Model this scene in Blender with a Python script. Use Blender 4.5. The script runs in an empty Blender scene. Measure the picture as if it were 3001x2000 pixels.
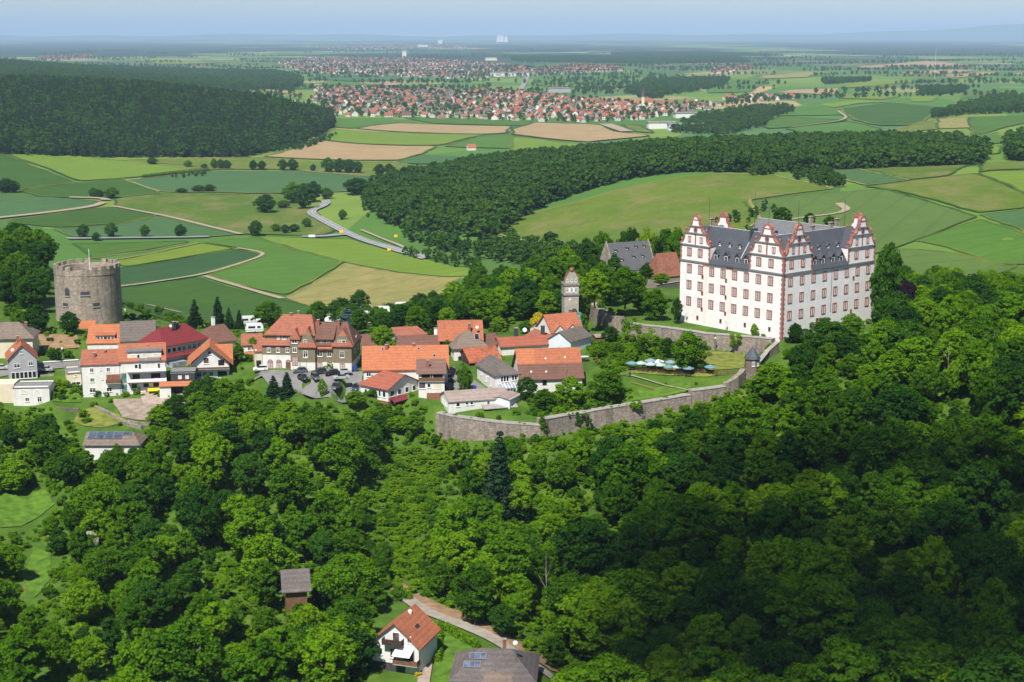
import bpy, bmesh, math, random
import numpy as np
from mathutils import Vector, Matrix, geometry as mgeo
R = math.radians
scene = bpy.context.scene
rnd = random.Random(7)

# ------------------------------------------------------------------ camera, sky, sun, exposure
FPX, PCX, PCY, HOR, CAMZ = 4500.0, 1500.5, 1000.0, 100.0, 88.0     # photograph 3001 x 2000
PITCH = math.atan((PCY - HOR) / FPX)
cam_data = bpy.data.cameras.new('camera'); cam = bpy.data.objects.new('camera', cam_data)
scene.collection.objects.link(cam); scene.camera = cam
cam.location = (0, 0, CAMZ); cam.rotation_euler = (math.pi / 2 - PITCH, 0, 0)
cam_data.sensor_width = 36; cam_data.lens = 36 * FPX / 3001
cam_data.clip_start = 1; cam_data.clip_end = 150000

SUN_EL, SUN_DIR = R(54), (-0.34, -0.94)
world = bpy.data.worlds.new('World'); scene.world = world; world.use_nodes = True
wn = world.node_tree.nodes; wn.clear()
sky = wn.new('ShaderNodeTexSky'); sky.sky_type = 'NISHITA'; sky.sun_disc = False
sky.sun_elevation = SUN_EL; sky.sun_rotation = math.atan2(SUN_DIR[0], SUN_DIR[1])
sky.altitude = 300; sky.air_density = 0.85; sky.dust_density = 0.2; sky.ozone_density = 1.6
bg = wn.new('ShaderNodeBackground'); bg.inputs[1].default_value = 0.066
wo = wn.new('ShaderNodeOutputWorld')
world.node_tree.links.new(sky.outputs[0], bg.inputs[0]); world.node_tree.links.new(bg.outputs[0], wo.inputs[0])
sun_data = bpy.data.lights.new('sun', 'SUN'); sun = bpy.data.objects.new('sun', sun_data)
scene.collection.objects.link(sun)
sun_data.energy = 5.0; sun_data.angle = R(0.5); sun_data.color = (1, 0.955, 0.88)
sv = Vector((SUN_DIR[0], SUN_DIR[1], 0)).normalized() * math.cos(SUN_EL) + Vector((0, 0, math.sin(SUN_EL)))
sun.rotation_euler = (-sv).to_track_quat('-Z', 'Y').to_euler()
vs = scene.view_settings
vs.view_transform = 'Standard'; vs.look = 'None'; vs.gamma = 1; vs.use_curve_mapping = False; vs.exposure = 0.5
cy = scene.cycles
cy.use_denoising = True; cy.max_bounces = 5; cy.diffuse_bounces = 2; cy.glossy_bounces = 2
cy.transmission_bounces = 4; cy.transparent_max_bounces = 6; cy.volume_bounces = 0
cy.use_adaptive_sampling = True; cy.adaptive_threshold = 0.02
cy.use_fast_gi = False; cy.sample_clamp_indirect = 4; cy.caustics_reflective = False; cy.caustics_refractive = False

# ------------------------------------------------------------------ pixel <-> world (used to survey the place from the photograph)
cp, sp = math.cos(PITCH), math.sin(PITCH)
def ray(px, py):
    v = -(py - PCY) / FPX
    return np.array([(px - PCX) / FPX, cp + v * sp, -sp + v * cp])
def PZ(px, py, z):
    d = ray(px, py); t = (z - CAMZ) / d[2]; return np.array([0, 0, CAMZ]) + d * t
def PY(px, py, Y):
    d = ray(px, py); return np.array([0, 0, CAMZ]) + d * (Y / d[1])
def zat(Y, py): return float(PY(0, py, Y)[2])
def proj(X, Y, Z):
    z = Z - CAMZ; dep = Y * cp - z * sp; up = Y * sp + z * cp
    return PCX + FPX * X / dep, PCY - FPX * up / dep, dep
def inpoly(x, y, poly):
    x = np.asarray(x, float); y = np.asarray(y, float); c = np.zeros(x.shape, bool); n = len(poly)
    for i in range(n):
        x1, y1 = poly[i][0], poly[i][1]; x2, y2 = poly[i - 1][0], poly[i - 1][1]
        if y1 == y2: continue
        c ^= ((y1 > y) != (y2 > y)) & (x < (x2 - x1) * (y - y1) / (y2 - y1) + x1)
    return c

# ------------------------------------------------------------------ object helpers
COL = scene.collection
def tag(o, label=None, cat=None, group=None, kind=None):
    if label: o['label'] = label
    if cat: o['category'] = cat
    if group: o['group'] = group
    if kind: o['kind'] = kind
    return o
def link(name, data, parent=None, loc=(0, 0, 0), rz=0.0, scale=None):
    o = bpy.data.objects.new(name, data); COL.objects.link(o)
    o.location = loc; o.rotation_euler = (0, 0, rz)
    if scale is not None: o.scale = scale
    if parent is not None: o.parent = parent
    return o
def thing(name, label, cat, loc=(0, 0, 0), rz=0.0, group=None):
    return tag(link(name, None, None, loc, rz), label, cat, group)
class MB:
    def __init__(s): s.v = []; s.f = []; s.m = []
    def add(s, vs, fs, mi=0):
        b = len(s.v); s.v += [tuple(map(float, p)) for p in vs]
        for f in fs: s.f.append(tuple(b + i for i in f)); s.m.append(mi)
        return s
    def box(s, x0, x1, y0, y1, z0, z1, mi=0):
        return s.add([(x0, y0, z0), (x1, y0, z0), (x1, y1, z0), (x0, y1, z0), (x0, y0, z1), (x1, y0, z1), (x1, y1, z1), (x0, y1, z1)],
                     [(0, 3, 2, 1), (4, 5, 6, 7), (0, 1, 5, 4), (1, 2, 6, 5), (2, 3, 7, 6), (3, 0, 4, 7)], mi)
    def cbox(s, c, sx, sy, sz, mi=0):
        return s.box(c[0] - sx / 2, c[0] + sx / 2, c[1] - sy / 2, c[1] + sy / 2, c[2] - sz / 2, c[2] + sz / 2, mi)
    def lathe(s, prof, n=16, c=(0, 0, 0), mi=0, cap=True):
        vs = []; fs = []
        for r, z in prof:
            for k in range(n):
                a = 2 * math.pi * k / n; vs.append((c[0] + r * math.cos(a), c[1] + r * math.sin(a), c[2] + z))
        for i in range(len(prof) - 1):
            for k in range(n):
                fs.append((i * n + k, i * n + (k + 1) % n, (i + 1) * n + (k + 1) % n, (i + 1) * n + k))
        if cap:
            fs.append(tuple(reversed(range(n)))); fs.append(tuple((len(prof) - 1) * n + k for k in range(n)))
        return s.add(vs, fs, mi)
    def tube(s, pts, r0, r1=None, n=6, mi=0):
        r1 = r0 if r1 is None else r1; vs = []; fs = []; m = len(pts)
        for i, p in enumerate(pts):
            a = Vector(pts[max(i - 1, 0)]); b = Vector(pts[min(i + 1, m - 1)]); d = (b - a).normalized()
            q = d.to_track_quat('Z', 'Y'); rr = r0 + (r1 - r0) * i / max(m - 1, 1)
            for k in range(n):
                w = q @ Vector((rr * math.cos(6.2832 * k / n), rr * math.sin(6.2832 * k / n), 0)); vs.append(Vector(p) + w)
        for i in range(m - 1):
            for k in range(n): fs.append((i * n + k, i * n + (k + 1) % n, (i + 1) * n + (k + 1) % n, (i + 1) * n + k))
        fs.append(tuple(reversed(range(n)))); fs.append(tuple((m - 1) * n + k for k in range(n)))
        return s.add(vs, fs, mi)
    def extr(s, pts, vec, mi=0):                # planar polygon extruded by vec
        n = len(pts); vec = Vector(vec)
        vs = [Vector(p) for p in pts] + [Vector(p) + vec for p in pts]
        return s.add(vs, [tuple(range(n)), tuple(range(2 * n - 1, n - 1, -1))] + [(i, n + i, n + (i + 1) % n, (i + 1) % n) for i in range(n)], mi)
    def mesh(s, name, mats):
        me = bpy.data.meshes.new(name); me.from_pydata(s.v, [], s.f)
        for m in (mats if isinstance(mats, (list, tuple)) else [mats]): me.materials.append(m)
        me.polygons.foreach_set('material_index', s.m)
        bm = bmesh.new(); bm.from_mesh(me); bmesh.ops.recalc_face_normals(bm, faces=bm.faces); bm.to_mesh(me); bm.free()
        return me
    def obj(s, name, mats, parent=None, loc=(0, 0, 0), rz=0.0, smooth=False):
        me = s.mesh(name, mats)
        if smooth: me.polygons.foreach_set('use_smooth', [True] * len(me.polygons))
        return link(name, me, parent, loc, rz)

# ------------------------------------------------------------------ materials
MAT = {}
class NT:
    def __init__(s, name):
        s.mat = bpy.data.materials.new(name); s.mat.use_nodes = True
        s.t = s.mat.node_tree; s.n = s.t.nodes; s.b = s.n['Principled BSDF']; MAT[name] = s.mat
        s.b.inputs['Specular IOR Level'].default_value = 0.25
    def new(s, t, **k):
        n = s.n.new(t)
        for a, b in k.items(): setattr(n, a, b)
        return n
    def ln(s, a, b): s.t.links.new(a, b)
    def pos(s, scale=(1, 1, 1), rot=(0, 0, 0), obj=False):
        if obj: c = s.new('ShaderNodeTexCoord').outputs['Object']
        else: c = s.new('ShaderNodeNewGeometry').outputs['Position']
        m = s.new('ShaderNodeMapping'); m.inputs['Scale'].default_value = scale; m.inputs['Rotation'].default_value = rot
        s.ln(c, m.inputs['Vector']); return m.outputs[0]
    def noise(s, scale, detail=3, vec=None, rough=.55, dist=0):
        n = s.new('ShaderNodeTexNoise'); n.inputs['Scale'].default_value = scale; n.inputs['Detail'].default_value = detail
        n.inputs['Roughness'].default_value = rough; n.inputs['Distortion'].default_value = dist
        if vec is not None: s.ln(vec, n.inputs['Vector'])
        return n.outputs['Fac']
    def ramp(s, fac, stops, interp='LINEAR'):
        r = s.new('ShaderNodeValToRGB'); r.color_ramp.interpolation = interp
        el = r.color_ramp.elements
        while len(el) < len(stops): el.new(.5)
        for e, (p, c) in zip(el, stops): e.position = p; e.color = (*c, 1) if len(c) == 3 else c
        s.ln(fac, r.inputs[0]); return r.outputs[0]
    def mix(s, fac, a, b, mode='MIX'):
        m = s.new('ShaderNodeMix', data_type='RGBA', blend_type=mode)
        for i, x in ((0, fac), (6, a), (7, b)):
            if isinstance(x, (int, float)): m.inputs[i].default_value = x
            elif isinstance(x, tuple): m.inputs[i].default_value = (*x, 1)
            else: s.ln(x, m.inputs[i])
        return m.outputs[2]
    def math(s, op, a, b=0.0):
        m = s.new('ShaderNodeMath', operation=op)
        for i, x in ((0, a), (1, b)):
            if isinstance(x, (int, float)): m.inputs[i].default_value = x
            else: s.ln(x, m.inputs[i])
        return m.outputs[0]
    def bump(s, h, strength=.4, dist=.05):
        b = s.new('ShaderNodeBump'); b.inputs['Strength'].default_value = strength; b.inputs['Distance'].default_value = dist
        s.ln(h, b.inputs['Height']); s.ln(b.outputs[0], s.b.inputs['Normal'])
    def out(s, col, rough=.8):
        if isinstance(col, tuple): s.b.inputs['Base Color'].default_value = (*col, 1)
        else: s.ln(col, s.b.inputs['Base Color'])
        s.b.inputs['Roughness'].default_value = rough; return s.mat
def mul(c, k): return tuple(min(1, x * k) for x in c)
def plain(name, c, rough=.7, var=.18, scale=1.2, metal=0.0, streak=0.0):
    t = NT(name)
    n = t.noise(scale, 4, t.pos()); col = t.ramp(n, [(.3, mul(c, 1 - var)), (.7, mul(c, 1 + var))])
    if streak:
        n2 = t.noise(1.0, 4, t.pos((1.6, 1.6, .12))); m = t.ramp(n2, [(.5, (0, 0, 0)), (.75, (streak,) * 3)])
        col = t.mix(m, col, mul(c, .45))
    t.b.inputs['Metallic'].default_value = metal
    return t.out(col, rough)
def roofmat(name, c, c2=None, var=.25, patch=.6, rough=.85):
    t = NT(name); c2 = c2 or mul(c, .6)
    p = t.pos(); fine = t.noise(3.2, 3, p, .7); big = t.noise(.35, 4, p)
    col = t.ramp(fine, [(.3, mul(c, 1 - var)), (.7, mul(c, 1 + var))])
    col = t.mix(t.ramp(big, [(.5, (0, 0, 0)), (.7, (patch,) * 3)]), col, c2)
    w = t.new('ShaderNodeTexWave', wave_type='BANDS', bands_direction='Z'); w.inputs['Scale'].default_value = .5; w.inputs['Distortion'].default_value = 1.0
    t.ln(p, w.inputs['Vector']); col = t.mix(t.math('MULTIPLY', w.outputs['Fac'], .32), col, mul(c, .5))
    streak = t.noise(1, 5, t.pos((1.1, 1.1, .15)), .65); col = t.mix(t.ramp(streak, [(.5, (0, 0, 0)), (.72, (.45,) * 3)]), col, mul(c2, .6))
    t.bump(w.outputs['Fac'], .35, .06)
    return t.out(col, rough)
def stonemat(name, c, c2, scale=1.3, dark=.55, streak=.5):
    t = NT(name); p = t.pos()
    v = t.new('ShaderNodeTexVoronoi'); v.inputs['Scale'].default_value = scale; t.ln(t.pos((1, 1, 1.7)), v.inputs['Vector'])
    e = t.new('ShaderNodeTexVoronoi', feature='DISTANCE_TO_EDGE'); e.inputs['Scale'].default_value = scale; t.ln(t.pos((1, 1, 1.7)), e.inputs['Vector'])
    sep = t.new('ShaderNodeSeparateColor'); t.ln(v.outputs['Color'], sep.inputs[0])
    col = t.mix(sep.outputs[0], c, c2)
    col = t.mix(t.ramp(t.noise(.25, 4, p), [(.35, (0, 0, 0)), (.7, (.5,) * 3)]), col, mul(c2, .8))
    col = t.mix(t.ramp(e.outputs['Distance'], [(0.0, (dark,) * 3), (.12, (0, 0, 0))]), col, mul(c2, .45))
    st = t.ramp(t.noise(1.0, 5, t.pos((.9, .9, .1)), .6), [(.5, (0, 0, 0)), (.7, (streak,) * 3)])
    col = t.mix(st, col, mul(c2, .32)); t.bump(e.outputs['Distance'], .5, .1)
    return t.out(col, .9)

stonemat('rubble_wall', (.385, .325, .27), (.245, .20, .168), 1.25, .6, .6)
stonemat('tower_stone', (.42, .355, .285), (.27, .225, .18), .85, .5, .5)
stonemat('dark_rubble', (.22, .19, .16), (.14, .12, .105), 1.6)
plain('castle_white', (.79, .765, .745), .85, .07, .5, streak=.22)
plain('castle_cream', (.76, .70, .63), .85, .06, .6)
plain('red_sandstone', (.33, .135, .105), .8, .22, 2.0)
plain('cornice_grey', (.20, .195, .20), .7, .15, 2.0)
roofmat('slate', (.075, .082, .10), (.10, .105, .115), .22, .5, .55)
roofmat('slate_pale', (.17, .175, .185), (.12, .12, .125), .2, .5, .6)
roofmat('slate_mid', (.105, .108, .115), (.14, .14, .14), .22, .5, .65)
plain('ridge_white', (.55, .56, .58), .6, .1)
plain('white_paint', (.80, .79, .77), .7, .06, .8)
plain('render_white', (.68, .665, .63), .85, .08, .4, streak=.22)
plain('render_cream', (.66, .59, .44), .85, .07, .4, streak=.12)
plain('render_grey', (.36, .365, .38), .85, .08, .5, streak=.15)
plain('render_blue', (.62, .66, .72), .85, .06, .5)
plain('shingle_olive', (.20, .165, .10), .85, .25, 2.6)
plain('timber_dark', (.055, .035, .024), .85, .3, 2.0)
plain('timber_brown', (.16, .085, .045), .8, .25, 2.0)
plain('brick_red', (.26, .105, .065), .85, .3, 3.0)
plain('concrete', (.30, .28, .255), .9, .2, .8, streak=.3)
plain('flat_felt', (.19, .19, .185), .9, .2, .8)
plain('grey_dark', (.05, .053, .06), .7, .2, 1.5)
plain('metal_grey', (.42, .43, .44), .4, .1, 2.0, metal=.7)
plain('iron_dark', (.04, .04, .042), .5, .1, 2.0, metal=.5)
plain('rubber', (.02, .02, .02), .8, .1)
plain('cloth_white', (.82, .80, .76), .9, .04)
plain('yellow_cloth', (.75, .52, .02), .9, .06)
roofmat('tile_orange', (.38, .13, .066), (.25, .095, .056), .22, .6)
roofmat('tile_bright', (.44, .155, .072), (.33, .115, .06), .2, .6)
roofmat('tile_red', (.34, .105, .065), (.25, .08, .055), .22, .6)
roofmat('tile_russet', (.33, .12, .075), (.19, .08, .058), .25, .65)
roofmat('tile_brown', (.17, .085, .062), (.115, .066, .052), .25, .6)
roofmat('tile_mottled', (.40, .12, .06), (.13, .065, .045), .45, .85)
roofmat('tile_rust', (.26, .105, .07), (.15, .075, .055), .35, .7)
roofmat('tile_grey', (.15, .125, .11), (.10, .086, .078), .22, .6)
roofmat('tile_greybrown', (.20, .155, .125), (.13, .105, .09), .25, .6)
roofmat('metal_red', (.20, .035, .038), (.16, .03, .032), .12, .4, .5)
roofmat('metal_brown', (.20, .115, .09), (.25, .15, .12), .2, .6, .6)
roofmat('metal_pink', (.34, .27, .235), (.24, .19, .165), .2, .6, .6)
roofmat('tile_lichen', (.125, .105, .10), (.19, .17, .15), .35, .7)
def glassmat(name, c, rough=.08, spec=.5, tr=0.0):
    t = NT(name); n = t.noise(.7, 2, t.pos()); t.b.inputs['Specular IOR Level'].default_value = spec
    t.b.inputs['Transmission Weight'].default_value = tr
    return t.out(t.ramp(n, [(.35, mul(c, .6)), (.65, mul(c, 1.4))]), rough)
glassmat('glass_dark', (.022, .025, .03)); glassmat('glass_castle', (.10, .075, .075)); glassmat('glass_car', (.015, .018, .022), .05)
glassmat('glass_solar', (.06, .08, .125), .15); glassmat('glass_green', (.10, .20, .17), .12, .5)
glassmat('glass_lit', (.28, .30, .34), .2)
for nm, c in dict(car_black=(.02, .02, .024), car_grey=(.10, .105, .11), car_silver=(.42, .43, .45), car_blue=(.03, .05, .10),
                  car_white=(.78, .78, .77), car_dark=(.04, .038, .04)).items():
    t = NT(nm); t.b.inputs['Coat Weight'].default_value = .6; t.b.inputs['Coat Roughness'].default_value = .08
    t.out(t.ramp(t.noise(2, 2, t.pos()), [(.3, mul(c, .92)), (.7, mul(c, 1.08))]), .35)
plain('lamp_red', (.5, .02, .02), .3); plain('lamp_clear', (.7, .7, .68), .2)
plain('asphalt', (.19, .185, .18), .92, .16, .35); plain('road_grey', (.24, .24, .245), .9, .12, .05)
plain('gravel_tan', (.32, .265, .18), .95, .2, .6); plain('line_white', (.75, .75, .75), .8, .05)
plain('lane_dust', (.30, .265, .215), .95, .2, .5)
stonemat('gate_stone', (.50, .46, .40), (.38, .345, .30), 1.2, .4, .3)
plain('town_wall', (.52, .49, .45), .9, .1, .2)
plain('earth', (.27, .17, .095), .95, .3, .5); plain('earth_grey', (.26, .21, .165), .95, .3, .5)
plain('umbrella_teal', (.13, .25, .27), .9, .06); plain('umbrella_mint', (.33, .44, .41), .9, .06); plain('umbrella_blue', (.22, .28, .36), .9, .06)
plain('umbrella_violet', (.22, .17, .44), .9, .06); plain('bin_blue', (.02, .06, .35), .5, .1); plain('pink_cloth', (.6, .05, .25), .9, .05)
plain('skin', (.5, .3, .22), .7, .05); plain('red_cloth', (.35, .03, .03), .9, .1); plain('sign_yellow', (.8, .5, .02), .5, .03)
plain('blue_paint', (.10, .22, .45), .6, .08); plain('green_paint', (.05, .16, .09), .6, .1); plain('bark', (.10, .078, .058), .95, .3, 1.5)
plain('bark_pale', (.33, .29, .24), .95, .2, 1.5)
glassmat('glass_collector', (.10, .12, .17), .15)

def leafmat(name, dark, light, trans=.34, sat=0.0):
    t = NT(name); n = t.n; n.remove(t.b)
    at = t.new('ShaderNodeAttribute', attribute_name='tone'); oi = t.new('ShaderNodeObjectInfo')
    f = t.math('ADD', t.math('MULTIPLY', at.outputs['Fac'], .55), t.math('MULTIPLY', oi.outputs['Random'], .45))
    col = t.ramp(f, [(.1, dark), (.9, light)])
    d = t.new('ShaderNodeBsdfDiffuse'); tr = t.new('ShaderNodeBsdfTranslucent'); ms = t.new('ShaderNodeMixShader')
    ms.inputs[0].default_value = trans
    t.ln(col, d.inputs[0]); t.ln(t.mix(1.0, col, (1.0, 1.05, .45), 'MULTIPLY'), tr.inputs[0]); t.ln(d.outputs[0], ms.inputs[1]); t.ln(tr.outputs[0], ms.inputs[2])
    t.ln(ms.outputs[0], n['Material Output'].inputs[0]); return t.mat
leafmat('leaf_broad', (.028, .092, .005), (.112, .245, .007))
leafmat('leaf_scrub', (.10, .215, .006), (.20, .34, .010), .4)
leafmat('leaf_light', (.078, .195, .005), (.185, .33, .008))
leafmat('leaf_dark', (.016, .062, .008), (.055, .145, .011))
leafmat('leaf_conifer', (.010, .033, .013), (.028, .068, .022), .12)
leafmat('leaf_spruce_blue', (.065, .12, .11), (.12, .18, .17), .1)
leafmat('leaf_yellow', (.42, .36, .012), (.62, .52, .02), .3)
leafmat('leaf_purple', (.012, .010, .016), (.03, .018, .028), .1)
leafmat('leaf_blossom', (.35, .42, .22), (.6, .62, .45), .2)
leafmat('leaf_far', (.022, .068, .011), (.078, .165, .015), .22)
leafmat('leaf_farpine', (.016, .042, .014), (.05, .09, .018), .12)
# ------------------------------------------------------------------ terrain: surveyed heights, then a smooth surface through them
VILLAGE = [(0,1050,-6),(110,1112,-9),(145,1180,-12),(244,1163,-12),(490,1157,-11.5),(560,1112,-9),(690,1100,-8),(770,1085,-7),(1034,1089,-7),
  (880,1150,-8),(1060,1120,-8),(1230,1167,-10),(1329,1058,-7),(1286,1035,-6),(1400,1060,-7),(1420,1130,-9),(1500,1150,-9.5),(250,945,-4),
  (600,960,-7),(400,940,-6),(100,930,-4),(1100,960,-9),(1500,960,-7),(1600,1000,-6),(1150,915,-12),(1050,940,-12),(700,950,-12),(1300,1000,-7),(900,1090,-7),(900,1120,-7.4),(1000,1120,-7.4),(820,1112,-7.3),(980,1150,-7.9),(1045,1152,-8.2),(765,1112,-7.4)]
GROUND = VILLAGE + [
  (1100,1985,-24),(1250,1990,-24),(1600,2000,-24),(1450,1850,-24),(1250,1790,-24.5),(1150,1720,-25),(1300,1950,-24),
  (60,1480,-24),(110,1650,-27),(50,1900,-29),(320,1310,-17),(400,1225,-14.5),(250,1235,-15.5),(120,1240,-16),(560,1190,-12.5),(700,1150,-11),
  (1000,1195,-13),(1020,1215,-16),(900,1185,-13),(760,1200,-15),(1150,1330,-21),(1200,1400,-24),(1250,1650,-28),
  (2240,1080,-5),(2330,1020,-1.5),(2430,985,-.8),(2560,948,-.3),
  (500,900,-58),(300,870,-56),(900,870,-58),(1000,750,-62),(700,700,-64),(300,690,-62),(100,600,-57),(300,560,-60),(600,560,-63),(900,600,-64),
  (1000,690,-65),(1180,740,-63),(1300,840,-57),(1100,900,-54),(1200,890,-55),(0,480,-52),(300,470,-58),(700,470,-62),(1000,460,-65),(1200,430,-66),
  (500,510,-62),(1100,520,-66),(1000,360,-66),(1500,390,-67),(1900,405,-64),(2200,400,-60),(2500,330,-52),(2700,300,-47),(2900,380,-38),(2400,270,-56),
  (2100,240,-61),(2900,250,-50),(1000,300,-67),(1500,300,-68),(1900,330,-66),(500,200,-69),(1500,200,-71),(2500,200,-63),(300,150,-71),(1500,150,-72),(2700,150,-70),
  (980,372,-60),(860,430,-62),
  (1500,655,-50),(1700,600,-42),(1850,700,-30),(2100,600,-25),(2000,530,-25),(2400,540,-18),(2500,650,-15),(2800,600,-8),(2900,500,-6),(2700,750,-11),(2950,700,-6),
  (2200,640,-22),(1080,640,-61),(2300,505,-24),(2850,482,-18),(2500,480,-24),(2600,370,-48),(2000,370,-64),(2980,800,-4)]
CANOPY = [(100,665,4,14),(60,770,5,13),(190,730,-6,13),(20,850,4,9),(-60,660,8,14),(2300,1300,-9,13),(2600,1300,-7,13),(2900,1250,-4,13),(2950,1050,7,13),(2750,920,10,12),(2200,1500,-16,13),(2600,1600,-14,13),(2950,1600,-12,13),
  (2000,1750,-18,13),(2400,1900,-17,13),(2900,1950,-15,13),(1800,1500,-18,12),(1750,1850,-20,12),(300,1500,-12,14),(600,1400,-10,13),(800,1500,-13,13),
  (500,1800,-14,14),(900,1900,-14,13),(200,1950,-15,14),(1450,800,2,14),(1200,840,-4,13),(1350,720,-15,16),(1700,700,0,16),(1600,760,4,14),
  (0,225,18,20),(400,240,12,20),(800,275,-5,20),(960,330,-35,18),(400,350,-29,18),(100,330,-20,18),(750,370,-38,18),(0,170,8,18),(500,215,-45,18),
  (1300,560,-28,18),(1600,470,-22,20),(2000,395,-6,20),(2600,395,-2,20),(2850,430,-6,18),(1200,620,-45,18),(1500,640,-36,18)]
XYZ = [(60,540,-2),(110,560,-4),(160,500,-2),(0,700,-42),(-120,640,-40),(-200,560,-5),(-60,620,-38),(100,720,-30),(200,650,-14),
  (-130,520,-8),(-260,450,-8),(-320,330,-30),(260,380,-12),(260,280,-28),(0,150,-32),(-150,150,-34),(150,150,-30),(0,100,-34)]
WALL_TOP = [(1277,1212,-12),(1330,1223,-12.2),(1455,1241,-12.6),(1585,1249,-13),(1681,1216,-11.5),(1845,1189,-10.2),(1950,1171,-9.5),(2026,1160,-9.1),(2128,1134,-7.4),(2164,1110,-5.6),(2196,1078,-4)]
WALL_FOOT = [(1282,1290),(1310,1306),(1430,1300),(1556,1292),(1666,1280),(1756,1265),(1890,1238),(2030,1200),(2101,1177),(2145,1166),(2185,1125)]
def cpts():
    P = [PZ(*p) for p in GROUND]
    wx = [p[0] for p in WALL_TOP]; wy = [PZ(*p)[1] for p in WALL_TOP]
    P += [PY(a, b, float(np.interp(a, wx, wy)) - 1.5) for a, b in WALL_FOOT]
    for a, b, z, h in CANOPY:
        q = PZ(a, b, z); q[2] -= h; P.append(q)
    P += [np.array(p, float) for p in XYZ]
    for u in np.linspace(-.6, .6, 7):
        for Y, z in ((15000, -73), (30000, -76), (90000, -95)): P.append(np.array([u * Y, Y, z]))
    for u, Y, z in ((-.5, 1200, -50), (-.5, 2300, -10), (-.55, 4500, -60), (.5, 1000, -8), (.5, 2300, -35), (.5, 5000, -60), (-.5, 800, -50), (.5, 700, -6)):
        P.append(np.array([u * Y, Y, z]))
    return np.array(P)
class RBF:
    def __init__(s, P, lam=.002):
        s.c = s.uv(P[:, 0], P[:, 1]); n = len(P)
        d = np.linalg.norm(s.c[:, None] - s.c[None], axis=2)
        A = np.zeros((n + 3, n + 3)); A[:n, :n] = -d - lam * np.eye(n); Q = np.c_[np.ones(n), s.c]; A[:n, n:] = Q; A[n:, :n] = Q.T
        s.w = np.linalg.solve(A, np.r_[P[:, 2], 0, 0, 0])
    def uv(s, x, y):
        y = np.maximum(y, 20.); return np.c_[np.asarray(x) / y * 2.2, np.log(y)]
    def __call__(s, x, y):
        x = np.atleast_1d(np.asarray(x, float)); y = np.atleast_1d(np.asarray(y, float)); out = np.empty(len(x))
        for i in range(0, len(x), 20000):
            q = s.uv(x[i:i + 20000], y[i:i + 20000])
            d = np.sqrt(((q[:, None, :] - s.c[None]) ** 2).sum(2)); n = len(s.c)
            out[i:i + 20000] = -d @ s.w[:n] + s.w[n] + q @ s.w[n + 1:]
        return out
outer = RBF(cpts())
BAILEY_PTS = VILLAGE + [(2100,1045,-5),(2000,1085,-6),(1900,1088,-6.2),(1850,1100,-6.5),(2050,1103,-6.6),(1960,1125,-8.2),(2020,1140,-8.4),(1900,1165,-9.8),(1800,1190,-10.4),
  (1700,1205,-11),(1600,1150,-10),(1520,1205,-11.5),(1450,1235,-12.7),(1300,1205,-12),(1590,1243,-13),(1420,1150,-9.5),(1750,1050,-6),(1700,1000,-5.6),(1760,990,-5.6),(1850,985,-5.5),(1900,1000,-5.2),
  (2183,1038,-5),(2070,1029,-5),(2150,1080,-5.6),(2120,1105,-6.2),(2170,1095,-5.2)]
inner = RBF(np.array([PZ(*p) for p in BAILEY_PTS]))
wall_xy = [PZ(*p) for p in WALL_TOP]
TERR_TOP = [(1700,872,-.5),(1740,909,-.5),(1787,927,-.5),(1823,934,-.5),(1832,950,-.9),(1880,957,-.9),(1939,963,-.9),(2064,981,-.6),(2180,991,-.3),(2262,998,0)]
terr_xy = [PZ(*p) for p in TERR_TOP]
def inset_poly(pts, d):          # shift a polyline away from the camera by d
    return [(p[0] + (d * .15 if p[0] < 20 else -d * .15), p[1] + d) for p in pts]
BAILEY_POLY = inset_poly(wall_xy, 2.6) + [(72, 440)] + [(p[0], p[1] + 1.5) for p in terr_xy[::-1]] + [(20, 500), (-8, 480), (-30, 455), (-34, 415)]
UPPER_POLY = [(p[0] + .6, p[1] + 2.6) for p in terr_xy] + [(79, 439.5), (112, 466), (118, 480), (100, 530), (60, 540), (36, 536), (24, 505)]
def H(x, y):
    x = np.atleast_1d(np.asarray(x, float)); y = np.atleast_1d(np.asarray(y, float))
    z = outer(x, y); b = inpoly(x, y, BAILEY_POLY)
    if b.any(): z[b] = inner(x[b], y[b])
    u = inpoly(x, y, UPPER_POLY)
    if u.any(): z[u] = -.15
    return z
def h1(x, y): return float(H([x], [y])[0])
def hit(pts, ymax=70000.):                 # where the sight line through a photo point meets the ground
    out = []
    Ys = np.concatenate([np.arange(200, 640, 1.0), np.geomspace(640, ymax, 420)])
    for p in pts:
        d = ray(*p[:2]); X = d[0] / d[1] * Ys; Z = CAMZ + d[2] / d[1] * Ys; g = H(X, Ys) - Z
        k = np.where(g > 0)[0]
        if len(k) == 0: Y = ymax
        elif k[0] == 0: Y = Ys[0]
        else:
            i = k[0]; Y = Ys[i - 1] + (Ys[i] - Ys[i - 1]) * (-g[i - 1]) / (g[i] - g[i - 1])
        out.append(np.array([d[0] / d[1] * Y, Y, h1(d[0] / d[1] * Y, Y)]))
    return out

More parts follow.
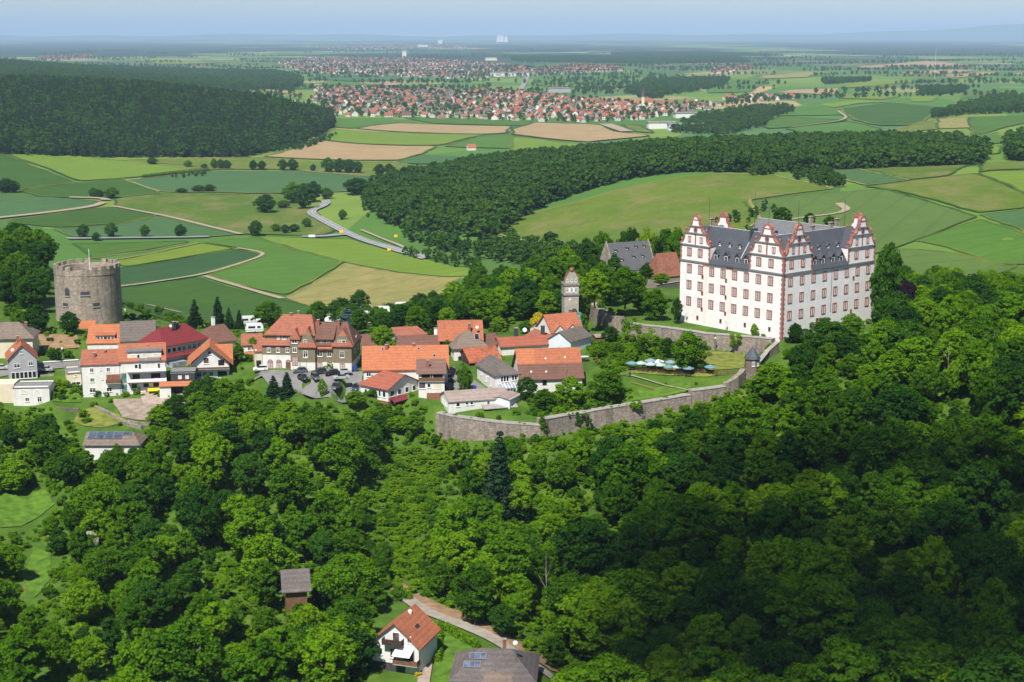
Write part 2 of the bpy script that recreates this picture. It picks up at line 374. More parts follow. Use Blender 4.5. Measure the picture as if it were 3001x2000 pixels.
us = np.linspace(-.62, .62, 361)
Ys = np.exp(np.concatenate([np.arange(math.log(70), math.log(225), .03), np.arange(math.log(225), math.log(640), .0045), np.arange(math.log(640), math.log(4000), .011), np.linspace(math.log(4000), math.log(90000), 90)]))
gx = (us[None, :] * Ys[:, None]).ravel(); gy = np.repeat(Ys, len(us)); gz = H(gx, gy)
nx, ny = len(us), len(Ys)
idx = np.arange(nx * ny).reshape(ny, nx)
fa = np.stack([idx[:-1, :-1], idx[:-1, 1:], idx[1:, 1:], idx[1:, :-1]], -1).reshape(-1, 4)
me = bpy.data.meshes.new('ground'); me.from_pydata(np.c_[gx, gy, gz].tolist(), [], fa.tolist())
me.polygons.foreach_set('use_smooth', [True] * len(me.polygons))
t = NT('ground_land')
p = t.pos(); geo = t.new('ShaderNodeNewGeometry'); sx = t.new('ShaderNodeSeparateXYZ'); t.ln(geo.outputs['Position'], sx.inputs[0])
near = t.ramp(t.noise(.12, 6, p, .65), [(.30, (.03, .075, .007)), (.5, (.065, .135, .010)), (.62, (.095, .165, .014)), (.78, (.19, .18, .05))])
near = t.mix(t.ramp(t.noise(1.4, 4, p, .7), [(.4, (0, 0, 0)), (.7, (.55,) * 3)]), near, (.04, .085, .010))
v = t.new('ShaderNodeTexVoronoi'); v.inputs['Scale'].default_value = 1.0; t.ln(t.pos((.0042, .0026, 0), (0, 0, .35)), v.inputs['Vector'])
sc = t.new('ShaderNodeSeparateColor'); t.ln(v.outputs['Color'], sc.inputs[0])
far = t.ramp(sc.outputs[0], [(0, (.07, .165, .02)), (.25, (.11, .20, .025)), (.45, (.08, .16, .045)), (.6, (.15, .23, .03)), (.76, (.38, .28, .14)), (.84, (.065, .14, .02)), (.94, (.26, .25, .09))], 'CONSTANT')
far = t.mix(t.ramp(t.noise(.012, 3, p), [(.4, (0, 0, 0)), (.7, (.35,) * 3)]), far, (.05, .11, .03))
wood = t.ramp(t.noise(1, 4, t.pos((.00028, .00016, 0))), [(.44, (0, 0, 0)), (.47, (1, 1, 1))])
dist = t.math('MULTIPLY', t.math('SUBTRACT', sx.outputs['Y'], 5500), 1 / 5000)
far = t.mix(t.math('MULTIPLY', wood, t.ramp(dist, [(0, (0, 0, 0)), (1, (1, 1, 1))])), far, (.014, .038, .016))
fmask = t.ramp(t.math('MULTIPLY', t.math('SUBTRACT', sx.outputs['Y'], 620), 1 / 60), [(0, (0, 0, 0)), (1, (1, 1, 1))])
me.materials.append(t.out(t.mix(fmask, near, far), .95))
ground = tag(link('ground', me), kind='structure')

# ------------------------------------------------------------------ sheets laid on the ground
def cdt(poly, sp):
    xs = [p[0] for p in poly]; ys = [p[1] for p in poly]; n = len(poly)
    bp = []
    for i in range(n):
        a = np.array(poly[i][:2]); b = np.array(poly[(i + 1) % n][:2]); k = max(1, int(np.linalg.norm(b - a) / sp))
        bp += [a + (b - a) * j / k for j in range(k)]
    gxx, gyy = np.meshgrid(np.arange(min(xs), max(xs), sp), np.arange(min(ys), max(ys), sp)); gxx = gxx.ravel(); gyy = gyy.ravel()
    ins = inpoly(gxx, gyy, bp); pts = [Vector(map(float, q)) for q in bp] + [Vector((float(a), float(b))) for a, b in zip(gxx[ins], gyy[ins])]
    m = len(bp)
    r = mgeo.delaunay_2d_cdt(pts, [(i, (i + 1) % m) for i in range(m)], [list(range(m))], 1, 1e-4)
    return r[0], r[2]
def smoothpoly(pts, closed=True, it=1):
    for _ in range(it):
        q = []; n = len(pts)
        for i in range(n if closed else n - 1):
            a = np.array(pts[i], float); b = np.array(pts[(i + 1) % n], float); q += [a * .75 + b * .25, a * .25 + b * .75]
        pts = q if closed else [np.array(pts[0], float)] + q + [np.array(pts[-1], float)]
    return pts
def ragged(g, amp):
    out = []; n = len(g)
    for i in range(n):
        a, b = g[i], g[(i + 1) % n]; L_ = np.linalg.norm((b - a)[:2]); k = max(1, int(L_ / (amp * 9)))
        for j in range(k):
            q = a + (b - a) * j / k
            if j: q = q + np.array([rnd.gauss(0, amp * .5), rnd.gauss(0, amp * .5), 0])
            out.append(q)
    return out
def sheet(name, pix, m, off=None, sp=None, kind='structure', world_pts=False):
    g = pix if world_pts else hit(pix)
    g = ragged(g, max(1.0, float(np.mean([p[1] for p in g])) * .0011) if name == 'field' else .35)
    Ym = float(np.mean([p[1] for p in g])); sp_ = sp or max(2.2, Ym * .014); off_ = off if off is not None else max(.12, Ym * .0004)
    vs, fs = cdt([p[:2] for p in g], sp_)
    xs = np.array([v.x for v in vs]); ys = np.array([v.y for v in vs]); zs = H(xs, ys) + off_
    me = bpy.data.meshes.new(name); me.from_pydata(np.c_[xs, ys, zs].tolist(), [], [tuple(f) for f in fs])
    bm = bmesh.new(); bm.from_mesh(me); bmesh.ops.recalc_face_normals(bm, faces=bm.faces)
    if sum(f.normal.z for f in bm.faces) < 0: bmesh.ops.reverse_faces(bm, faces=bm.faces)
    bm.to_mesh(me); bm.free()
    me.polygons.foreach_set('use_smooth', [True] * len(me.polygons))
    me.materials.append(MAT[m] if isinstance(m, str) else m)
    return tag(link(name, me), kind=kind)
def ribbon(name, pix, width, m, off=None, kind='structure', world_pts=None, shift=0.0):
    g = world_pts or hit(pix); g = smoothpoly([q[:2] for q in g], False, 2)
    xy = np.array(g); d = np.gradient(xy, axis=0); d /= np.linalg.norm(d, axis=1)[:, None] + 1e-9; nrm = np.c_[-d[:, 1], d[:, 0]]
    seg = [xy[0]]
    for a, b in zip(xy[:-1], xy[1:]):
        k = max(1, int(np.linalg.norm(b - a) / max(2.5, a[1] * .006))); seg += [a + (b - a) * (j + 1) / k for j in range(k)]
    xy = np.array(seg); d = np.gradient(xy, axis=0); d /= np.linalg.norm(d, axis=1)[:, None] + 1e-9; nrm = np.c_[-d[:, 1], d[:, 0]]
    off_ = off if off is not None else max(.2, float(xy[:, 1].mean()) * .0009)
    K = np.linspace(-.5, .5, 5); vs = []; n = len(xy)
    for k in K: 
        q = xy + nrm * (k * width + shift); vs.append(np.c_[q, H(q[:, 0], q[:, 1]) + off_])
    vs = np.concatenate(vs); fs = [(j * n + i, j * n + i + 1, (j + 1) * n + i + 1, (j + 1) * n + i) for j in range(4) for i in range(n - 1)]
    me = bpy.data.meshes.new(name); me.from_pydata(vs.tolist(), [], fs); me.materials.append(MAT[m])
    return tag(link(name, me), kind=kind)
def field_mat(name, c, c2=None, rows=0.0, ang=0.0, patch=.35, nscale=.02):
    t = NT(name); c2 = c2 or mul(c, .72); p = t.pos()
    col = t.ramp(t.noise(nscale, 6, p, .65), [(.28, c2), (.7, c)])
    fine = t.noise(.22, 4, p, .7); col = t.mix(t.ramp(fine, [(.38, (0, 0, 0)), (.72, (.42,) * 3)]), col, mul(c2, .7))
    st = t.noise(1, 4, t.pos((.11, .006, 0), (0, 0, ang))); col = t.mix(t.ramp(st, [(.45, (0, 0, 0)), (.75, (max(rows, .25),) * 3)]), col, mul(c, .7) if rows < .3 else c2)
    if 'meadow' in name or 'olive' in name:
        col = t.mix(t.ramp(t.noise(.035, 6, t.pos((1, .45, 1)), .72), [(.46, (0, 0, 0)), (.66, (.75,) * 3)]), col, (.19, .165, .06))
        col = t.mix(t.ramp(t.noise(.11, 5, p, .7), [(.55, (0, 0, 0)), (.7, (.5,) * 3)]), col, mul(c2, .7)); return t.out(col, .95)
    w = t.new('ShaderNodeTexWave', wave_type='BANDS', bands_direction='X'); w.inputs['Scale'].default_value = .016; w.inputs['Distortion'].default_value = 1.2; w.inputs['Detail'].default_value = 1; w.inputs['Detail Scale'].default_value = .3
    t.ln(t.pos((1, 1, 0), (0, 0, ang)), w.inputs['Vector']); col = t.mix(t.ramp(w.outputs['Fac'], [(.93, (0, 0, 0)), (.985, (.3,) * 3)]), col, mul(c2, .62))
    return t.out(col, .95)
Z3 = lambda pts: [(x * .6375, 440 + y * .6375) for x, y in pts]
Z1 = lambda pts: [(x * .6375, 80 + y * .6375) for x, y in pts]
Z2 = lambda pts: [(1500 + x * .6375, 80 + y * .6375) for x, y in pts]
Z4 = lambda pts: [(1500 + x * .638, 350 + y * .638) for x, y in pts]
FC = dict(light=((.1512, .2344, .0182), (.1172, .1966, .0151)), green=((.0680, .1512, .0106), (.0514, .1172, .0091)), dark=((.0454, .1134, .0076), (.0333, .0869, .0068)), blue=((.0643, .1436, .0423), (.0484, .1134, .0318)),
  bluedark=((.0347, .0945, .0242), (.0272, .0756, .0189)), olive=((.0869, .1512, .0068), (.0590, .1172, .0060)), yellow=((.1663, .2268, .0136), (.1210, .1890, .0121)), tan=((.3780, .2722, .1361), (.3024, .2117, .1021)), stub=((.3326, .2570, .0983), (.1800, .1935, .0450)),
  meadow=((.1247, .1777, .0106), (.0741, .1361, .0076)), greygreen=((.0983, .1625, .0318), (.0741, .1323, .0242)), mid=((.0816, .1777, .0189), (.0574, .1399, .0136)))
for k, (a, b) in FC.items():
    for i, an in enumerate((.4, 1.2)): field_mat(f'crop_{k}{i}', a, b, .6 if k == 'stub' else .2, an, nscale=.05 if k == 'stub' else .018)
FIELDS = [
 ('light0', Z3([(20,18),(330,25),(870,75),(985,95),(650,125),(370,145),(200,80)])), ('dark0', Z3([(-60,20),(20,20),(120,60),(350,152),(80,185),(-60,195)])),
 ('dark1', Z3([(85,190),(350,155),(560,132),(735,200),(540,220),(200,218)])), ('blue0', Z3([(-60,205),(250,220),(470,240),(430,260),(-60,322)])),
 ('blue1', Z3([(575,142),(970,97),(1500,100),(1800,130),(1790,165),(1650,190),(1290,200),(740,195)])),
 ('olive0', Z3([(530,222),(745,203),(1300,204),(1420,272),(1540,375),(1480,394),(1120,390),(830,318),(540,265)])),
 ('dark1', Z3([(50,325),(430,270),(520,264),(735,300),(560,338),(250,358),(40,335)])), ('blue1', Z3([(250,365),(560,342),(740,307),(1095,391),(950,403),(340,403)])),
 ('green0', Z3([(335,432),(860,420),(860,428),(420,498)])), ('mid0', Z3([(415,500),(890,428),(915,430),(530,508)])), ('yellow0', Z3([(530,512),(920,431),(1080,454),(560,540)])),
 ('bluedark0', Z3([(545,545),(1082,459),(1205,481),(1180,498),(920,572),(545,628)])), ('mid1', Z3([(945,426),(1170,402),(1575,516),(1310,668),(955,580),(1225,488),(1110,454)])),
 ('light1', Z3([(1175,400),(1620,412),(1860,482),(2235,550),(2205,575),(1585,519)])), ('stub0', Z3([(1592,523),(2200,577),(2190,640),(2000,700),(1700,740),(1450,730),(1315,680)])),
 ('dark0', Z3([(550,640),(900,586),(1295,690),(1440,722),(1330,800),(800,800),(560,700)])),
 ('tan0', Z1([(1215,598),(1400,545),(1470,523),(1660,541),(2010,549),(1940,585),(1830,614),(1500,611)])), ('light0', Z1([(1475,519),(1530,472),(1830,486),(2220,496),(2020,545),(1650,538)])),
 ('tan1', Z1([(1640,468),(1720,452),(1830,444),(2353,458),(2330,490),(2230,494),(1830,483)])), ('mid0', Z1([(1548,420),(1800,416),(1830,441),(1640,465),(1530,466)])),
 ('green1', Z1([(1850,416),(2060,416),(2353,432),(2353,454),(1990,444)])), ('mid1', Z1([(2230,500),(2353,497),(2353,560),(2040,550)])), ('green0', Z1([(1000,245),(1440,262),(1430,285),(1100,285),(1000,275),(760,250)])),
 ('blue0', Z1([(1840,612),(1960,590),(2100,600),(2080,632),(1830,628)])), ('meadow0', Z1([(560,612),(1200,602),(1500,620),(1800,620),(1900,640),(1780,690),(1300,655),(900,655)])),
 ('tan1', Z2([(0,472),(105,440),(410,452),(470,482),(640,502),(350,530),(200,519),(0,495)])), ('light0', Z2([(0,502),(330,540),(240,560),(0,572)])),
 ('green0', Z2([(-60,432),(95,434),(60,455),(-60,455)])), ('meadow1', Z2([(510,450),(600,455),(650,490),(560,482)])),
 ('meadow0', Z4([(-160,480),(0,458),(250,395),(500,322),(700,282),(950,252),(1200,258),(1480,320),(1090,372),(1140,470),(1000,560),(700,640),(300,640),(100,560)])),
 ('greygreen0', Z4([(1060,382),(1300,352),(1700,322),(1780,342),(2140,450),(1850,560),(1770,590),(1600,640),(1200,640),(1150,480)])),
 ('mid1', Z4([(1855,560),(2150,462),(2400,545),(2400,668),(2100,622)])), ('greygreen1', Z4([(1770,597),(2100,628),(2330,672),(2240,710),(1800,720),(1650,680)])),
 ('meadow1', Z4([(1625,312),(1830,284),(2130,250),(2360,345),(2360,410),(2145,432),(1765,328)])), ('blue0', Z4([(1450,230),(1590,230),(1830,282),(1640,306),(1450,262)])),
 ('olive0', Z4([(1595,226),(2150,205),(2000,262),(1835,280)])), ('light1', Z4([(2145,250),(2400,236),(2400,352)])), ('blue1', Z4([(2150,440),(2400,415),(2400,540)])),
 ('meadow0', Z4([(2160,205),(2400,192),(2400,230),(2150,246)])),
 ('mid0', Z2([(1220,392),(1420,345),(1500,390),(1530,405),(1400,408),(1225,408)])), ('green1', Z2([(1140,450),(1235,410),(1550,432),(1250,465),(1180,470)])),
 ('light0', Z2([(1420,356),(1590,337),(1740,346),(1600,352),(1480,372)])), ('dark1', Z2([(1510,378),(1740,350),(1975,370),(1900,430),(1840,455),(1700,455),(1580,430)])),
 ('mid1', Z2([(1260,468),(1560,436),(1700,470),(1640,490),(1400,500)])), ('meadow0', Z2([(1690,488),(1900,437),(1960,425),(1960,470),(1780,490)])), ('stub0', Z2([(1955,425),(2095,416),(2112,465),(1960,470)])),
 ('green0', Z2([(2100,415),(2360,408),(2360,440),(2120,500)])), ('mid1', Z2([(2115,500),(2225,486),(2280,530),(2140,546)])), ('light1', Z2([(2165,552),(2255,548),(2230,585),(2170,588)])),
 ('tan0', Z2([(1590,185),(1900,158),(2110,175),(2080,183),(1850,188),(1620,190)])), ('tan1', Z2([(1790,212),(2000,198),(2150,200),(1980,218),(1820,219)])), ('tan0', Z2([(1990,228),(2080,215),(2215,208),(2220,216),(2060,233)])),
 ('tan1', Z2([(1215,302),(1300,290),(1500,284),(1480,312),(1350,308)])), ('yellow0', Z2([(1500,280),(1600,262),(1780,246),(1850,255),(1700,270),(1560,280)])), ('greygreen0', Z2([(1830,240),(2080,222),(2050,245),(1860,258)])),
 ('yellow0', Z2([(1490,312),(1740,312),(1780,322),(1700,335),(1500,328)])), ('light0', Z2([(1820,322),(1960,318),(1930,345),(1840,345)])), ('greygreen1', Z2([(2080,290),(2260,288),(2200,310),(2060,335)])),
 ('light1', Z2([(930,235),(1140,207),(1150,222),(1080,238),(920,248)])), ('mid0', Z2([(880,275),(940,248),(1140,228),(1145,270),(1100,300),(900,305)])), ('stub0', Z2([(1150,228),(1360,208),(1390,215),(1360,232),(1160,240)])),
 ('mid0', Z2([(100,240),(520,225),(540,250),(400,262),(110,270)])), ('yellow0', Z2([(150,268),(390,264),(390,276),(140,276)])), ('greygreen0', Z1([(1150,140),(1270,150),(1250,190),(950,180),(1060,160)])),
 ('blue0', Z1([(1480,218),(1800,218),(1860,245),(1640,252),(1420,240)])), ('tan0', Z1([(1760,262),(1850,248),(1840,268),(1770,270)])), ('tan1', Z1([(1150,282),(1330,298),(1410,312),(1280,305)])),
 ('yellow0', Z1([(660,160),(700,155),(1020,165),(860,172),(720,172)])),
]
for i, (mk, poly) in enumerate(FIELDS):
    sheet('field', poly, 'crop_' + mk, off=None)
for i, (mk, poly) in enumerate(FIELDS):          # rough grass margins round the nearer fields
    g = hit(poly); Ym = float(np.mean([q[1] for q in g]))
    if Ym < 2700: ribbon('field_margin', None, Ym * .0019, ('crop_dark0', 'crop_olive0', 'crop_meadow0', 'crop_dark1', 'crop_stub0')[i % 5], off=Ym * .0006, world_pts=ragged(g, Ym * .0016) + [g[0]])
PATHS = [(Z3([(-20,318),(200,295),(430,264),(475,245)]), 7), (Z3([(520,262),(740,303),(860,330),(1110,392)]), 5), (Z3([(545,632),(780,600),(930,577),(1060,540),(1220,487),(1190,470),(1090,455)]), 3),
         (Z3([(940,583),(1120,635),(1300,688)]), 4), (Z3([(680,715),(830,752)]), 4), (Z3([(320,222),(470,225),(490,235)]), 9), (Z4([(1220,478),(1300,460),(1560,430),(1500,390)]), 5),
         (Z2([(430,450),(530,485)]), 22), (Z2([(1290,465),(1560,432),(1500,390)]), 5)]
for px_, w in PATHS: ribbon('path', px_, w, 'gravel_tan')
MAIN_ROAD = Z3([(1490,236),(1505,250),(1475,268),(1435,282),(1432,300),(1470,320),(1520,348),(1580,380),(1650,412),(1740,442),(1870,476),(1960,505)])
ribbon('road', MAIN_ROAD, 7.5, 'road_grey', off=1.3)
g = hit(MAIN_ROAD)
for sh in (-3.4, 0, 3.4): ribbon('road_marking', None, .22, 'line_white', off=1.7, world_pts=g, shift=sh)
ribbon('road', Z3([(310,412),(500,410),(700,408),(960,404)]), 7, 'road_grey', off=1.2)
ribbon('road', Z3([(1390,403),(1480,402),(1560,394),(1600,392)]), 9, 'road_grey', off=1.15)
ribbon('path', Z3([(1660,372),(1750,408),(1860,455)]), 2.4, 'gravel_tan', off=1.1)
ribbon('road', [(1548, 222), (1540, 240), (1528, 264)], 16, 'road_grey', off=2.5)
# ------------------------------------------------------------------ building kit
WCACHE = {}; FOOT = []
SIDE = {'F': 0.0, 'R': math.pi / 2, 'B': math.pi, 'L': -math.pi / 2}
def win_mesh(w, h, st):
    k = (round(w, 2), round(h, 2), st)
    if k in WCACHE: return WCACHE[k]
    fr, gl = MB(), MB(); ex = None
    fm, gm = {'s': ('red_sandstone', 'glass_castle'), 'c': ('red_sandstone', 'glass_castle'), 'n': ('red_sandstone', 'glass_dark'), 'd': ('white_paint', 'glass_dark'), 'g': ('timber_dark', 'glass_dark'), 'o': ('timber_brown', 'timber_dark'),
              'b': ('white_paint', 'glass_castle'), 't': ('timber_brown', 'glass_dark'), 'e': ('red_sandstone', 'timber_brown'), 'k': ('tower_stone', 'grey_dark'), 'p': ('white_paint', 'render_cream')}.get(st, ('white_paint', 'glass_dark'))
    f = .24 if st in 's' else (.15 if st in 'nce' else .1); d = .16 if st in 'scne' else .09
    x0, x1, z0, z1 = -w / 2, w / 2, -h / 2, h / 2
    for a, b, c, e in ((x0, x1, z1 - f, z1), (x0, x1, z0, z0 + f), (x0, x0 + f, z0 + f, z1 - f), (x1 - f, x1, z0 + f, z1 - f)): fr.box(a, b, -d, .05, c, e)
    if st in 'sc': fr.box(-.13, .13, -d + .02, .05, z0 + f, z1 - f)
    if st == 'w':
        fr.box(-.05, .05, -d + .02, .05, z0 + f, z1 - f)
        if h > 1.3: fr.box(x0 + f, x1 - f, -d + .025, .05, z1 - h * .34, z1 - h * .34 + .07)
    if st in 'wdbt': fr.box(x0 - .08, x1 + .08, -d - .08, .05, z0 - .1, z0 - .002)
    gl.add([(x0 + f, -.03, z0 + f), (x1 - f, -.03, z0 + f), (x1 - f, -.03, z1 - f), (x0 + f, -.03, z1 - f)], [(0, 1, 2, 3)])
    if st in 'sc':
        ex = MB()
        for s in (-1, 1):
            xa, xb = (x0 + f, -.13) if s < 0 else (.13, x1 - f)
            for a, b, c, e in ((xa, xb, z1 - f - .09, z1 - f), (xa, xb, z0 + f, z0 + f + .09), (xa, xa + .09, z0 + f, z1 - f), (xb - .09, xb, z0 + f, z1 - f)): ex.box(a, b, -.07, .0, c, e)
            ex.box((xa + xb) / 2 - .03, (xa + xb) / 2 + .03, -.065, 0, z0 + f, z1 - f)
            for q in (.36, .66): ex.box(xa, xb, -.062, 0, z0 + f + (h - 2 * f) * q - .035, z0 + f + (h - 2 * f) * q + .035)
    r = (fr.mesh('window', MAT[fm]), gl.mesh('pane', MAT[gm]), ex.mesh('sash', MAT['white_paint']) if ex else None)
    WCACHE[k] = r; return r
def win_at(parent, x, y, z, ang, w, h, st='w', name=None):
    nested = parent.parent is not None        # keep to thing > part > sub-part
    a, b, c = win_mesh(w, h, st)
    o = link(name or ('door' if st in 'oe' else 'window'), a, parent, (x, y, z), ang)
    for nm, m_ in (('pane' if st not in 'oe' else 'door_leaf', b), ('sash', c)):
        if m_: link(nm, m_, parent if nested else o, (x, y, z) if nested else (0, 0, 0), ang if nested else 0)
    return o
def win(hs, side, u, z, w, h, st='w'):
    W, D = hs['W'], hs['D']
    x, y = {'F': (u * W, 0), 'R': (W, u * D), 'B': (W - u * W, D), 'L': (0, D - u * D)}[side]
    return win_at(hs['root'], x, y, z, SIDE[side], w, h, st)
def roof_faces(mb, x0, x1, y0, y1, ze, zr, axis='x', i0=0., i1=0., th=.22, mi=0, hh=0.0):
    """pitched roof slab; ridge along axis, i0/i1 how far the ridge ends are set in (0 = gable)"""
    if axis == 'x': T = lambda a, b, z: (a, b, z); a0, a1, b0, b1 = x0, x1, y0, y1
    else: T = lambda a, b, z: (b, a, z); a0, a1, b0, b1 = y0, y1, x0, x1
    bm_ = (b0 + b1) / 2
    P = [T(a0, b0, ze), T(a1, b0, ze), T(a1, b1, ze), T(a0, b1, ze), T(a0 + i0, bm_, zr), T(a1 - i1, bm_, zr)]
    Q = [(p[0], p[1], p[2] - th) for p in P]
    top = [(0, 1, 5, 4), (2, 3, 4, 5), (1, 2, 5), (3, 0, 4)]
    if i0 == 0: top.remove((3, 0, 4))
    if i1 == 0: top.remove((1, 2, 5))
    fs = list(top) + [tuple(6 + k for k in reversed(f)) for f in top]
    rim = []
    rim += [(0, 1)]; rim += [(2, 3)]
    rim += [(1, 2)] if i1 else [(1, 5), (5, 2)]
    rim += [(3, 0)] if i0 else [(3, 4), (4, 0)]
    fs += [(a, b, 6 + b, 6 + a) for a, b in rim]
    return mb.add(P + Q, fs, mi)
def walls_mesh(mb, W, D, z0, ze, zr=None, axis='x', i0=0., i1=0., mi=0):
    mb.box(0, W, 0, D, z0, ze, mi)
    if zr is not None:
        if axis == 'x':
            for x, i, s in ((0, i0, 1), (W, i1, -1)):
                if not i: mb.extr([(x, .02, ze), (x, D - .02, ze), (x, D / 2, zr - .2)], (s * .3, 0, 0), mi)
        else:
            for y, i, s in ((0, i0, 1), (D, i1, -1)):
                if not i: mb.extr([(.02, y, ze), (W - .02, y, ze), (W / 2, y, zr - .2)], (0, s * .3, 0), mi)
    return mb
def frame(L, Rr, z):
    a = PZ(L[0], L[1], z); b = PZ(Rr[0], Rr[1], z); d = b - a
    return a, float(np.linalg.norm(d[:2])), math.atan2(d[1], d[0])
def house(name, label, L, Rr, z, D, eave, ridge, wall='render_white', roof='tile_orange', axis='x', ins=(0, 0), over=.45, wins=(), chim=(), cat='house', group=None, skirt=4.0, swap=False, th=.22, fr=None, eh=None, rh=None):
    """L,Rr: photo points of the two base corners of the front; eave/ridge: photo rows (or heights via eh/rh)"""
    a, W, ang = fr if fr else frame(L, Rr, z)
    root = thing(name, label, cat, a, ang, group)
    ca, sa = math.cos(ang), math.sin(ang)
    yw = lambda x, y: a[1] + sa * x + ca * y
    ze = eh if eh is not None else zat(yw(0, 0), eave) - z
    zr = rh if rh is not None else zat(yw(W / 2, D / 2), ridge) - z
    hs = dict(root=root, W=W, D=D, ze=ze, zr=zr, z=z, a=a, ang=ang)
    FOOT.append([(a[0] + ca * x - sa * y, a[1] + sa * x + ca * y) for x, y in ((-1.2, -1.8), (W + 1.2, -1.8), (W + 1.2, D + 1), (-1.2, D + 1))])
    walls_mesh(MB(), W, D, -skirt, ze, zr, axis, *ins).obj('wall', MAT[wall], root)
    o = over
    roof_faces(MB(), -o, W + o, -o, D + o, ze - .1 + (.0), zr + .05, axis, ins[0] + (o if ins[0] else 0), ins[1] + (o if ins[1] else 0), th).obj('roof', MAT[roof], root)
    for w in wins: win(hs, *w)
    for c in chim: chimney(hs, *c)
    return hs
def chimney(hs, x, y, top, w=.7, m='brick_red', par=None):
    mb = MB(); b = top - 2.6; mb.box(x - w / 2, x + w / 2, y - w / 2, y + w / 2, b, top)
    c = mb.obj('chimney', MAT[m], par or hs['root'])
    MB().box(x - w / 2 - .1, x + w / 2 + .1, y - w / 2 - .1, y + w / 2 + .1, top, top + .15).obj('chimney_cap', MAT['concrete'], c)
def skylight(hs, x, y, z, pitch, w=.9, h=1.2):
    o = MB().box(-w / 2, w / 2, -h / 2, h / 2, -.05, .1).obj('skylight', MAT['metal_grey'], hs['root'], (x, y, z)); o.rotation_euler = (pitch, 0, 0)
    g = MB().box(-w / 2 + .1, w / 2 - .1, -h / 2 + .1, h / 2 - .1, .1, .12).obj('pane', MAT['glass_dark'], o)
def dormer(root, x, y, z, ang, w, h, d, wall, roof, st='w', pitch=.6, kind='gable', ww=None, wh=None):
    o = link('dormer', walls_mesh(MB(), w, d, 0, h, h + w * pitch if kind == 'gable' else None, 'y').mesh('dormer', MAT[wall]), root, (x, y, z), ang)
    # origin at front-left of the dormer; front faces -y
    if kind == 'gable': roof_faces(MB(), -.22, w + .22, -.25, d, h - .05, h + w * pitch + .05, 'y', 0, 0, .12).obj('dormer_roof', MAT[roof], o)
    else: MB().extr([(-.3, -.35, h), (-.3, d, h + .35), (-.3, d, h + .55), (-.3, -.35, h + .2)], (w + .6, 0, 0)).obj('dormer_roof', MAT[roof], o)
    win_at(o, w / 2, 0, h * .52, 0, ww or w * .7, wh or h * .72, st)
    return o
def balcony(hs, x0, x1, z, d=1.5, h=1.0, m='white_paint', slab='concrete', y=0.0):
    o = MB().box(x0, x1, y - d, y + .02, z - .2, z).obj('balcony', MAT[slab], hs['root'])
    mb = MB(); mb.box(x0, x1, y - d, y - d + .1, z + .06, z + h); mb.box(x0, x0 + .1, y - d + .1, y, z + .06, z + h); mb.box(x1 - .1, x1, y - d + .1, y, z + .06, z + h)
    mb.obj('balustrade', MAT[m], o); return o
def dish(root, x, y, z, r=.5):
    mb = MB(); mb.lathe([(.02, .12), (r * .6, .07), (r, -.1), (r * .97, -.13), (r * .55, .03), (.02, .08)], 12)
    o = mb.obj('satellite_dish', MAT['white_paint'], root, (x, y, z)); o.rotation_euler = (R(65), 0, 0)
    return o

# ------------------------------------------------------------------ the castle
CA = PZ(2290, 997, 0); THC = .7067
castle = thing('castle', 'large white palace with red sandstone trim, curved gables and slate roofs on the hilltop', 'castle', CA, THC)
ZE, ZG, ZR, LX, LY, DEP = 19.4, 24.4, 29.8, 43.3, 41.0, 13.0
MB().box(0, LX, 0, DEP, -5, ZE).obj('wall', MAT['castle_white'], castle)
MB().box(0, DEP, DEP, LY, -5, ZE).obj('wall', MAT['castle_white'], castle)
MB().box(LX - DEP, LX, DEP, LY + 1, -5, ZE).obj('wall', MAT['castle_white'], castle)
mb = MB()                                   # main roofs
roof_faces(mb, 12.95, 29.9, -.5, DEP + .5, ZE + .05, ZR, 'x', 0, 0, .25)
MB_roof = mb.obj('roof', MAT['slate'], castle)
roof_faces(MB(), -.5, DEP + .5, 13.1, 28.8, ZE + .05, ZR + .03, 'y', 0, 0, .25).obj('roof', MAT['slate'], castle)
roof_faces(MB(), .2, DEP - .2, 3.0, LY - .3, ZE + .5, ZR - .06, 'y', 0, 0, .3).obj('roof', MAT['slate'], castle)
roof_faces(MB(), 3.0, LX - 3.0, .2, DEP - .2, ZE + .5, ZR - .08, 'x', 0, 0, .3).obj('roof', MAT['slate'], castle)
roof_faces(MB(), LX - DEP - .4, LX + .5, 4.0, LY + .8, ZE + .24, ZR - .4, 'y', 0, 0, .3).obj('roof', MAT['slate_pale'], castle)
for xa, xb, ya, yb, z in ((0, 6.5, 6.41, 6.59, ZR), (6.5, LX - 6.5, 6.41, 6.59, ZR), (6.41, 6.59, 6.5, LY - 6, ZR + .03), (LX - 6.55, LX - 6.35, 7, LY, ZR - .4)):
    MB().box(xa, xb, ya, yb, z - .02, z + .12).obj('ridge_cap', MAT['ridge_white'], castle)
def scroll(half, h1_=3.7, h2=2.2, h3=1.9):
    """right half of a curved gable outline (x, z), stepped in three tiers with scrolls"""
    P = [(half, 0), (half, .7)]
    for k in range(7):
        a = k / 6 * math.pi / 2; P.append((half * (.94 - .22 * math.sin(a)), .7 + (h1_ - 1.0) * (1 - math.cos(a))))
    P += [(half * .72, h1_), (half * .66, h1_ + .25)]
    for k in range(7):
        a = k / 6 * math.pi / 2; P.append((half * (.62 - .26 * math.sin(a)), h1_ + .25 + (h2 - .35) * (1 - math.cos(a))))
    P += [(half * .36, h1_ + h2), (half * .32, h1_ + h2 + .2)]
    for k in range(5):
        a = k / 4 * math.pi / 2; P.append((half * (.30 - .09 * math.sin(a)), h1_ + h2 + .2 + (h3 - .2) * (1 - math.cos(a))))
    return P
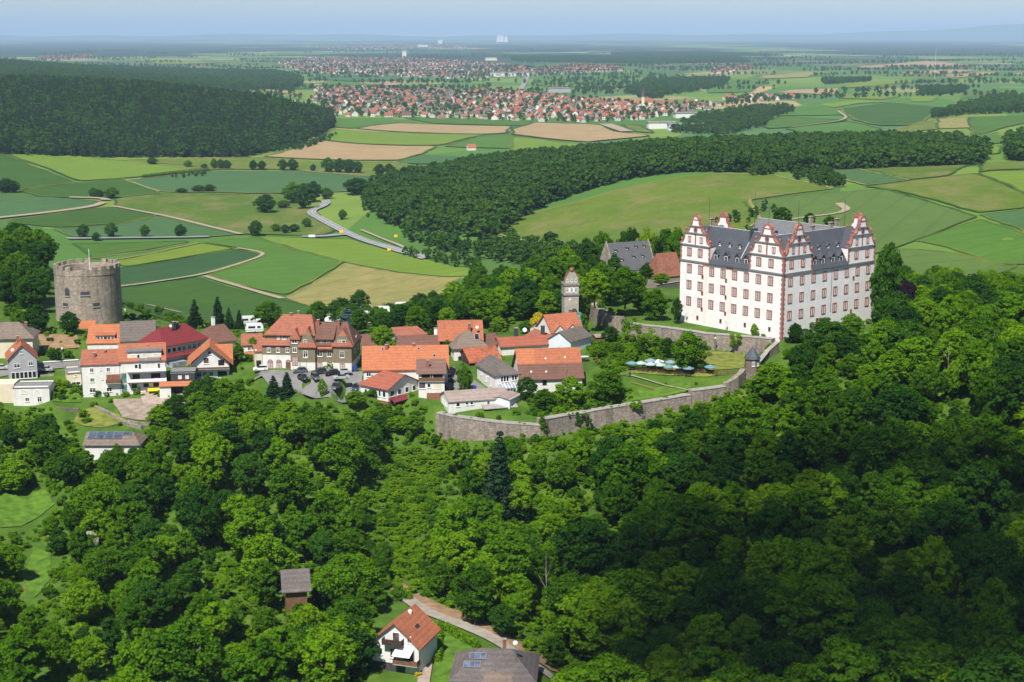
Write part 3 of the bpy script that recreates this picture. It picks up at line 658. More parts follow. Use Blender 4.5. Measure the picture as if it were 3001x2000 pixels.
def castle_gable(cx, cy, ang, half, left=True, right=True):
    """gable pavilion front; local frame: x along the wall, -y outwards, centred on the bay"""
    g = link('gable', None, castle, (cx, cy, 0), ang); P = scroll(half - .1)
    out = [(x, z) for x, z in P]; full = [(x, ZG + z) for x, z in out] + [(-x, ZG + z) for x, z in reversed(out)]
    g.data  # an Empty that groups nothing but the pieces of this gable
    me = MB().extr([(x, -.02, z) for x, z in full], (0, .7, 0)).obj('gable_wall', MAT['castle_white'], g)
    # red coping strip following the outline
    for sgn in (1, -1):
        mb = MB(); pts = [(sgn * x, ZG + z) for x, z in out]
        for (xa, za), (xb, zb) in zip(pts[:-1], pts[1:]):
            d = math.hypot(xb - xa, zb - za) or 1; nx_, nz_ = sgn * (zb - za) / d, -sgn * (xb - xa) / d
            w_ = .34
            mb.extr([(xa - nx_ * .12, -.18, za - nz_ * .12), (xb - nx_ * .12, -.18, zb - nz_ * .12), (xb + nx_ * (w_ - .12), -.18, zb + nz_ * (w_ - .12)), (xa + nx_ * (w_ - .12), -.18, za + nz_ * (w_ - .12))], (0, 1.02, 0))
        mb.obj('coping', MAT['red_sandstone'], g)
        for xx, zz, r in ((half * .96, .75, .36), (half * .68, 4.0, .34), (half * .33, 6.2, .26)):
            MB().lathe([(r * .75, -.5), (r * .75, 0), (r * .45, .15), (r, .55), (r * 1.05, .85), (r * .7, 1.15), (.1, 1.35)], 8, (sgn * xx, .25, ZG + zz)).obj('finial', MAT['red_sandstone'], g)
    top = ZG + 7.8; r = half * .23
    MB().extr([(r * math.cos(a) * 1.05, -.2, top + r * math.sin(a) * 1.0) for a in np.linspace(0, math.pi, 11)], (0, 1.1, 0)).obj('crest', MAT['red_sandstone'], g)
    MB().extr([(r * .55 * math.cos(a), -.23, top + .1 + r * .5 * math.sin(a)) for a in np.linspace(0, math.pi, 9)], (0, .02, 0)).obj('crest_face', MAT['castle_cream'], g)
    MB().lathe([(.12, 0), (.24, .2), (.24, .4), (.06, .6)], 8, (0, .3, top + r)).obj('finial', MAT['red_sandstone'], g)
    # ledges
    for zz, hw, m in ((0, half + .12, 'cornice_grey'), (3.7, half * .72, 'cornice_grey'), (5.9, half * .38, 'cornice_grey')):
        MB().box(-hw, hw, -.36, .0, ZG + zz - .18, ZG + zz + .12).obj('ledge', MAT[m], g)
    # oculus
    ring = [(.78 * math.cos(a), .9 * math.sin(a)) for a in np.linspace(0, 6.2832, 17)[:-1]]
    MB().extr([(x, -.2, ZG + 4.75 + z) for x, z in ring], (0, .2, 0)).obj('oculus', MAT['red_sandstone'], g)
    MB().extr([(x * .62, -.22, ZG + 4.75 + z * .62) for x, z in ring], (0, .02, 0)).obj('pane', MAT['glass_castle'], g)
    MB().box(-.22, .22, -.14, .0, ZG + .12, ZG + 3.5).obj('pilaster', MAT['red_sandstone'], g)
    for s in (-1, 1): win_at(g, s * half * .40, -.02, ZG + 1.7, 0, 1.25, 1.9, 'c')
    return g
BAYS = [(-1, 6.55, 6.55), (-1, 34.9, 6.1), (1, 6.45, 6.45), (1, 36.6, 6.7)]     # facade (-1: along y, 1: along x), centre, half width
for sd, c, hw in BAYS:
    if sd < 0:
        castle_gable(0, c, -math.pi / 2, hw); MB().box(.03, 6.5, c - hw + .02, c + hw - .02, ZE - .03, ZG).obj('pavilion_wall', MAT['castle_white'], castle)
        roof_faces(MB(), .5, 7.0, c - hw, c + hw, ZG, ZR - .1, 'x', 0, 0, .25).obj('roof', MAT['slate'], castle)
    else:
        castle_gable(c, 0, 0, hw); MB().box(c - hw + .02, c + hw - .02, .03, 6.5, ZE - .03, ZG).obj('pavilion_wall', MAT['castle_white'], castle)
        roof_faces(MB(), c - hw, c + hw, .5, 7.0, ZG, ZR - .12, 'y', 0, 0, .25).obj('roof', MAT['slate'], castle)
castle_gable(DEP, 34.9, math.pi / 2, 6.1); castle_gable(LX, 6.5, math.pi / 2, 6.4)
roof_faces(MB(), 6.6, DEP - .4, 28.8, 41, ZG, ZR - .11, 'x', 0, 0, .25).obj('roof', MAT['slate'], castle)
MB().box(6.55, DEP - .03, 28.85, LY - .05, ZE - .05, ZG - .02).obj('pavilion_wall', MAT['castle_white'], castle)
MB().box(LX - 6.5, LX - .05, .05, DEP - .05, ZE - .05, ZG - .1).obj('pavilion_wall', MAT['castle_white'], castle)
# cornices
for a in ((-.34, 0, -.34, LY + .2), (-.34, LX + .3, -.34, 0)):
    MB().box(a[0], a[1], a[2], a[3], ZE - .25, ZE + .18).obj('cornice', MAT['cornice_grey'], castle)
# quoins: alternating long and short blocks, too small to tell apart singly
def quoins(x, y, z0, z1, dirs, wide=1.0):
    mb = MB(); z = z0; k = 0
    while z < z1 - .2:
        h = min(.72, z1 - z)
        for dx, dy in dirs:
            l = (.78 if k % 2 else .5) * wide
            if dx: mb.box(*sorted((x - .06 * dx, x + dx * l)), y - .1, y + .06, z + .02, z + h)
            else: mb.box(x - .1, x + .06, *sorted((y - .06 * dy, y + dy * l)), z + .02, z + h)
        z += h; k += 1
    return tag(mb.obj('quoins', MAT['red_sandstone'], castle), kind='stuff')
quoins(0, 0, -2, ZE - .25, ((1, 0), (0, 1)))
quoins(0, 0, ZE + .2, ZG - .2, ((1, 0), (0, 1)))
for c, s in ((13.05, -1), (28.85, 1), (41, -1)): quoins(0, c, ZE + .2, ZG - .2, ((0, s),), .8)
for c, s in ((12.9, -1), (29.95, 1), (43.25, -1)): quoins(c, 0, ZE + .2, ZG - .2, ((s, 0),), .8)
LY_W = [4.8 + 4.62 * k for k in range(8)]; LX_W = [3.1 + 5.29 * k for k in range(8)]
for y in LY_W:
    for z in (6.85, 11.95, 17.0): win_at(castle, 0, y, z, -math.pi / 2, 2.0, 2.8, 's')
for x in LX_W:
    for z in (6.95, 12.0, 17.05): win_at(castle, x, 0, z, 0, 1.9, 2.8, 's')
for y in (4.8, 9.5, 32.8, 37.3): win_at(castle, 0, y, 22.2, -math.pi / 2, 1.9, 2.6, 's')
for x in (3.3, 8.5, 33.9, 39.3): win_at(castle, x, 0, 22.2, 0, 1.8, 2.6, 's')
for y in (31.6, 22.0):
    for z in (4.9, 9.9, 15.0): win_at(castle, 0, y, z, -math.pi / 2, .75, 1.15, 'n')
for y, z in ((4.6, 2.6), (14.1, 2.5), (23.8, 2.3), (33.3, 2.0)): win_at(castle, 0, y, z, -math.pi / 2, .85, 1.25, 'n')
for x, z in ((13.4, 2.4), (34.6, 2.3), (33, 15.1), (32.4, 4.9)): win_at(castle, x, 0, z, 0, .8, 1.1, 'n')
win_at(castle, 16.2, 0, 3.3, 0, 1.2, 2.6, 'e')
for y in (30.3, 20.7):
    MB().box(-.16, .02, y - .35 - (.5 if y < 25 else .3), y + .35 + (.5 if y < 25 else .3), -2, ZE - 1.0).obj('pilaster', MAT['castle_cream'], castle)
    MB().box(-.2, .02, y - 1.1, y + 1.1, ZE - 1.0, ZE - .26).obj('capital', MAT['red_sandstone'], castle)
MB().tube([(22.3, -.12, 6), (22.3, -.12, ZE)], .09).obj('downpipe', MAT['metal_grey'], castle)
MB().tube([(.15, -.2, 5.0), (-.15, -.2, 5.0), (-.2, -.15, ZE)], .05).obj('downpipe', MAT['metal_grey'], castle)
# dormers on the two visible slopes
sl = (ZR - ZE) / 6.5
for y in (27.0, 22.8, 18.3, 14.9): dormer(castle, .55, y + .8, ZE + 1.15, -math.pi / 2, 1.7, 1.75, 2.2, 'grey_dark', 'slate', 'b', .8, ww=1.35, wh=1.5)
for x in (14.7, 18.6, 23.3, 27.2): dormer(castle, x - .8, .55, ZE + 1.15, 0, 1.7, 1.75, 2.2, 'grey_dark', 'slate', 'b', .8, ww=1.35, wh=1.5)
for y in (27.6, 23.6, 19.6, 14.8): dormer(castle, 3.1, y + .5, ZE + 5.2, -math.pi / 2, .95, .9, 1.3, 'grey_dark', 'slate', 'd', .7)
for x in (15.2, 19.8, 24.2, 28.8): dormer(castle, x - .5, 3.1, ZE + 5.2, 0, .95, .9, 1.3, 'grey_dark', 'slate', 'd', .7)
for y in (17.2, 9.4):                       # fire walls standing above the slates
    mb = MB(); mb.extr([(4.4, y, ZE + 7.0), (8.6, y, ZE + 7.0), (8.2, y, ZR + .9), (5.0, y, ZR + .9)], (0, .45, 0)); o = mb.obj('fire_wall', MAT['slate'], castle)
    MB().extr([(-.45 + 1.2, y - .12, ZE + 1.0 + 1.4), (4.4, y - .12, ZE + 7.0 + .3), (4.4, y - .12, ZE + 7.35), (.75, y - .12, ZE + 2.75)], (0, .22, 0)).obj('flashing', MAT['ridge_white'], o)
for x, y, h in ((8.2, 36, 2.0), (38.2, 11, 1.9), (31, 7.8, 1.6), (21, 6.9, 1.5), (36.8, 20, 1.9)):
    c = MB().box(x - .7, x + .7, y - .45, y + .45, ZR - 1.6, ZR + h).obj('chimney', MAT['tower_stone'], castle); MB().box(x - .85, x + .85, y - .6, y + .6, ZR + h, ZR + h + .2).obj('chimney_cap', MAT['concrete'], c)
for x, y, h in ((5, 34, 10), (7, 12, 10), (25, 33, 11), (38, 8, 9), (33, 22, 8)):
    MB().tube([(x, y, ZR - 2), (x, y, ZR + h * .9)], .07, .04, 5).obj('lightning_rod', MAT['iron_dark'], castle)
# ------------------------------------------------------------------ walls of the castle hill
def wall_run(name, label, pts, m, th=1.5, bot=None, cope=None, bots=None, cat='wall'):
    """pts: world points of the outer top edge; the wall stands below them, thickness away from the camera"""
    root = thing(name, label, cat, pts[0]); o = np.array(pts[0]); n = len(pts)
    P = np.array(pts, float); d = np.gradient(P[:, :2], axis=0); d /= np.linalg.norm(d, axis=1)[:, None]; nr = np.c_[-d[:, 1], d[:, 0]]
    mb = MB(); vs = []
    for i in range(n):
        b = bots[i] if bots is not None else P[i, 2] - bot
        q = P[i, :2] + nr[i] * th; w = P[i, :2] - nr[i] * .12 * (P[i, 2] - b) / 8
        vs += [(P[i, 0], P[i, 1], P[i, 2]), (q[0], q[1], P[i, 2]), (q[0], q[1], b), (w[0], w[1], b)]
    fs = []
    for i in range(n - 1):
        a, c = i * 4, (i + 1) * 4
        for k in range(4): fs.append((a + k, a + (k + 1) % 4, c + (k + 1) % 4, c + k))
    fs += [(0, 3, 2, 1), tuple((n - 1) * 4 + k for k in range(4))]
    mb.add([np.array(v) - o for v in vs], fs); mb.obj('masonry', MAT[m], root)
    if cope:
        mb = MB(); vs = []
        for i in range(n):
            a = P[i, :2] - nr[i] * .12; q = P[i, :2] + nr[i] * (th + .1); z = P[i, 2] + .004
            vs += [(a[0], a[1], z), (q[0], q[1], z), (q[0], q[1], z + .18), (a[0], a[1], z + .18)]
        mb.add([np.array(v) - o for v in vs], fs); mb.obj('coping', MAT[cope], root)
    return root
def dense(pts, step=4.0, jit=0.0):
    out = [np.array(pts[0], float)]
    for a, b in zip(pts[:-1], pts[1:]):
        a = np.array(a, float); b = np.array(b, float); k = max(1, int(np.linalg.norm(b - a) / step))
        for j in range(k):
            q = a + (b - a) * (j + 1) / k; q[2] += rnd.uniform(-jit, jit); out.append(q)
    return out
W1 = [PZ(*p) for p in WALL_TOP]
seg_a = dense(smoothpoly(W1[:4], False, 1), 3, .08); seg_b = dense([W1[3] + np.array([.3, .1, 1.6])] + W1[4:8], 3, .1)
wall_run('bailey_wall', 'tall weathered rubble wall bulging out below the long low white building', seg_a, 'rubble_wall', 2.3, bots=[h1(p[0], p[1] - 3) - 4 for p in seg_a], cope='concrete')
wall_run('bailey_wall', 'long grey rubble wall climbing beside the garden lawn towards the small turret', seg_b, 'rubble_wall', 2.3, bots=[h1(p[0], p[1] - 3) - 4 for p in seg_b], cope='concrete')
seg_c = dense([W1[7] + np.array([.2, .1, 1.2]), W1[8]], 3, .1)
wall_run('bailey_wall', 'raised section of rubble wall just above the corner of the lawn', seg_c, 'rubble_wall', 2.3, bots=[h1(p[0], p[1] - 3) - 4 for p in seg_c], cope='concrete')
seg_d = dense([W1[8] + np.array([.1, .05, .9]), W1[9] + np.array([0, 0, .6]), PZ(2185, 1083, -3.8)], 2, .25)
wall_run('bailey_wall', 'short broken rubble wall rising steeply to the foot of the turret', seg_d, 'rubble_wall', 1.5, bots=[h1(p[0], p[1] - 3) - 4 for p in seg_d])
seg_e = dense([PZ(2228, 1062, -3.2), PZ(2255, 1030, -1.6), PZ(2283, 1003, .6)], 3, .15)
wall_run('stair_wall', 'stone wall climbing from the turret to the palace corner', seg_e, 'dark_rubble', 1.2, bot=4.5, cope='concrete')
seg_t = dense(terr_xy[4:], 4, .05)
wall_run('terrace_wall', 'retaining wall of pale rubble under the lawn in front of the palace', [p + np.array([0, 0, .25]) for p in seg_t], 'rubble_wall', 2.2, bot=9.0, cope='concrete')
seg_u = dense([terr_xy[0] + np.array([0, 0, 2.6]), terr_xy[1] + np.array([0, 0, 1.0]), terr_xy[2] + np.array([0, 0, .4]), terr_xy[3] + np.array([0, 0, .4])], 4, .15)
wall_run('ramp_wall', 'high grey rubble wall descending from the gatehouse beside the lawn', seg_u, 'rubble_wall', 2.2, bot=12.0)
for i, (x, y) in enumerate(((1845, 980), (1895, 985), (1768, 965))):        # blind arches in the terrace wall
    c = PZ(x, y, -3.4)
wall_run('court_wall', 'low stone wall with pale coping beside the palace lawn', dense([PZ(1925, 836, .8), PZ(1965, 830, .8), PZ(1992, 826, .8)], 4), 'dark_rubble', .6, bot=2.0, cope='concrete')
wall_run('garden_wall', 'grey stone retaining wall under the terraced back gardens', dense([PZ(275, 1190, -13), PZ(320, 1210, -13.6), PZ(360, 1236, -14.4), PZ(412, 1248, -14.4)], 3, .15), 'rubble_wall', .7, bot=2.4)
wall_run('garden_wall', 'low rubble wall beside the sloping flower bed', dense([PZ(150, 1184, -12.6), PZ(165, 1196, -13), PZ(230, 1198, -13)], 3, .12), 'dark_rubble', .7, bot=2.2)
wall_run('garden_wall', 'round ended stone wall below the garden path', dense([PZ(372, 1232, -14.0), PZ(405, 1240, -14.4), PZ(440, 1238, -14.2), PZ(452, 1228, -13.8)], 3, .12), 'rubble_wall', .7, bot=3.4)
wall_run('road_wall', 'low pale wall along the village street between the houses', dense([PZ(110, 1064, -6.6), PZ(230, 1056, -6.8)], 6), 'concrete', .5, bot=2.4, cope='white_paint')
wall_run('road_wall', 'concrete wall behind the silver car at the house corner', dense([PZ(118, 1100, -8.2), PZ(158, 1097, -8.2)], 6), 'concrete', .4, bot=2.0)
wall_run('car_park_wall', 'crumbling retaining wall under the edge of the car park', dense([PZ(885, 1172, -9.4), PZ(950, 1186, -10.4), PZ(1000, 1192, -11.2), PZ(1062, 1188, -11)], 3, .3), 'dark_rubble', .8, bot=4.5)

# ------------------------------------------------------------------ round tower
TB = PZ(250, 940, -4); TRAD = 10.5
tower = thing('round_tower', 'massive round battlemented stone tower with a flagpole beside the village', 'tower', TB + np.array([0, TRAD * .5, 0]))
TH = zat(TB[1] + TRAD * .5, 782) + 4
MB().lathe([(TRAD + .5, -4), (TRAD + .15, 1), (TRAD, TH - 1.8), (TRAD + .12, TH - 1.7), (TRAD + .05, TH), (TRAD - 2.2, TH), (TRAD - 2.3, TH - 2.2), (.1, TH - 2.4)], 56, cap=False).obj('shaft', MAT['tower_stone'], tower)
for k in range(22):
    a0 = 2 * math.pi * k / 22; a1 = a0 + 2 * math.pi / 22 * .66; r0, r1 = TRAD - .9, TRAD + .1
    if k in (5, 16): continue
    P = [(r * math.cos(a), r * math.sin(a), TH + .004) for r, a in ((r0, a0), (r1, a0), (r1, (a0 + a1) / 2), (r1, a1), (r0, a1))]
    MB().extr(P, (0, 0, 1.0 + .35 * rnd.random())).obj('merlon', MAT['tower_stone'], tower)
def tower_open(deg, z, w, h, arched):
    a = R(deg); x, y = (TRAD + .05) * math.cos(a), (TRAD + .05) * math.sin(a)
    o = link('window', None, tower, (x, y, z), a + math.pi / 2)
    n = 10 if arched else 1
    prof = [(-w / 2, -h / 2), (w / 2, -h / 2)] + [(w / 2 * math.cos(t_), h / 2 + (w / 2) * .9 * math.sin(t_)) for t_ in np.linspace(0, math.pi, 7)] if arched else [(-w / 2, -h / 2), (w / 2, -h / 2), (w / 2, h / 2), (-w / 2, h / 2)]
    MB().extr([(px_, -.1, pz_) for px_, pz_ in prof], (0, .9, 0)).obj('opening', MAT['grey_dark'], o)
    q = [(px_ * 1.25, pz_ * 1.2 + .02) for px_, pz_ in prof]
    MB().extr([(px_, .02, pz_) for px_, pz_ in q], (0, .6, 0)).obj('surround', MAT['dark_rubble'], o)
    MB().box(-w * .62, w * .62, -.28, .3, -h / 2 - .35, -h / 2 - .05).obj('sill', MAT['concrete'], o)
tower_open(-113, TH - 7.2, 1.6, 1.7, True); tower_open(-80, TH - 7.2, 2.5, 1.0, False); tower_open(-118, 6.0, 1.9, 1.0, False); tower_open(-62, 6.0, 1.9, 1.1, False)
MB().tube([(1.2, -1, TH - 2.5), (1.2, -1, TH + 6)], .12, .07, 8).obj('flagpole', MAT['white_paint'], tower)

# ------------------------------------------------------------------ village houses
W = lambda *a: a
h = house('hipped_house', 'cream house with grey brown hipped roof cut by the picture edge', (-62, 1052), (98, 1048), -6, 10, 993, 945, 'render_cream', 'tile_greybrown', ins=(4.5, 4.5), over=.7,
      wins=(('F', .70, 3.2, 1.9, 1.6, 'd'), ('F', .90, 3.4, 1.5, 1.6, 'd'), ('F', .68, .4, 1.2, 1.4, 'w')), chim=((13, 6, 9.5),))
h = house('gabled_house', 'slim slate grey gabled house with steep orange roof', (27, 1116), (111, 1110), -9, 10.5, 1056, 1000, 'render_grey', 'tile_orange', axis='y', over=.55,
      wins=(('F', .30, 4.2, 1.7, 1.35, 'w'), ('F', .78, 4.6, 1.3, 1.35, 'w'), ('F', .48, 8.0, .8, 1.0, 'w')), chim=((3.2, 6, 11.6),))
mb = MB(); 
for k in range(6): win_at(h['root'], 1.2 + k * 1.15, -.03, 1.3, 0, 1.05, 2.0, 'd')
dish(h['root'], 1.5, 2.0, 8.4)
h = house('flat_annex', 'white flat roofed annex below the grey gabled house', (40, 1180), (146, 1178), -12, 8, 1131, 0, 'render_white', 'flat_felt', eh=4.3, rh=4.45, over=.15,
      wins=(('F', .30, 2.9, 1.6, 1.1, 'p'), ('F', .66, 2.9, 1.0, 1.1, 'p'), ('F', .72, .8, 1.2, 1.6, 'w'), ('F', .38, .8, 1.1, 1.2, 'w')))
MB().box(-6, 0, 1.5, 8, -4, 4.9).obj('terrace_block', MAT['render_cream'], h['root'])
# white pair of houses
h = house('white_house', 'white end house with faded orange roof and two small roof vents', (244, 1164), (354, 1160), -12, 10, 1069, 1024, 'render_white', 'tile_russet', over=.35, skirt=5,
      wins=(('F', .26, 7.6, 1.0, 1.3, 'w'), ('F', .50, 7.9, .5, .7, 'w'), ('F', .70, 7.6, 1.0, 1.3, 'w'), ('F', .26, 4.8, 1.1, 1.2, 'w'), ('F', .53, 5.2, .5, .7, 'w'), ('F', .26, 1.9, 1.7, 1.4, 'w'), ('F', .70, 1.9, 1.5, 1.3, 'w')), chim=((3.4, 2.4, 12.0, .6), (6.2, 3.8, 12.4, .6)))
balcony(h, 6.5, 10.6, 3.9, 1.2, 1.0, 'timber_brown'); MB().box(6.6, 10.5, -.05, .02, 4.0, 6.2).obj('loggia_wall', MAT['brick_red'], h['root'])
skylight(h, 2.0, 1.6, h['ze'] + .95, .5, .8, .9); hA = h
h = house('white_house', 'white house with wide grey roofed dormer and stacked balconies', (355, 1160), (488, 1154), -12, 10.5, 1060, 1006, 'render_white', 'tile_orange', over=.35, skirt=5,
      wins=(('F', .36, 8.2, .9, 1.3, 'd'), ('F', .44, 7.9, .8, 2.1, 'd'), ('F', .86, 8.0, .8, 1.9, 'd'), ('F', .35, 5.2, 2.2, 1.9, 'd'), ('F', .78, 5.2, 2.8, 1.9, 'd'), ('F', .30, 2.6, 1.7, 1.4, 'd'), ('F', .56, 2.7, 1.7, 1.4, 'd'), ('F', .80, 2.7, 2.3, 1.4, 'd'),
            ('F', .57, .3, .9, 2.0, 'd'), ('F', .29, .5, .8, 1.6, 'd'), ('F', .10, .0, 1.3, 1.7, 'g')), chim=((6, 5, 13.3, .8), (7.8, 4.8, 13.4, .8)))
balcony(h, 2.0, h['W'] + .2, 6.9, 1.6, .9, 'white_paint'); balcony(h, 2.0, h['W'] + .2, 3.9, 1.6, .95, 'white_paint', 'timber_brown')
MB().box(.25, 1.7, -.06, .02, 3.6, 6.4).obj('stair_glazing', MAT['glass_green'], h['root']); MB().box(.25, 1.7, -.06, .02, .9, 3.2).obj('stair_glazing', MAT['glass_green'], h['root'])
dm = dormer(h['root'], 2.2, .75, h['ze'] - .2, 0, 9.3, 2.6, 4.2, 'render_white', 'slate_pale', 'p', kind='shed', ww=1.6, wh=1.1)
for u, w_, s_ in ((1.6, 1.7, 'p'), (3.0, .8, 'd'), (7.8, 1.4, 'p')): win_at(dm, u, 0, 1.3, 0, w_, 1.2, s_)
balcony(h, 5.2, 11.2, h['ze'] + .05, .9, .8, 'concrete', y=.4)
aw = MB().extr([(7.4, -.1, 1.9), (7.4, -2.4, 1.4), (7.4, -2.4, 1.47), (7.4, -.1, 1.97)], (3.2, 0, 0)).obj('awning', MAT['yellow_cloth'], h['root'])
MB().box(9.2, 10.2, -1.52, -1.46, 4.3, 5.0).obj('hanging_towel', MAT['pink_cloth'], h['root'])
h = house('flat_extension', 'small beige flat roofed garage beside the white end house', (198, 1135), (240, 1132), -10.5, 8, 1090, 0, 'render_cream', 'flat_felt', eh=4.2, rh=4.35, over=.2, wins=(('F', .6, 3.2, .6, .5, 'd'), ('F', .6, .9, 2.4, 1.0, 'w')))
h = house('orange_barn', 'house with broad plain orange roof and a strip dormer behind the white houses', (258, 1050), (360, 1048), -8, 13, 1006, 951, 'render_white', 'tile_bright', over=.3, skirt=5)
dm = dormer(h['root'], 2.4, 1.2, h['ze'] + .4, 0, 5.6, 1.6, 3.0, 'timber_brown', 'tile_bright', 'd', kind='shed', ww=1.3, wh=1.1)
for u in (.8, 1.9, 3.9, 5.0): win_at(dm, u, 0, .85, 0, 1.0, 1.1, 'b')
house('grey_barn', 'barn with large weathered grey brown roof beside the orange roof', (356, 1044), (456, 1040), -7.5, 14, 1000, 941, 'render_white', 'tile_grey', over=.35, skirt=5)
h = house('lean_to', 'small bright orange roofed shed below the round tower', (236, 975), (279, 973), -5.5, 4.5, 963, 940, 'timber_brown', 'tile_bright', over=.3, cat='shed')
h = house('red_roof_house', 'house with deep crimson metal roof and a strip of white windows', (482, 1076), (606, 1052), -8, 11, 1010, 956, 'render_white', 'metal_red', ins=(2.5, 3.2), over=.8, eh=6.3, rh=10.6,
      wins=tuple(('F', u, 4.6, 1.3, 1.4, s) for u, s in ((.12, 'd'), (.24, 'd'), (.36, 'b'), (.47, 'w'), (.60, 'w'), (.71, 'w'), (.83, 'w'), (.93, 'w'))) + (('F', .16, .8, 2.2, 1.5, 'd'), ('F', .75, 1.2, 1.2, 1.3, 'd')), chim=((7, 4, 12, .8, 'grey_dark'), (8.4, 4.5, 11.6, .7, 'grey_dark')))
MB().extr([(-.7, -.05, 3.7), (-.7, -1.5, 2.9), (-.7, -1.5, 2.72), (-.7, -.05, 3.5)], (h['W'] + 1.4, 0, 0)).obj('skirt_roof', MAT['metal_red'], h['root'])
MB().box(1.0, 6.0, -3.0, -.05, -3, 1.4).obj('porch', MAT['glass_lit'], h['root']); dish(h['root'], 5.6, 3.6, 11)
h = house('brown_roof_house', 'house with chocolate brown roof between the crimson roof and the conifers', (612, 1040), (692, 1030), -8, 11, 1005, 953, 'render_white', 'tile_brown', axis='x', ins=(3.5, 1.2), over=.6, chim=((4.2, 5.5, 10.4, .9, 'white_paint'),))
h = house('gabled_chalet', 'chalet with wide overhanging orange gable and a front balcony', (562, 1112), (672, 1108), -9, 11, 1074, 1008, 'render_white', 'tile_bright', axis='y', over=1.3, rh=9.6, eh=4.3,
      wins=(('F', .20, 1.2, 1.3, 1.3, 'w'), ('F', .36, 1.3, 1.3, 1.3, 'w'), ('F', .52, 1.3, 1.2, 1.3, 'w'), ('F', .82, 1.1, 2.6, 1.9, 'g'), ('F', .40, 5.3, 1.6, 1.8, 'b'), ('F', .80, 4.6, 1.7, 1.6, 'g'), ('F', .5, 7.6, 1.0, 1.0, 'b')))
balcony(h, -.2, h['W'] + .2, 3.1, 1.5, .5, 'timber_brown'); balcony(h, 0, h['W'] + .2, .0, 1.3, .5, 'white_paint')
roof_faces(MB(), 3, h['W'] + 1.2, 4, 10, 4.6, 8.6, 'x', 0, 0, .2).obj('roof', MAT['tile_bright'], h['root'])
h = house('dark_annex', 'dark clad flat annex with two small white windows and orange lean-to roof', (503, 1160), (573, 1158), -11.5, 8, 1095, 0, 'grey_dark', 'flat_felt', eh=6.6, rh=6.75, over=.12, wins=(('F', .38, 5.2, 1.0, 1.0, 'p'), ('F', .68, 5.2, 1.0, 1.0, 'p'), ('F', .5, 1.4, 5.6, 1.9, 'g')), cat='annex')
MB().extr([(-3.2, -.02, 4.1), (-3.2, -1.7, 3.1), (-3.2, -1.7, 2.95), (-3.2, -.02, 3.9)], (h['W'] + 3.4, 0, 0)).obj('lean_to_roof', MAT['tile_bright'], h['root'])
MB().box(-3.1, -.02, -1.3, 4, -4, 2.9).obj('garage_wall', MAT['render_white'], h['root'])
MB().box(.2, h['W'] - .1, -.9, -.7, -4.5, .2).obj('fence', MAT['concrete'], h['root'])

# ------------------------------------------------------------------ town hall
z0 = -7; a, Wt, ang = frame((770.5, 1085), (1034, 1089), z0); D = 13
FOOT.append([(a[0] - 2, a[1] - 3), (a[0] + Wt + 2, a[1] - 3), (a[0] + Wt + 2, a[1] + 15), (a[0] - 2, a[1] + 15)])
th_ = thing('town_hall', 'large olive shingled house with white ground floor, red hipped roofs and front gables', 'house', a, ang)
hs = dict(root=th_, W=Wt, D=D)
f = lambda zx: (zx - 405) / (1290 - 405) * Wt
MB().box(0, Wt, 0, D, -3, 4.6).obj('wall', MAT['render_white'], th_)
MB().box(-.05, f(690), -.06, D + .05, 4.6, 7.6).obj('shingle_wall', MAT['shingle_olive'], th_)
MB().box(f(690) + .01, Wt + .05, -.07, D + .06, 2.7, 7.6).obj('shingle_wall', MAT['shingle_olive'], th_)
xm = f(850)
MB().extr([(-.5, -.55, 7.5), (-.5, 1.7, 9.2), (-.5, 1.7, 9.0), (-.5, -.55, 7.3)], (f(700), 0, 0)).obj('skirt_roof', MAT['tile_russet'], th_)
MB().box(.9, f(700), 1.3, D - 1.0, 7.55, 10.4).obj('upper_wall', MAT['shingle_olive'], th_)
roof_faces(MB(), .3, xm + 2.2, .75, D - .4, 10.3, 15.2, 'x', 4.6, 2.0, .25).obj('roof', MAT['tile_russet'], th_)
roof_faces(MB(), xm - 1, Wt + .6, -.5, D + .4, 7.7, 13.2, 'x', 0, 3.0, .25).obj('roof', MAT['tile_brown'], th_)
MB().box(f(690), f(780), -1.1, 2, 2.7, 9.6).obj('stair_bay', MAT['shingle_olive'], th_)
MB().box(f(690), f(780), -1.12, 2, -3, 2.7).obj('stair_bay_base', MAT['render_white'], th_)
roof_faces(MB(), f(680), f(790), -1.5, 5, 9.5, 12.2, 'y', 1.2, 0, .2).obj('bay_roof', MAT['tile_russet'], th_)
def front_gable(x0, x1, zt, ze_):
    w = x1 - x0; cx = (x0 + x1) / 2
    MB().extr([(x0, -1.2, 2.72), (x1, -1.2, 2.72), (x1, -1.2, ze_), (cx + w * .24, -1.2, zt - 1.7), (cx - w * .24, -1.2, zt - 1.7), (x0, -1.2, ze_)], (0, 6, 0)).obj('gable_wall', MAT['shingle_olive'], th_)
    MB().box(x0 + .05, x1 - .05, -1.16, 3, -3, 2.7).obj('gable_base', MAT['render_white'], th_)
    roof_faces(MB(), x0 - .5, x1 + .5, -1.7, 6.5, ze_ - .5, zt, 'y', 2.0, 0, .25).obj('gable_roof', MAT['tile_russet'], th_)
front_gable(f(783), f(932), 12.6, 7.8); front_gable(f(1108), f(1288), 12.2, 8.2)
MB().extr([(f(935), -.1, 7.3), (f(935), -.9, 6.7), (f(935), -.9, 6.5), (f(935), -.1, 7.1)], (f(1105) - f(935), 0, 0)).obj('skirt_roof', MAT['tile_orange'], th_)
MB().box(f(932), f(1105), .2, 5, 7.0, 9.4).obj('dormer_wall', MAT['shingle_olive'], th_)
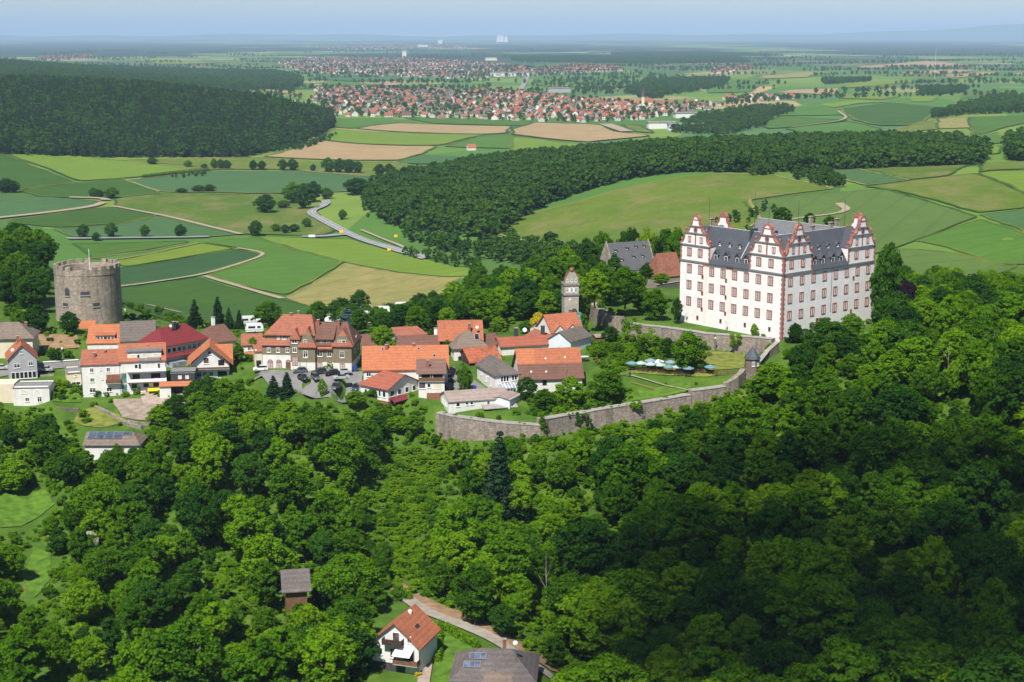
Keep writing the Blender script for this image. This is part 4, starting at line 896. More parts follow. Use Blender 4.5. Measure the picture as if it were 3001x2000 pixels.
MB().extr([(f(925), -.4, 9.2), (f(925), 5.5, 12.4), (f(925), 5.5, 12.6), (f(925), -.4, 9.45)], (f(1112) - f(925), 0, 0)).obj('dormer_roof', MAT['tile_brown'], th_)
yb = -.06
for zx, z, w_, h_, s_, y_ in ((470, 6.0, 1.0, 1.5, 'w', yb), (562, 6.0, 1.0, 1.5, 'w', yb), (655, 6.0, 1.0, 1.5, 'w', yb), (558, 9.5, .7, 1.2, 'w', 1.3), (615, 9.5, 1.2, 1.2, 'w', 1.3), (672, 9.5, .7, 1.2, 'w', 1.3), (733, 9.0, 1.6, 1.6, 'w', -1.1), (733, 6.3, 1.2, 1.5, 'w', -1.1), (733, 3.2, 1.7, 2.7, 'c', -1.12),
    (838, 8.4, 1.1, 1.9, 'w', -1.2), (838, 5.1, 1.3, 2.0, 'w', -1.2), (990, 8.2, .9, 1.2, 'w', .2), (1052, 8.2, .9, 1.2, 'w', .2), (972, 5.2, 1.4, 1.9, 'w', -.07), (1063, 5.2, 1.3, 1.9, 'w', -.07), (1175, 8.5, 1.1, 1.8, 'w', -1.2), (1215, 8.5, 1.1, 1.8, 'b', -1.2), (1195, 5.2, 1.3, 2.0, 'w', -1.2),
    (970, 1.6, 1.3, 2.1, 'c', 0), (1065, 1.6, 1.3, 2.1, 'c', 0), (1195, 1.5, 1.4, 2.2, 'c', -1.16), (480, 1.5, 1.5, 2.0, 'c', 0), (565, 1.5, 1.5, 2.0, 'c', 0)):
    win_at(th_, f(zx), y_, z, 0, w_, h_, s_)
for zx in (480, 565, 658):
    MB().extr([(f(zx) + .78 * math.cos(q), -.13, 2.45 + .75 * math.sin(q)) for q in np.linspace(0, math.pi, 9)], (0, .2, 0)).obj('arch_light', MAT['red_sandstone'], th_)
    MB().extr([(f(zx) + .52 * math.cos(q), -.16, 2.45 + .5 * math.sin(q)) for q in np.linspace(0, math.pi, 9)], (0, .04, 0)).obj('pane', MAT['glass_lit'], th_)
win_at(th_, f(658), 0, 1.2, 0, 1.5, 2.5, 'e')
for x, y, t_ in ((f(650), 6.5, 15.6), (f(930), 5.0, 14.0), (f(1130), 5.0, 14.0), (f(720), 7.5, 16)): chimney(hs, x, y, t_)
for u, z in ((.3, 5.5), (.7, 5.5), (.5, 2.0), (.5, 8.5)): win_at(th_, Wt + .05, D * u, z, math.pi / 2, 1.0, 1.5, 'w')
MB().tube([(f(780), -1.25, -1), (f(780), -1.25, 9.5)], .07).obj('downpipe', MAT['metal_grey'], th_)
MB().tube([(f(933), -.2, -1), (f(933), -.2, 7.5)], .07).obj('downpipe', MAT['metal_grey'], th_)
dish(th_, f(1005), 6, 14, .6)
iv = None

h = house('small_red_house', 'small white house with weathered red roof tucked beside the olive shingled house', (712, 1052), (768, 1050), -7.5, 9, 1011, 978, 'render_white', 'tile_russet', over=.4, wins=(('F', .35, 3.0, 1.0, 1.1, 'w'), ('F', .65, 3.0, 1.0, 1.1, 'w'), ('F', .9, 3.0, .8, 1.1, 'w')))
MB().extr([(.6, -.02, 2.2), (.6, -1.2, 1.5), (.6, -1.2, 1.35), (.6, -.02, 2.05)], (4.5, 0, 0)).obj('skirt_roof', MAT['tile_orange'], h['root'])
house('beige_annex', 'narrow beige annex against the left wall of the olive shingled house', (748, 1078), (769, 1077), -7, 6, 1030, 1012, 'render_cream', 'tile_russet', over=.3, wins=(('F', .5, 1.2, 1.4, 1.8, 'g'),), cat='annex')
# ------------------------------------------------------------------ middle cluster
h = house('long_house', 'long house with bright orange roof facing the car park', (1066, 1118), (1312, 1114), -8, 12.5, 1084, 1013, 'render_white', 'tile_bright', over=.5, wins=(('F', .06, 2.0, 1.3, 1.3, 'w'), ('F', .20, 2.0, 1.3, 1.3, 'w')), chim=((6.5, 5.4, 9.3, .8), (14.2, 6.2, 9.4, .8)))
sl_ = math.atan2(h['zr'] - h['ze'], 6.2)
for x in (5.4, 15.6): skylight(h, x, 5.2, h['ze'] + (h['zr'] - h['ze']) * .86, sl_, .7, .8)
skylight(h, 20.0, 3.2, h['ze'] + (h['zr'] - h['ze']) * .56, sl_, .8, .9)
h = house('balcony_house', 'white house with ribbed brown metal roof and deep shaded balcony', (1227, 1166), (1303, 1165), -10, 15, 1092, 1056, 'render_white', 'metal_brown', over=.6, eh=7.0, rh=9.2,
      wins=(('F', .14, 3.4, 1.9, 1.7, 'b'), ('F', .40, 3.4, .9, 1.2, 'd'), ('F', .72, 3.3, 2.6, 1.8, 'p'), ('F', .30, 6.0, 2.6, 1.9, 'g'), ('F', .5, 6.0, .7, 1.9, 'b'), ('F', .75, 6.0, 2.6, 1.9, 'g')), chim=((2.6, 3.0, 9.8, .8),))
balcony(h, 0.0, h['W'], 4.7, .5, 1.0, 'timber_brown'); MB().box(2.2, h['W'] + .06, -.08, 1, -3, 1.3).obj('brick_plinth', MAT['brick_red'], h['root'])
fr = (PZ(1138, 1184, -11), *[None] * 2); pA = PZ(1138, 1184, -11); pB = PZ(1228, 1160, -11); dd = pB - pA
h = house('low_wing', 'low white wing with red hipped roof and awning before the long orange roof', None, None, -11, 10.5, 0, 0, 'render_white', 'tile_red', axis='y', ins=(0, 3.0), over=.6, fr=(pA, float(np.linalg.norm(dd[:2])), math.atan2(dd[1], dd[0])), eh=4.2, rh=7.2,
      wins=(('F', .13, 2.6, 1.5, 1.6, 'd'), ('F', .36, 2.6, 1.5, 1.6, 'd'), ('F', .60, 2.6, 1.5, 1.6, 'd'), ('F', .84, 2.6, 1.5, 1.6, 'd'), ('L', .86, 2.5, 1.2, 1.8, 'd'), ('L', .70, 2.5, .9, 1.8, 'd'), ('L', .5, 2.3, 1.4, 1.8, 'g'), ('L', .2, 2.4, 1.0, 1.2, 'd')))
MB().extr([(.2, -.02, 1.5), (.2, -2.4, .7), (.2, -2.4, .6), (.2, -.02, 1.4)], (h['W'] + 2.5, 0, 0)).obj('awning', MAT['metal_red'], h['root'])
MB().box(-.1, 2.0, -.08, 4.0, -4, .6).obj('brick_plinth', MAT['brick_red'], h['root'])
for x in (.4, 4, 8, h['W'] + 2.4): MB().tube([(x, -2.3, -3.5), (x, -2.3, .65)], .06).obj('post', MAT['timber_dark'], h['root'])
house('slate_back_house', 'low house with dark grey roof and white chimney behind the long orange roof', (1166, 1046), (1296, 1044), -7.5, 9, 1012, 983, 'render_white', 'tile_brown', over=.4, chim=((11.6, 5, 7.6, 1.0, 'white_paint'),))
house('red_back_house', 'small house with dull red roof under the yellow green trees', (1160, 1010), (1250, 1004), -7.5, 8, 984, 957, 'render_grey', 'tile_russet', ins=(0, 2.0), over=.4)
house('brown_back_shed', 'small shed with pinkish brown roof beside the olive shingled house', (1062, 1040), (1096, 1039), -7, 7, 1014, 980, 'timber_brown', 'tile_brown', over=.3, cat='shed')
h = house('orange_barn', 'dark timber barn with clear orange roof at the edge of the wood', (1290, 1036), (1412, 1034), -6, 11, 998, 939, 'timber_dark', 'tile_orange', over=.6, cat='barn')
h = house('grey_hip_house', 'white house with pointed grey hipped roof and roof window', (1330, 1058), (1428, 1054), -7, 10, 1020, 969, 'render_white', 'tile_greybrown', ins=(4.6, 4.6), over=.7, wins=(('F', .28, 2.6, 1.0, 1.4, 'd'), ('F', .22, .4, 1.8, 1.8, 'g')), chim=((6.0, 7.4, 9.6, .7),))
skylight(h, 7.4, 2.6, h['ze'] + 2.4, .85, 1.4, 2.4); dish(h['root'], 8.2, 6.5, 8.6)
house('brown_gable_house', 'brown roofed wing behind the pointed grey roof', (1432, 1040), (1472, 1034), -7, 9, 1012, 978, 'render_grey', 'tile_brown', over=.4, axis='x')
house('mottled_barn', 'old barn with patchy mottled red and brown tiles', (1378, 1085), (1468, 1076), -8.5, 9.5, 1062, 1016, 'timber_dark', 'tile_mottled', over=.4, cat='barn', skirt=3)
pA = PZ(1452, 1150, -9.2); pB = PZ(1522, 1146, -9.2); dd = pB - pA
h = house('corner_house', 'white corner house with dark grey brown hipped roof and glass conservatory', None, None, -9.2, 15, 0, 0, 'render_white', 'tile_grey', axis='y', ins=(3.6, 2.0), over=.5, fr=(pA, float(np.linalg.norm(dd[:2])), math.atan2(dd[1], dd[0]) + .12), eh=4.9, rh=8.0,
      wins=(('F', .28, 3.6, .8, 1.7, 'd'), ('F', .40, 3.6, .8, 1.7, 'd'), ('F', .52, 3.6, .8, 1.7, 'd'), ('F', .76, 3.7, .8, 1.5, 'd'), ('F', .88, 3.7, .8, 1.5, 'd'), ('L', .5, 2.2, .8, 1.4, 'w'), ('L', .25, 3.2, .8, 1.2, 'w'), ('L', .75, 1.6, .8, 1.2, 'w'), ('L', .62, 3.6, .7, .9, 'w')))
cv = MB().extr([(.6, -.05, 2.5), (.6, -2.6, 1.4), (.6, -2.6, 1.32), (.6, -.05, 2.4)], (4.6, 0, 0)).obj('conservatory', MAT['glass_lit'], h['root'])
for k in range(6): MB().extr([(.6 + k * .9, -.05, 2.56), (.6 + k * .9, -2.65, 1.44), (.6 + k * .9, -2.65, 1.36), (.6 + k * .9, -.05, 2.42)], (.1, 0, 0)).obj('rafter', MAT['white_paint'], cv); MB().box(.6 + k * .9, .7 + k * .9, -2.6, -2.5, -1.5, 1.38).obj('post', MAT['white_paint'], cv)
h = house('great_barn', 'great barn whose roof is orange above and brown below', (1528, 1146), (1706, 1140), -9.2, 15.5, 1112, 1022, 'render_white', 'tile_brown', over=.6, wins=(('F', .38, 2.2, 1.2, 1.6, 'g'), ('F', .12, 2.6, 1.0, 1.2, 'g'), ('F', .74, 2.6, 1.0, 1.2, 'g')), cat='barn')
s_ = (h['zr'] - h['ze']) / 7.75; yk = 3.6; zk = h['ze'] - .1 + s_ * (yk + .6) * (7.75 / 8.35)
for xa, xb, m_ in ((-.62, 4.6, 'tile_bright'), (4.62, h['W'] + .62, 'tile_orange')):
    MB().extr([(xa, yk, zk + .12), (xa, 7.75, h['zr'] + .2), (xa, 7.75, h['zr'] - .1), (xa, yk, zk - .02)], (xb - xa, 0, 0)).obj('upper_tiles', MAT[m_], h['root'])
for x, y in ((3.0, 1.6), (7.2, 1.5), (7.6, 5.0), (13.2, 5.2)): MB().lathe([(.3, 0), (.32, .35), (.1, .6)], 8, (x, y, h['ze'] + s_ * y * .96)).obj('roof_vent', MAT['white_paint'], h['root'])
MB().tube([(12.6, .3, 1), (12.6, .3, 7.5)], .06).obj('aerial', MAT['metal_grey'], h['root'])
h = house('red_long_house', 'long house with dark red roof, two dark chimneys and a dish behind the great barn', (1470, 1040), (1640, 1030), -6.6, 9, 1016, 985, 'render_white', 'tile_red', over=.5, chim=((6.0, 5, 6.9, 1.0, 'grey_dark'), (14.5, 5, 7.2, 1.0, 'grey_dark')))
dish(h['root'], 8.5, 4, 6.4, .7)
house('red_cross_wing', 'red tiled wing joining the great barn to the villa', (1600, 1030), (1660, 1024), -6.4, 14, 1010, 975, 'render_white', 'tile_russet', axis='y', over=.5)
h = house('dormered_villa', 'white villa with light orange roof and two gabled front dormers', (1618, 1012), (1706, 1004), -5.8, 11, 985, 944, 'render_white', 'tile_orange', over=.5, rh=8.6, eh=4.0, chim=((9.2, 6, 9.4, .8),))
for x in (.8, 5.0): dormer(h['root'], x, -.5, 1.5, 0, 3.0, 3.1, 5.0, 'render_white', 'tile_bright', 'w', .55, ww=1.0, wh=1.8)
h = house('steep_orange_roof', 'steep faded orange roof rising behind the dormered villa', (1596, 990), (1650, 984), -5.6, 9, 972, 940, 'render_white', 'tile_russet', axis='x', over=.4)
h = house('grey_shed_house', 'white house with plain grey brown monopitch roof below the castle wall', (1672, 1034), (1732, 1016), -5.8, 8, 1016, 984, 'render_blue', 'tile_grey', over=.4, eh=3.4, rh=6.0)
house('small_pink_shed', 'small shed with pale pink flat roof beside a round tree', (1748, 1004), (1776, 1002), -5.5, 4, 996, 990, 'timber_brown', 'metal_pink', over=.3, eh=1.8, rh=2.2, cat='shed')
h = house('low_white_building', 'long low white building with ribbed pinkish grey roof above the bulging wall', (1316, 1207), (1490, 1195), -11.6, 9.5, 1193, 1160, 'render_white', 'metal_pink', over=.35, eh=2.9, rh=4.6,
      wins=(('F', .15, 1.8, 1.1, 1.2, 'd'), ('F', .30, 1.9, .9, .8, 'd'), ('F', .38, 1.9, .9, .9, 'd'), ('F', .66, 1.7, .9, 1.3, 'b')) + tuple(('L', u, 1.4, .8, 1.2, 'w') for u in (.2, .38, .56, .74)))
MB().extr([(9, -.02, 1.4), (9, -2.6, .7), (9, -2.6, .55), (9, -.02, 1.25)], (9.6, 0, 0)).obj('lean_to_roof', MAT['concrete'], h['root'])
MB().box(9.6, 18.2, -2.2, -.05, -3, .6).obj('lean_to_wall', MAT['timber_dark'], h['root'])
house('grey_shed', 'small grey roofed shed beside the long low white building', (1494, 1196), (1524, 1180), -11, 6, 1180, 1160, 'render_blue', 'metal_pink', over=.3, eh=2.4, rh=3.0, cat='shed')
# greenhouse
gp = PZ(1662, 962, -4.2); gh = thing('greenhouse', 'green glass lean-to greenhouse below the gatehouse arch', 'greenhouse', gp, .22)
gl_ = MB().extr([(0, 0, 1.2), (0, 4.2, 4.2), (0, 4.2, 4.1), (0, 0, 1.1)], (5.6, 0, 0)).obj('glass_roof', MAT['glass_green'], gh)
MB().box(5.5, 5.58, 0, 4.2, -2, 4.1).obj('glass_wall', MAT['glass_green'], gh); MB().box(0, 5.5, .02, .1, -2, 1.1).obj('glass_wall', MAT['glass_green'], gh)
for k in range(4): MB().extr([(k * 1.85, -.05, 1.27), (k * 1.85, 4.2, 4.27), (k * 1.85, 4.2, 4.17), (k * 1.85, -.05, 1.17)], (.1, 0, 0)).obj('glazing_bar', MAT['metal_grey'], gh)
# ------------------------------------------------------------------ gatehouse
gb = PZ(1653.5, 930, -2); gW = 4.7
gt = thing('gatehouse', 'slim gate tower with shingled upper floors, curved red gable and arched gateway', 'gatehouse', gb, .12)
yb_ = gb[1]; zz = lambda py: zat(yb_, py) + 2
MB().box(0, gW, 0, 5.5, -5, zz(867)).obj('stone_base', MAT['gate_stone'], gt)
MB().box(-.3, gW + .3, -.3, 5.6, zz(867), zz(863)).obj('cornice', MAT['cornice_grey'], gt)
MB().box(-.05, gW + .05, -.05, 5.5, zz(863), zz(838)).obj('shingle_wall', MAT['gate_stone'], gt)
MB().box(-.3, gW + .3, -.3, 5.6, zz(838), zz(833)).obj('cornice', MAT['cornice_grey'], gt)
z1_, z2_, z3_ = zz(833), zz(812), zz(797); c_ = gW / 2
MB().extr([(.0, -.05, z1_), (gW, -.05, z1_), (gW - .15, -.05, z1_ + .6), (gW - .35, -.05, z2_), (gW - .6, -.05, z2_ + .1), (gW - 1.0, -.05, z3_ - .7), (c_ + .8, -.05, z3_), (c_ - .8, -.05, z3_), (1.0, -.05, z3_ - .7), (.6, -.05, z2_ + .1), (.35, -.05, z2_), (.15, -.05, z1_ + .6)], (0, .5, 0)).obj('gable_wall', MAT['gate_stone'], gt)
for s in (-1, 1):
    MB().extr([(c_ + s * (gW / 2 + .05), -.15, z1_ + .5), (c_ + s * (gW / 2 - .38), -.15, z2_ - .1), (c_ + s * (gW / 2 - .65), -.15, z2_ + .2), (c_ + s * (gW / 2 - 1.05), -.15, z3_ - .7), (c_ + s * .8, -.15, z3_), (c_ + s * .85, -.15, z3_ + .25), (c_ + s * (gW / 2 - .8), -.15, z3_ - .5), (c_ + s * (gW / 2 - .3), -.15, z2_ + .3), (c_ + s * (gW / 2 + .3), -.15, z1_ + .6)], (0, .8, 0)).obj('coping', MAT['brick_red'], gt)
MB().lathe([(.5, 0), (.7, .4), (.6, .9), (.2, 1.3), (.05, 1.6)], 10, (c_, .2, z3_)).obj('finial', MAT['brick_red'], gt)
roof_faces(MB(), .1, gW - .1, .4, 5.6, z1_ - .3, z3_ - 1.0, 'y', 0, 0, .2).obj('roof', MAT['slate'], gt)
for k in range(3): win_at(gt, 1.0 + k * 1.35, -.06, zz(851), 0, .8, 1.4, 'w'); win_at(gt, 1.0 + k * 1.35, -.06, zz(823), 0, .7, 1.0, 'w')
for k in range(2): MB().box(.25 + k * 1.35 + 1.15, .25 + k * 1.35 + 1.68, -.12, .0, zz(857), zz(845)).obj('shutter', MAT['white_paint'], gt)
MB().box(1.55, 2.1, -.05, .05, zz(881), zz(876)).obj('plaque', MAT['white_paint'], gt)
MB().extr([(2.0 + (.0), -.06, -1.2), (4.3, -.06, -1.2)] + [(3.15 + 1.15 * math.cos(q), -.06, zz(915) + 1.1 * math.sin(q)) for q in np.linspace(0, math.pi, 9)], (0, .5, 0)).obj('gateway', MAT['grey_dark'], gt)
MB().extr([(2.0, -.1, zz(920)), (4.4, -.1, zz(922)), (4.4, -1.6, zz(928)), (2.0, -1.6, zz(928))], (0, 0, .08)).obj('awning', MAT['yellow_cloth'], gt)
# ------------------------------------------------------------------ barns behind the palace
a1_ = PZ(1800, 806, -1); b1_ = PZ(1931, 800, -1); dd = b1_ - a1_
h = house('slate_barn', 'big stone barn with large plain slate roof and tiny dormers left of the palace', None, None, -1, 13, 0, 0, 'tower_stone', 'slate_mid', over=.1, fr=(a1_, float(np.linalg.norm(dd[:2])), math.atan2(dd[1], dd[0]) + .15), eh=1.4, rh=11.2, cat='barn', skirt=10)
for x in (-.35, h['W'] - .15): MB().extr([(x, -.2, 1.2), (x, 13.2, 1.2), (x, 6.5, 11.9)], (.5, 0, 0)).obj('parapet', MAT['tower_stone'], h['root'])
sl2 = (11.2 - 1.4) / 6.5
for u, v_ in ((.16, .75), (.44, .8), (.66, .84), (.86, .84), (.54, .48), (.76, .5), (.24, .42), (.84, .22)):
    dormer(h['root'], u * h['W'] - .3, 6.5 * v_ - .7, 1.4 + 9.8 * v_ - .75, 0, .6, .8, .9, 'tower_stone', 'slate_mid', 'd', .5, kind='shed')
tb = PZ(1772, 790, -1) + np.array([0, 3, 0]); rt = thing('stair_turret', 'round slate turret against the slate roofed barn', 'turret', tb)
MB().lathe([(2.4, -5), (2.4, zat(tb[1], 772) + 1)], 20, cap=False).obj('shaft', MAT['tower_stone'], rt)
MB().lathe([(2.6, zat(tb[1], 784) + 1), (2.4, zat(tb[1], 775) + 1), (1.4, zat(tb[1], 762) + 1), (.05, zat(tb[1], 756) + 1)], 20).obj('roof', MAT['slate'], rt)
chimney(dict(root=rt), -1.2, -1, zat(tb[1], 758) + 1, .9, 'white_paint')
house('rust_roof_barn', 'barn with rust red lichened roof against the palace', (1930, 838), (2000, 832), -1, 10, 812, 742, 'tower_stone', 'tile_rust', over=.3, ins=(2, 0), cat='barn', skirt=10)
# ------------------------------------------------------------------ garden turret
tp = PZ(2207, 1088, -4.3); gtu = thing('garden_turret', 'little octagonal wall turret with bell shaped slate roof', 'turret', tp + np.array([0, 1.8, 0]), R(22.5))
hw_ = zat(tp[1], 1054) + 4.3; ht_ = zat(tp[1], 1020) + 4.3
MB().lathe([(2.0, -9), (2.05, -.4)], 8).obj('base', MAT['rubble_wall'], gtu); MB().lathe([(2.1, -.4), (2.1, hw_)], 8).obj('wall', MAT['tile_greybrown'], gtu)
MB().lathe([(2.45, hw_ - .1), (2.2, hw_ + .5), (1.5, hw_ + 1.4), (.75, hw_ + 2.4), (.2, ht_ - .2), (.06, ht_)], 8).obj('roof', MAT['slate'], gtu)
MB().lathe([(.05, 0), (.16, .3), (.03, .55), (.02, 1.0)], 8, (0, 0, ht_)).obj('finial', MAT['metal_grey'], gtu)
for k in (5, 6, 7):
    a_ = R(45 * k + 22.5); win_at(gtu, 1.945 * math.cos(a_), 1.945 * math.sin(a_), hw_ - 1.3, a_ + math.pi / 2, .75, 1.3, 'w')
# ------------------------------------------------------------------ houses at the foot of the slope
h = house('foot_house', 'white gabled house with orange roof, awning and wooden balcony at the foot of the slope', (1092, 1960), (1228, 1979), -24, 9.0, 1880, 1790, 'render_white', 'tile_orange', axis='y', over=.6, eh=5.2, rh=9.4, skirt=4,
      wins=(('F', .30, .2, 1.2, 2.0, 'o'), ('F', .15, 3.6, 1.4, 1.3, 'w'), ('F', .45, 3.5, 1.2, 1.8, 'w'), ('F', .52, 6.6, 1.4, 1.9, 'b'), ('F', .78, 3.3, 2.0, 2.0, 'b'), ('F', .8, 6.4, .8, 1.3, 'w')), chim=())
balcony(h, 2.4, 6.2, 5.6, 1.3, .9, 'timber_dark', 'timber_dark'); balcony(h, 4.6, h['W'] + .3, 2.2, 1.6, .9, 'timber_brown')
MB().extr([(4.7, -.05, 4.8), (4.7, -2.3, 4.0), (4.7, -2.3, 3.92), (4.7, -.05, 4.72)], (3.4, 0, 0)).obj('awning', MAT['cloth_white'], h['root'])
MB().box(-.02, h['W'] - 2.6, -.06, 1, -3, 1.6).obj('plinth', MAT['grey_dark'], h['root'])
pz_ = math.atan2(h['zr'] - h['ze'], h['W'] / 2)
sk = MB().box(-.5, .5, -.7, .7, 0, .14).obj('skylight', MAT['glass_dark'], h['root'], (h['W'] * .78, 4.4, h['ze'] + (h['zr'] - h['ze']) * .46)); sk.rotation_euler = (0, pz_, 0)
MB().lathe([(.35, 0), (.38, .6), (.2, .8)], 10, (h['W'] * .55, 6.0, h['zr'] - .6)).obj('vent', MAT['white_paint'], h['root'])
h = house('bungalow', 'white bungalow with lichened dark grey hipped roof and solar panels', (1330, 2040), (1560, 2046), -24.5, 11, 1960, 1905, 'render_white', 'tile_lichen', ins=(4.0, 4.0), over=.8, eh=3.2, rh=6.6,
      wins=(('F', .2, 1.6, 1.2, 1.3, 'w'), ('F', .5, 1.5, 1.8, 1.6, 'd'), ('F', .8, 1.6, 1.2, 1.3, 'w')), chim=((8.3, 7.4, 7.6, .6),))
sb_ = math.atan2(h['zr'] - h['ze'], 6.3)
for x, y in ((3.9, 3.9), (3.0, 2.2)):
    o = MB().box(-1.5, 1.5, -.7, .7, 0, .12).obj('solar_panel', MAT['metal_grey'], h['root'], (x, y, h['ze'] + .1 + (h['zr'] - h['ze']) * (y + .8) / 6.3)); o.rotation_euler = (sb_, 0, 0)
    for k in range(3): MB().box(-1.42 + k * .96, -.52 + k * .96, -.62, .62, .12, .14).obj('cell', MAT['glass_collector'], o)
MB().tube([(10.5, 3.0, 4), (10.5, 3.0, 9.2)], .05).obj('aerial_mast', MAT['metal_grey'], h['root']); dish(h['root'], 10.5, 2.9, 8.8, .45)
MB().extr([(4.8, -1.5, 3.0), (10.6, -1.5, 3.0), (8.0, 5.0, 5.6), (6.8, 5.0, 5.6)], (0, 0, .15)).obj('porch_roof', MAT['tile_greybrown'], h['root'])
h = house('hidden_cottage', 'grey lichened cottage roof almost buried in trees', (838, 1762), (900, 1758), -20.5, 8, 1730, 1695, 'timber_brown', 'tile_lichen', over=.8, eh=2.2, rh=5.0, skirt=5)
# solar panelled house on the slope
h = house('solar_house', 'low house with rows of solar collectors on its roof among the trees', (250, 1336), (408, 1336), -17.5, 8.5, 1302, 1262, 'render_white', 'tile_greybrown', over=.5, eh=3.0, rh=5.2, ins=(0, 2.5))
ss = math.atan2(h['zr'] - h['ze'], 4.25)
for row, n_, x0_, y_ in ((0, 5, .3, 3.4), (1, 4, .3, 2.0)):
    for k in range(n_):
        x_ = x0_ + 1.05 + k * 2.2
        o = MB().box(-1.05, 1.05, -.62, .62, .0, .12).obj('solar_panel', MAT['metal_grey'], h['root'], (x_, y_, h['ze'] + .2 + (h['zr'] - h['ze']) * (y_ + .5) / 4.75)); o.rotation_euler = (ss, 0, 0)
        MB().box(-.95, .95, -.54, .54, .12, .14).obj('cell', MAT['glass_solar'], o)
wall_run('low_dark_shelter', 'dark concrete shelter with flat roof below the car park', dense([PZ(975, 1212, -13.2), PZ(1075, 1216, -13.2)], 5), 'concrete', 4, bot=1.0, cat='shelter')
# ------------------------------------------------------------------ trees: a few grown shapes, then placed one by one
def leaf_cloud(cent, rad, n_each, size, seed, updown=.25, flat=1.0, jitter=.55, tone_by=None):
    rg = np.random.default_rng(seed); C = np.repeat(cent, n_each, axis=0); Rr = np.repeat(rad, n_each)
    n = len(C); d = rg.normal(size=(n, 3)); d[:, 2] += updown; d /= np.linalg.norm(d, axis=1)[:, None]
    r = Rr * (.55 + .5 * rg.random(n) ** .5); P = C + d * r[:, None] * np.array([1, 1, flat])
    nm = d + rg.normal(size=(n, 3)) * jitter + np.array([0, 0, .35]); nm /= np.linalg.norm(nm, axis=1)[:, None]
    t1 = np.cross(nm, rg.normal(size=(n, 3))); t1 /= np.linalg.norm(t1, axis=1)[:, None]; t2 = np.cross(nm, t1)
    s = size * (.6 + .8 * rg.random(n)); a = (s * 1.15)[:, None]; b = (s * .8)[:, None]
    V = np.stack([P - t1 * a, P + t2 * b, P + t1 * a, P - t2 * b], 1).reshape(-1, 3)
    ct = rg.random(len(cent)); tone = np.clip(np.repeat(ct, n_each) * .6 + rg.random(n) * .4, 0, 1)
    return V, tone
def leaf_mesh(name, V, tone, mat):
    n = len(V) // 4; me = bpy.data.meshes.new(name); me.vertices.add(4 * n); me.vertices.foreach_set('co', V.astype(np.float32).ravel())
    me.loops.add(4 * n); me.loops.foreach_set('vertex_index', np.arange(4 * n, dtype=np.int32)); me.polygons.add(n)
    me.polygons.foreach_set('loop_start', np.arange(0, 4 * n, 4, dtype=np.int32)); me.update(calc_edges=True)
    at = me.attributes.new('tone', 'FLOAT', 'FACE'); at.data.foreach_set('value', tone.astype(np.float32))
    me.materials.append(mat); return me
def broad_crown(seed, nc=150, ne=72, size=.0155, rx=.34, top=1.0, bot=.2, open_=0.0):
    rg = np.random.default_rng(seed); c = []; r = []
    while len(c) < nc:
        p = rg.uniform(-1, 1, 3); q = np.linalg.norm(p)
        p[:2] *= 1 + .22 * math.sin(3 * math.atan2(p[1], p[0]) + seed)
        if q > 1 or q < (.66 if len(c) > nc * .2 else 0): continue
        k = 1 - .35 * max(0, p[2]) ** 2 - .25 * max(0, -p[2]); zc = (top + bot) / 2 + p[2] * (top - bot) / 2 * .86
        c.append((p[0] * rx * k * .9, p[1] * rx * k * .9, zc)); r.append(rx * rg.uniform(.13, .30) * (46 / nc) ** .15 * (1 - open_ * .3))
    return leaf_cloud(np.array(c), np.array(r), ne, size, seed + 1, flat=.72)
def conifer_crown(seed, layers=17, size=.018, rx=.17, bot=.06):
    rg = np.random.default_rng(seed); c = []; r = []
    for i in range(layers):
        t = i / (layers - 1); R_ = rx * (1 - t) ** .85 + .012; z = bot + t * (1 - bot - .02); k = max(3, int(3 + 9 * (1 - t)))
        for j in range(k):
            a = 6.2832 * (j + rg.random() * .7) / k; q = R_ * rg.uniform(.55, 1.05)
            c.append((q * math.cos(a), q * math.sin(a), z - .10 * q / rx * .6)); r.append(.022 + .25 * R_ * rg.uniform(.7, 1.2))
    return leaf_cloud(np.array(c), np.array(r), 34, size, seed, updown=.0, flat=.6, jitter=.5)
def trunk_mesh(name, seed, mat, top=.62, r=.022, nb=5):
    rg = random.Random(seed); mb = MB(); mb.tube([(0, 0, -.06), (.004, .003, .12), (.01, -.006, .3), (.004, .004, top)], r, r * .35, 7)
    for k in range(nb):
        a = rg.random() * 6.28; z = .22 + .38 * k / max(nb, 1); l = .2 * rg.uniform(.7, 1.2)
        mb.tube([(0, 0, z), (l * .5 * math.cos(a), l * .5 * math.sin(a), z + l * .45), (l * math.cos(a), l * math.sin(a), z + l * .95)], r * .42, r * .12, 5)
    return mb.mesh(name, MAT[mat])
CROWN = {}; TRUNK = [trunk_mesh('trunk', s, 'bark') for s in (1, 2, 3)]; PALE_TRUNK = trunk_mesh('trunk', 9, 'bark_pale', .8, .010, 5)
shapes = [broad_crown(11), broad_crown(12, 170, 68, rx=.38), broad_crown(13, 125, 78, rx=.30, bot=.14), broad_crown(14, 185, 66, rx=.42, top=.96), broad_crown(15, 115, 80, rx=.28, bot=.22), broad_crown(16, 150, 72, rx=.36, bot=.1), broad_crown(17, 165, 72, rx=.36, bot=-.02), broad_crown(18, 150, 76, rx=.36, bot=.02)]
for kd, m in (('broad', 'leaf_broad'), ('light', 'leaf_light'), ('dark', 'leaf_dark'), ('yellow', 'leaf_yellow'), ('purple', 'leaf_purple'), ('blossom', 'leaf_blossom')):
    CROWN[kd] = [leaf_mesh('crown', V, t_, MAT[m]) for V, t_ in (shapes if kd in ('broad', 'light', 'dark') else shapes[:2])]
cs = [conifer_crown(21), conifer_crown(22, 15, rx=.2)]
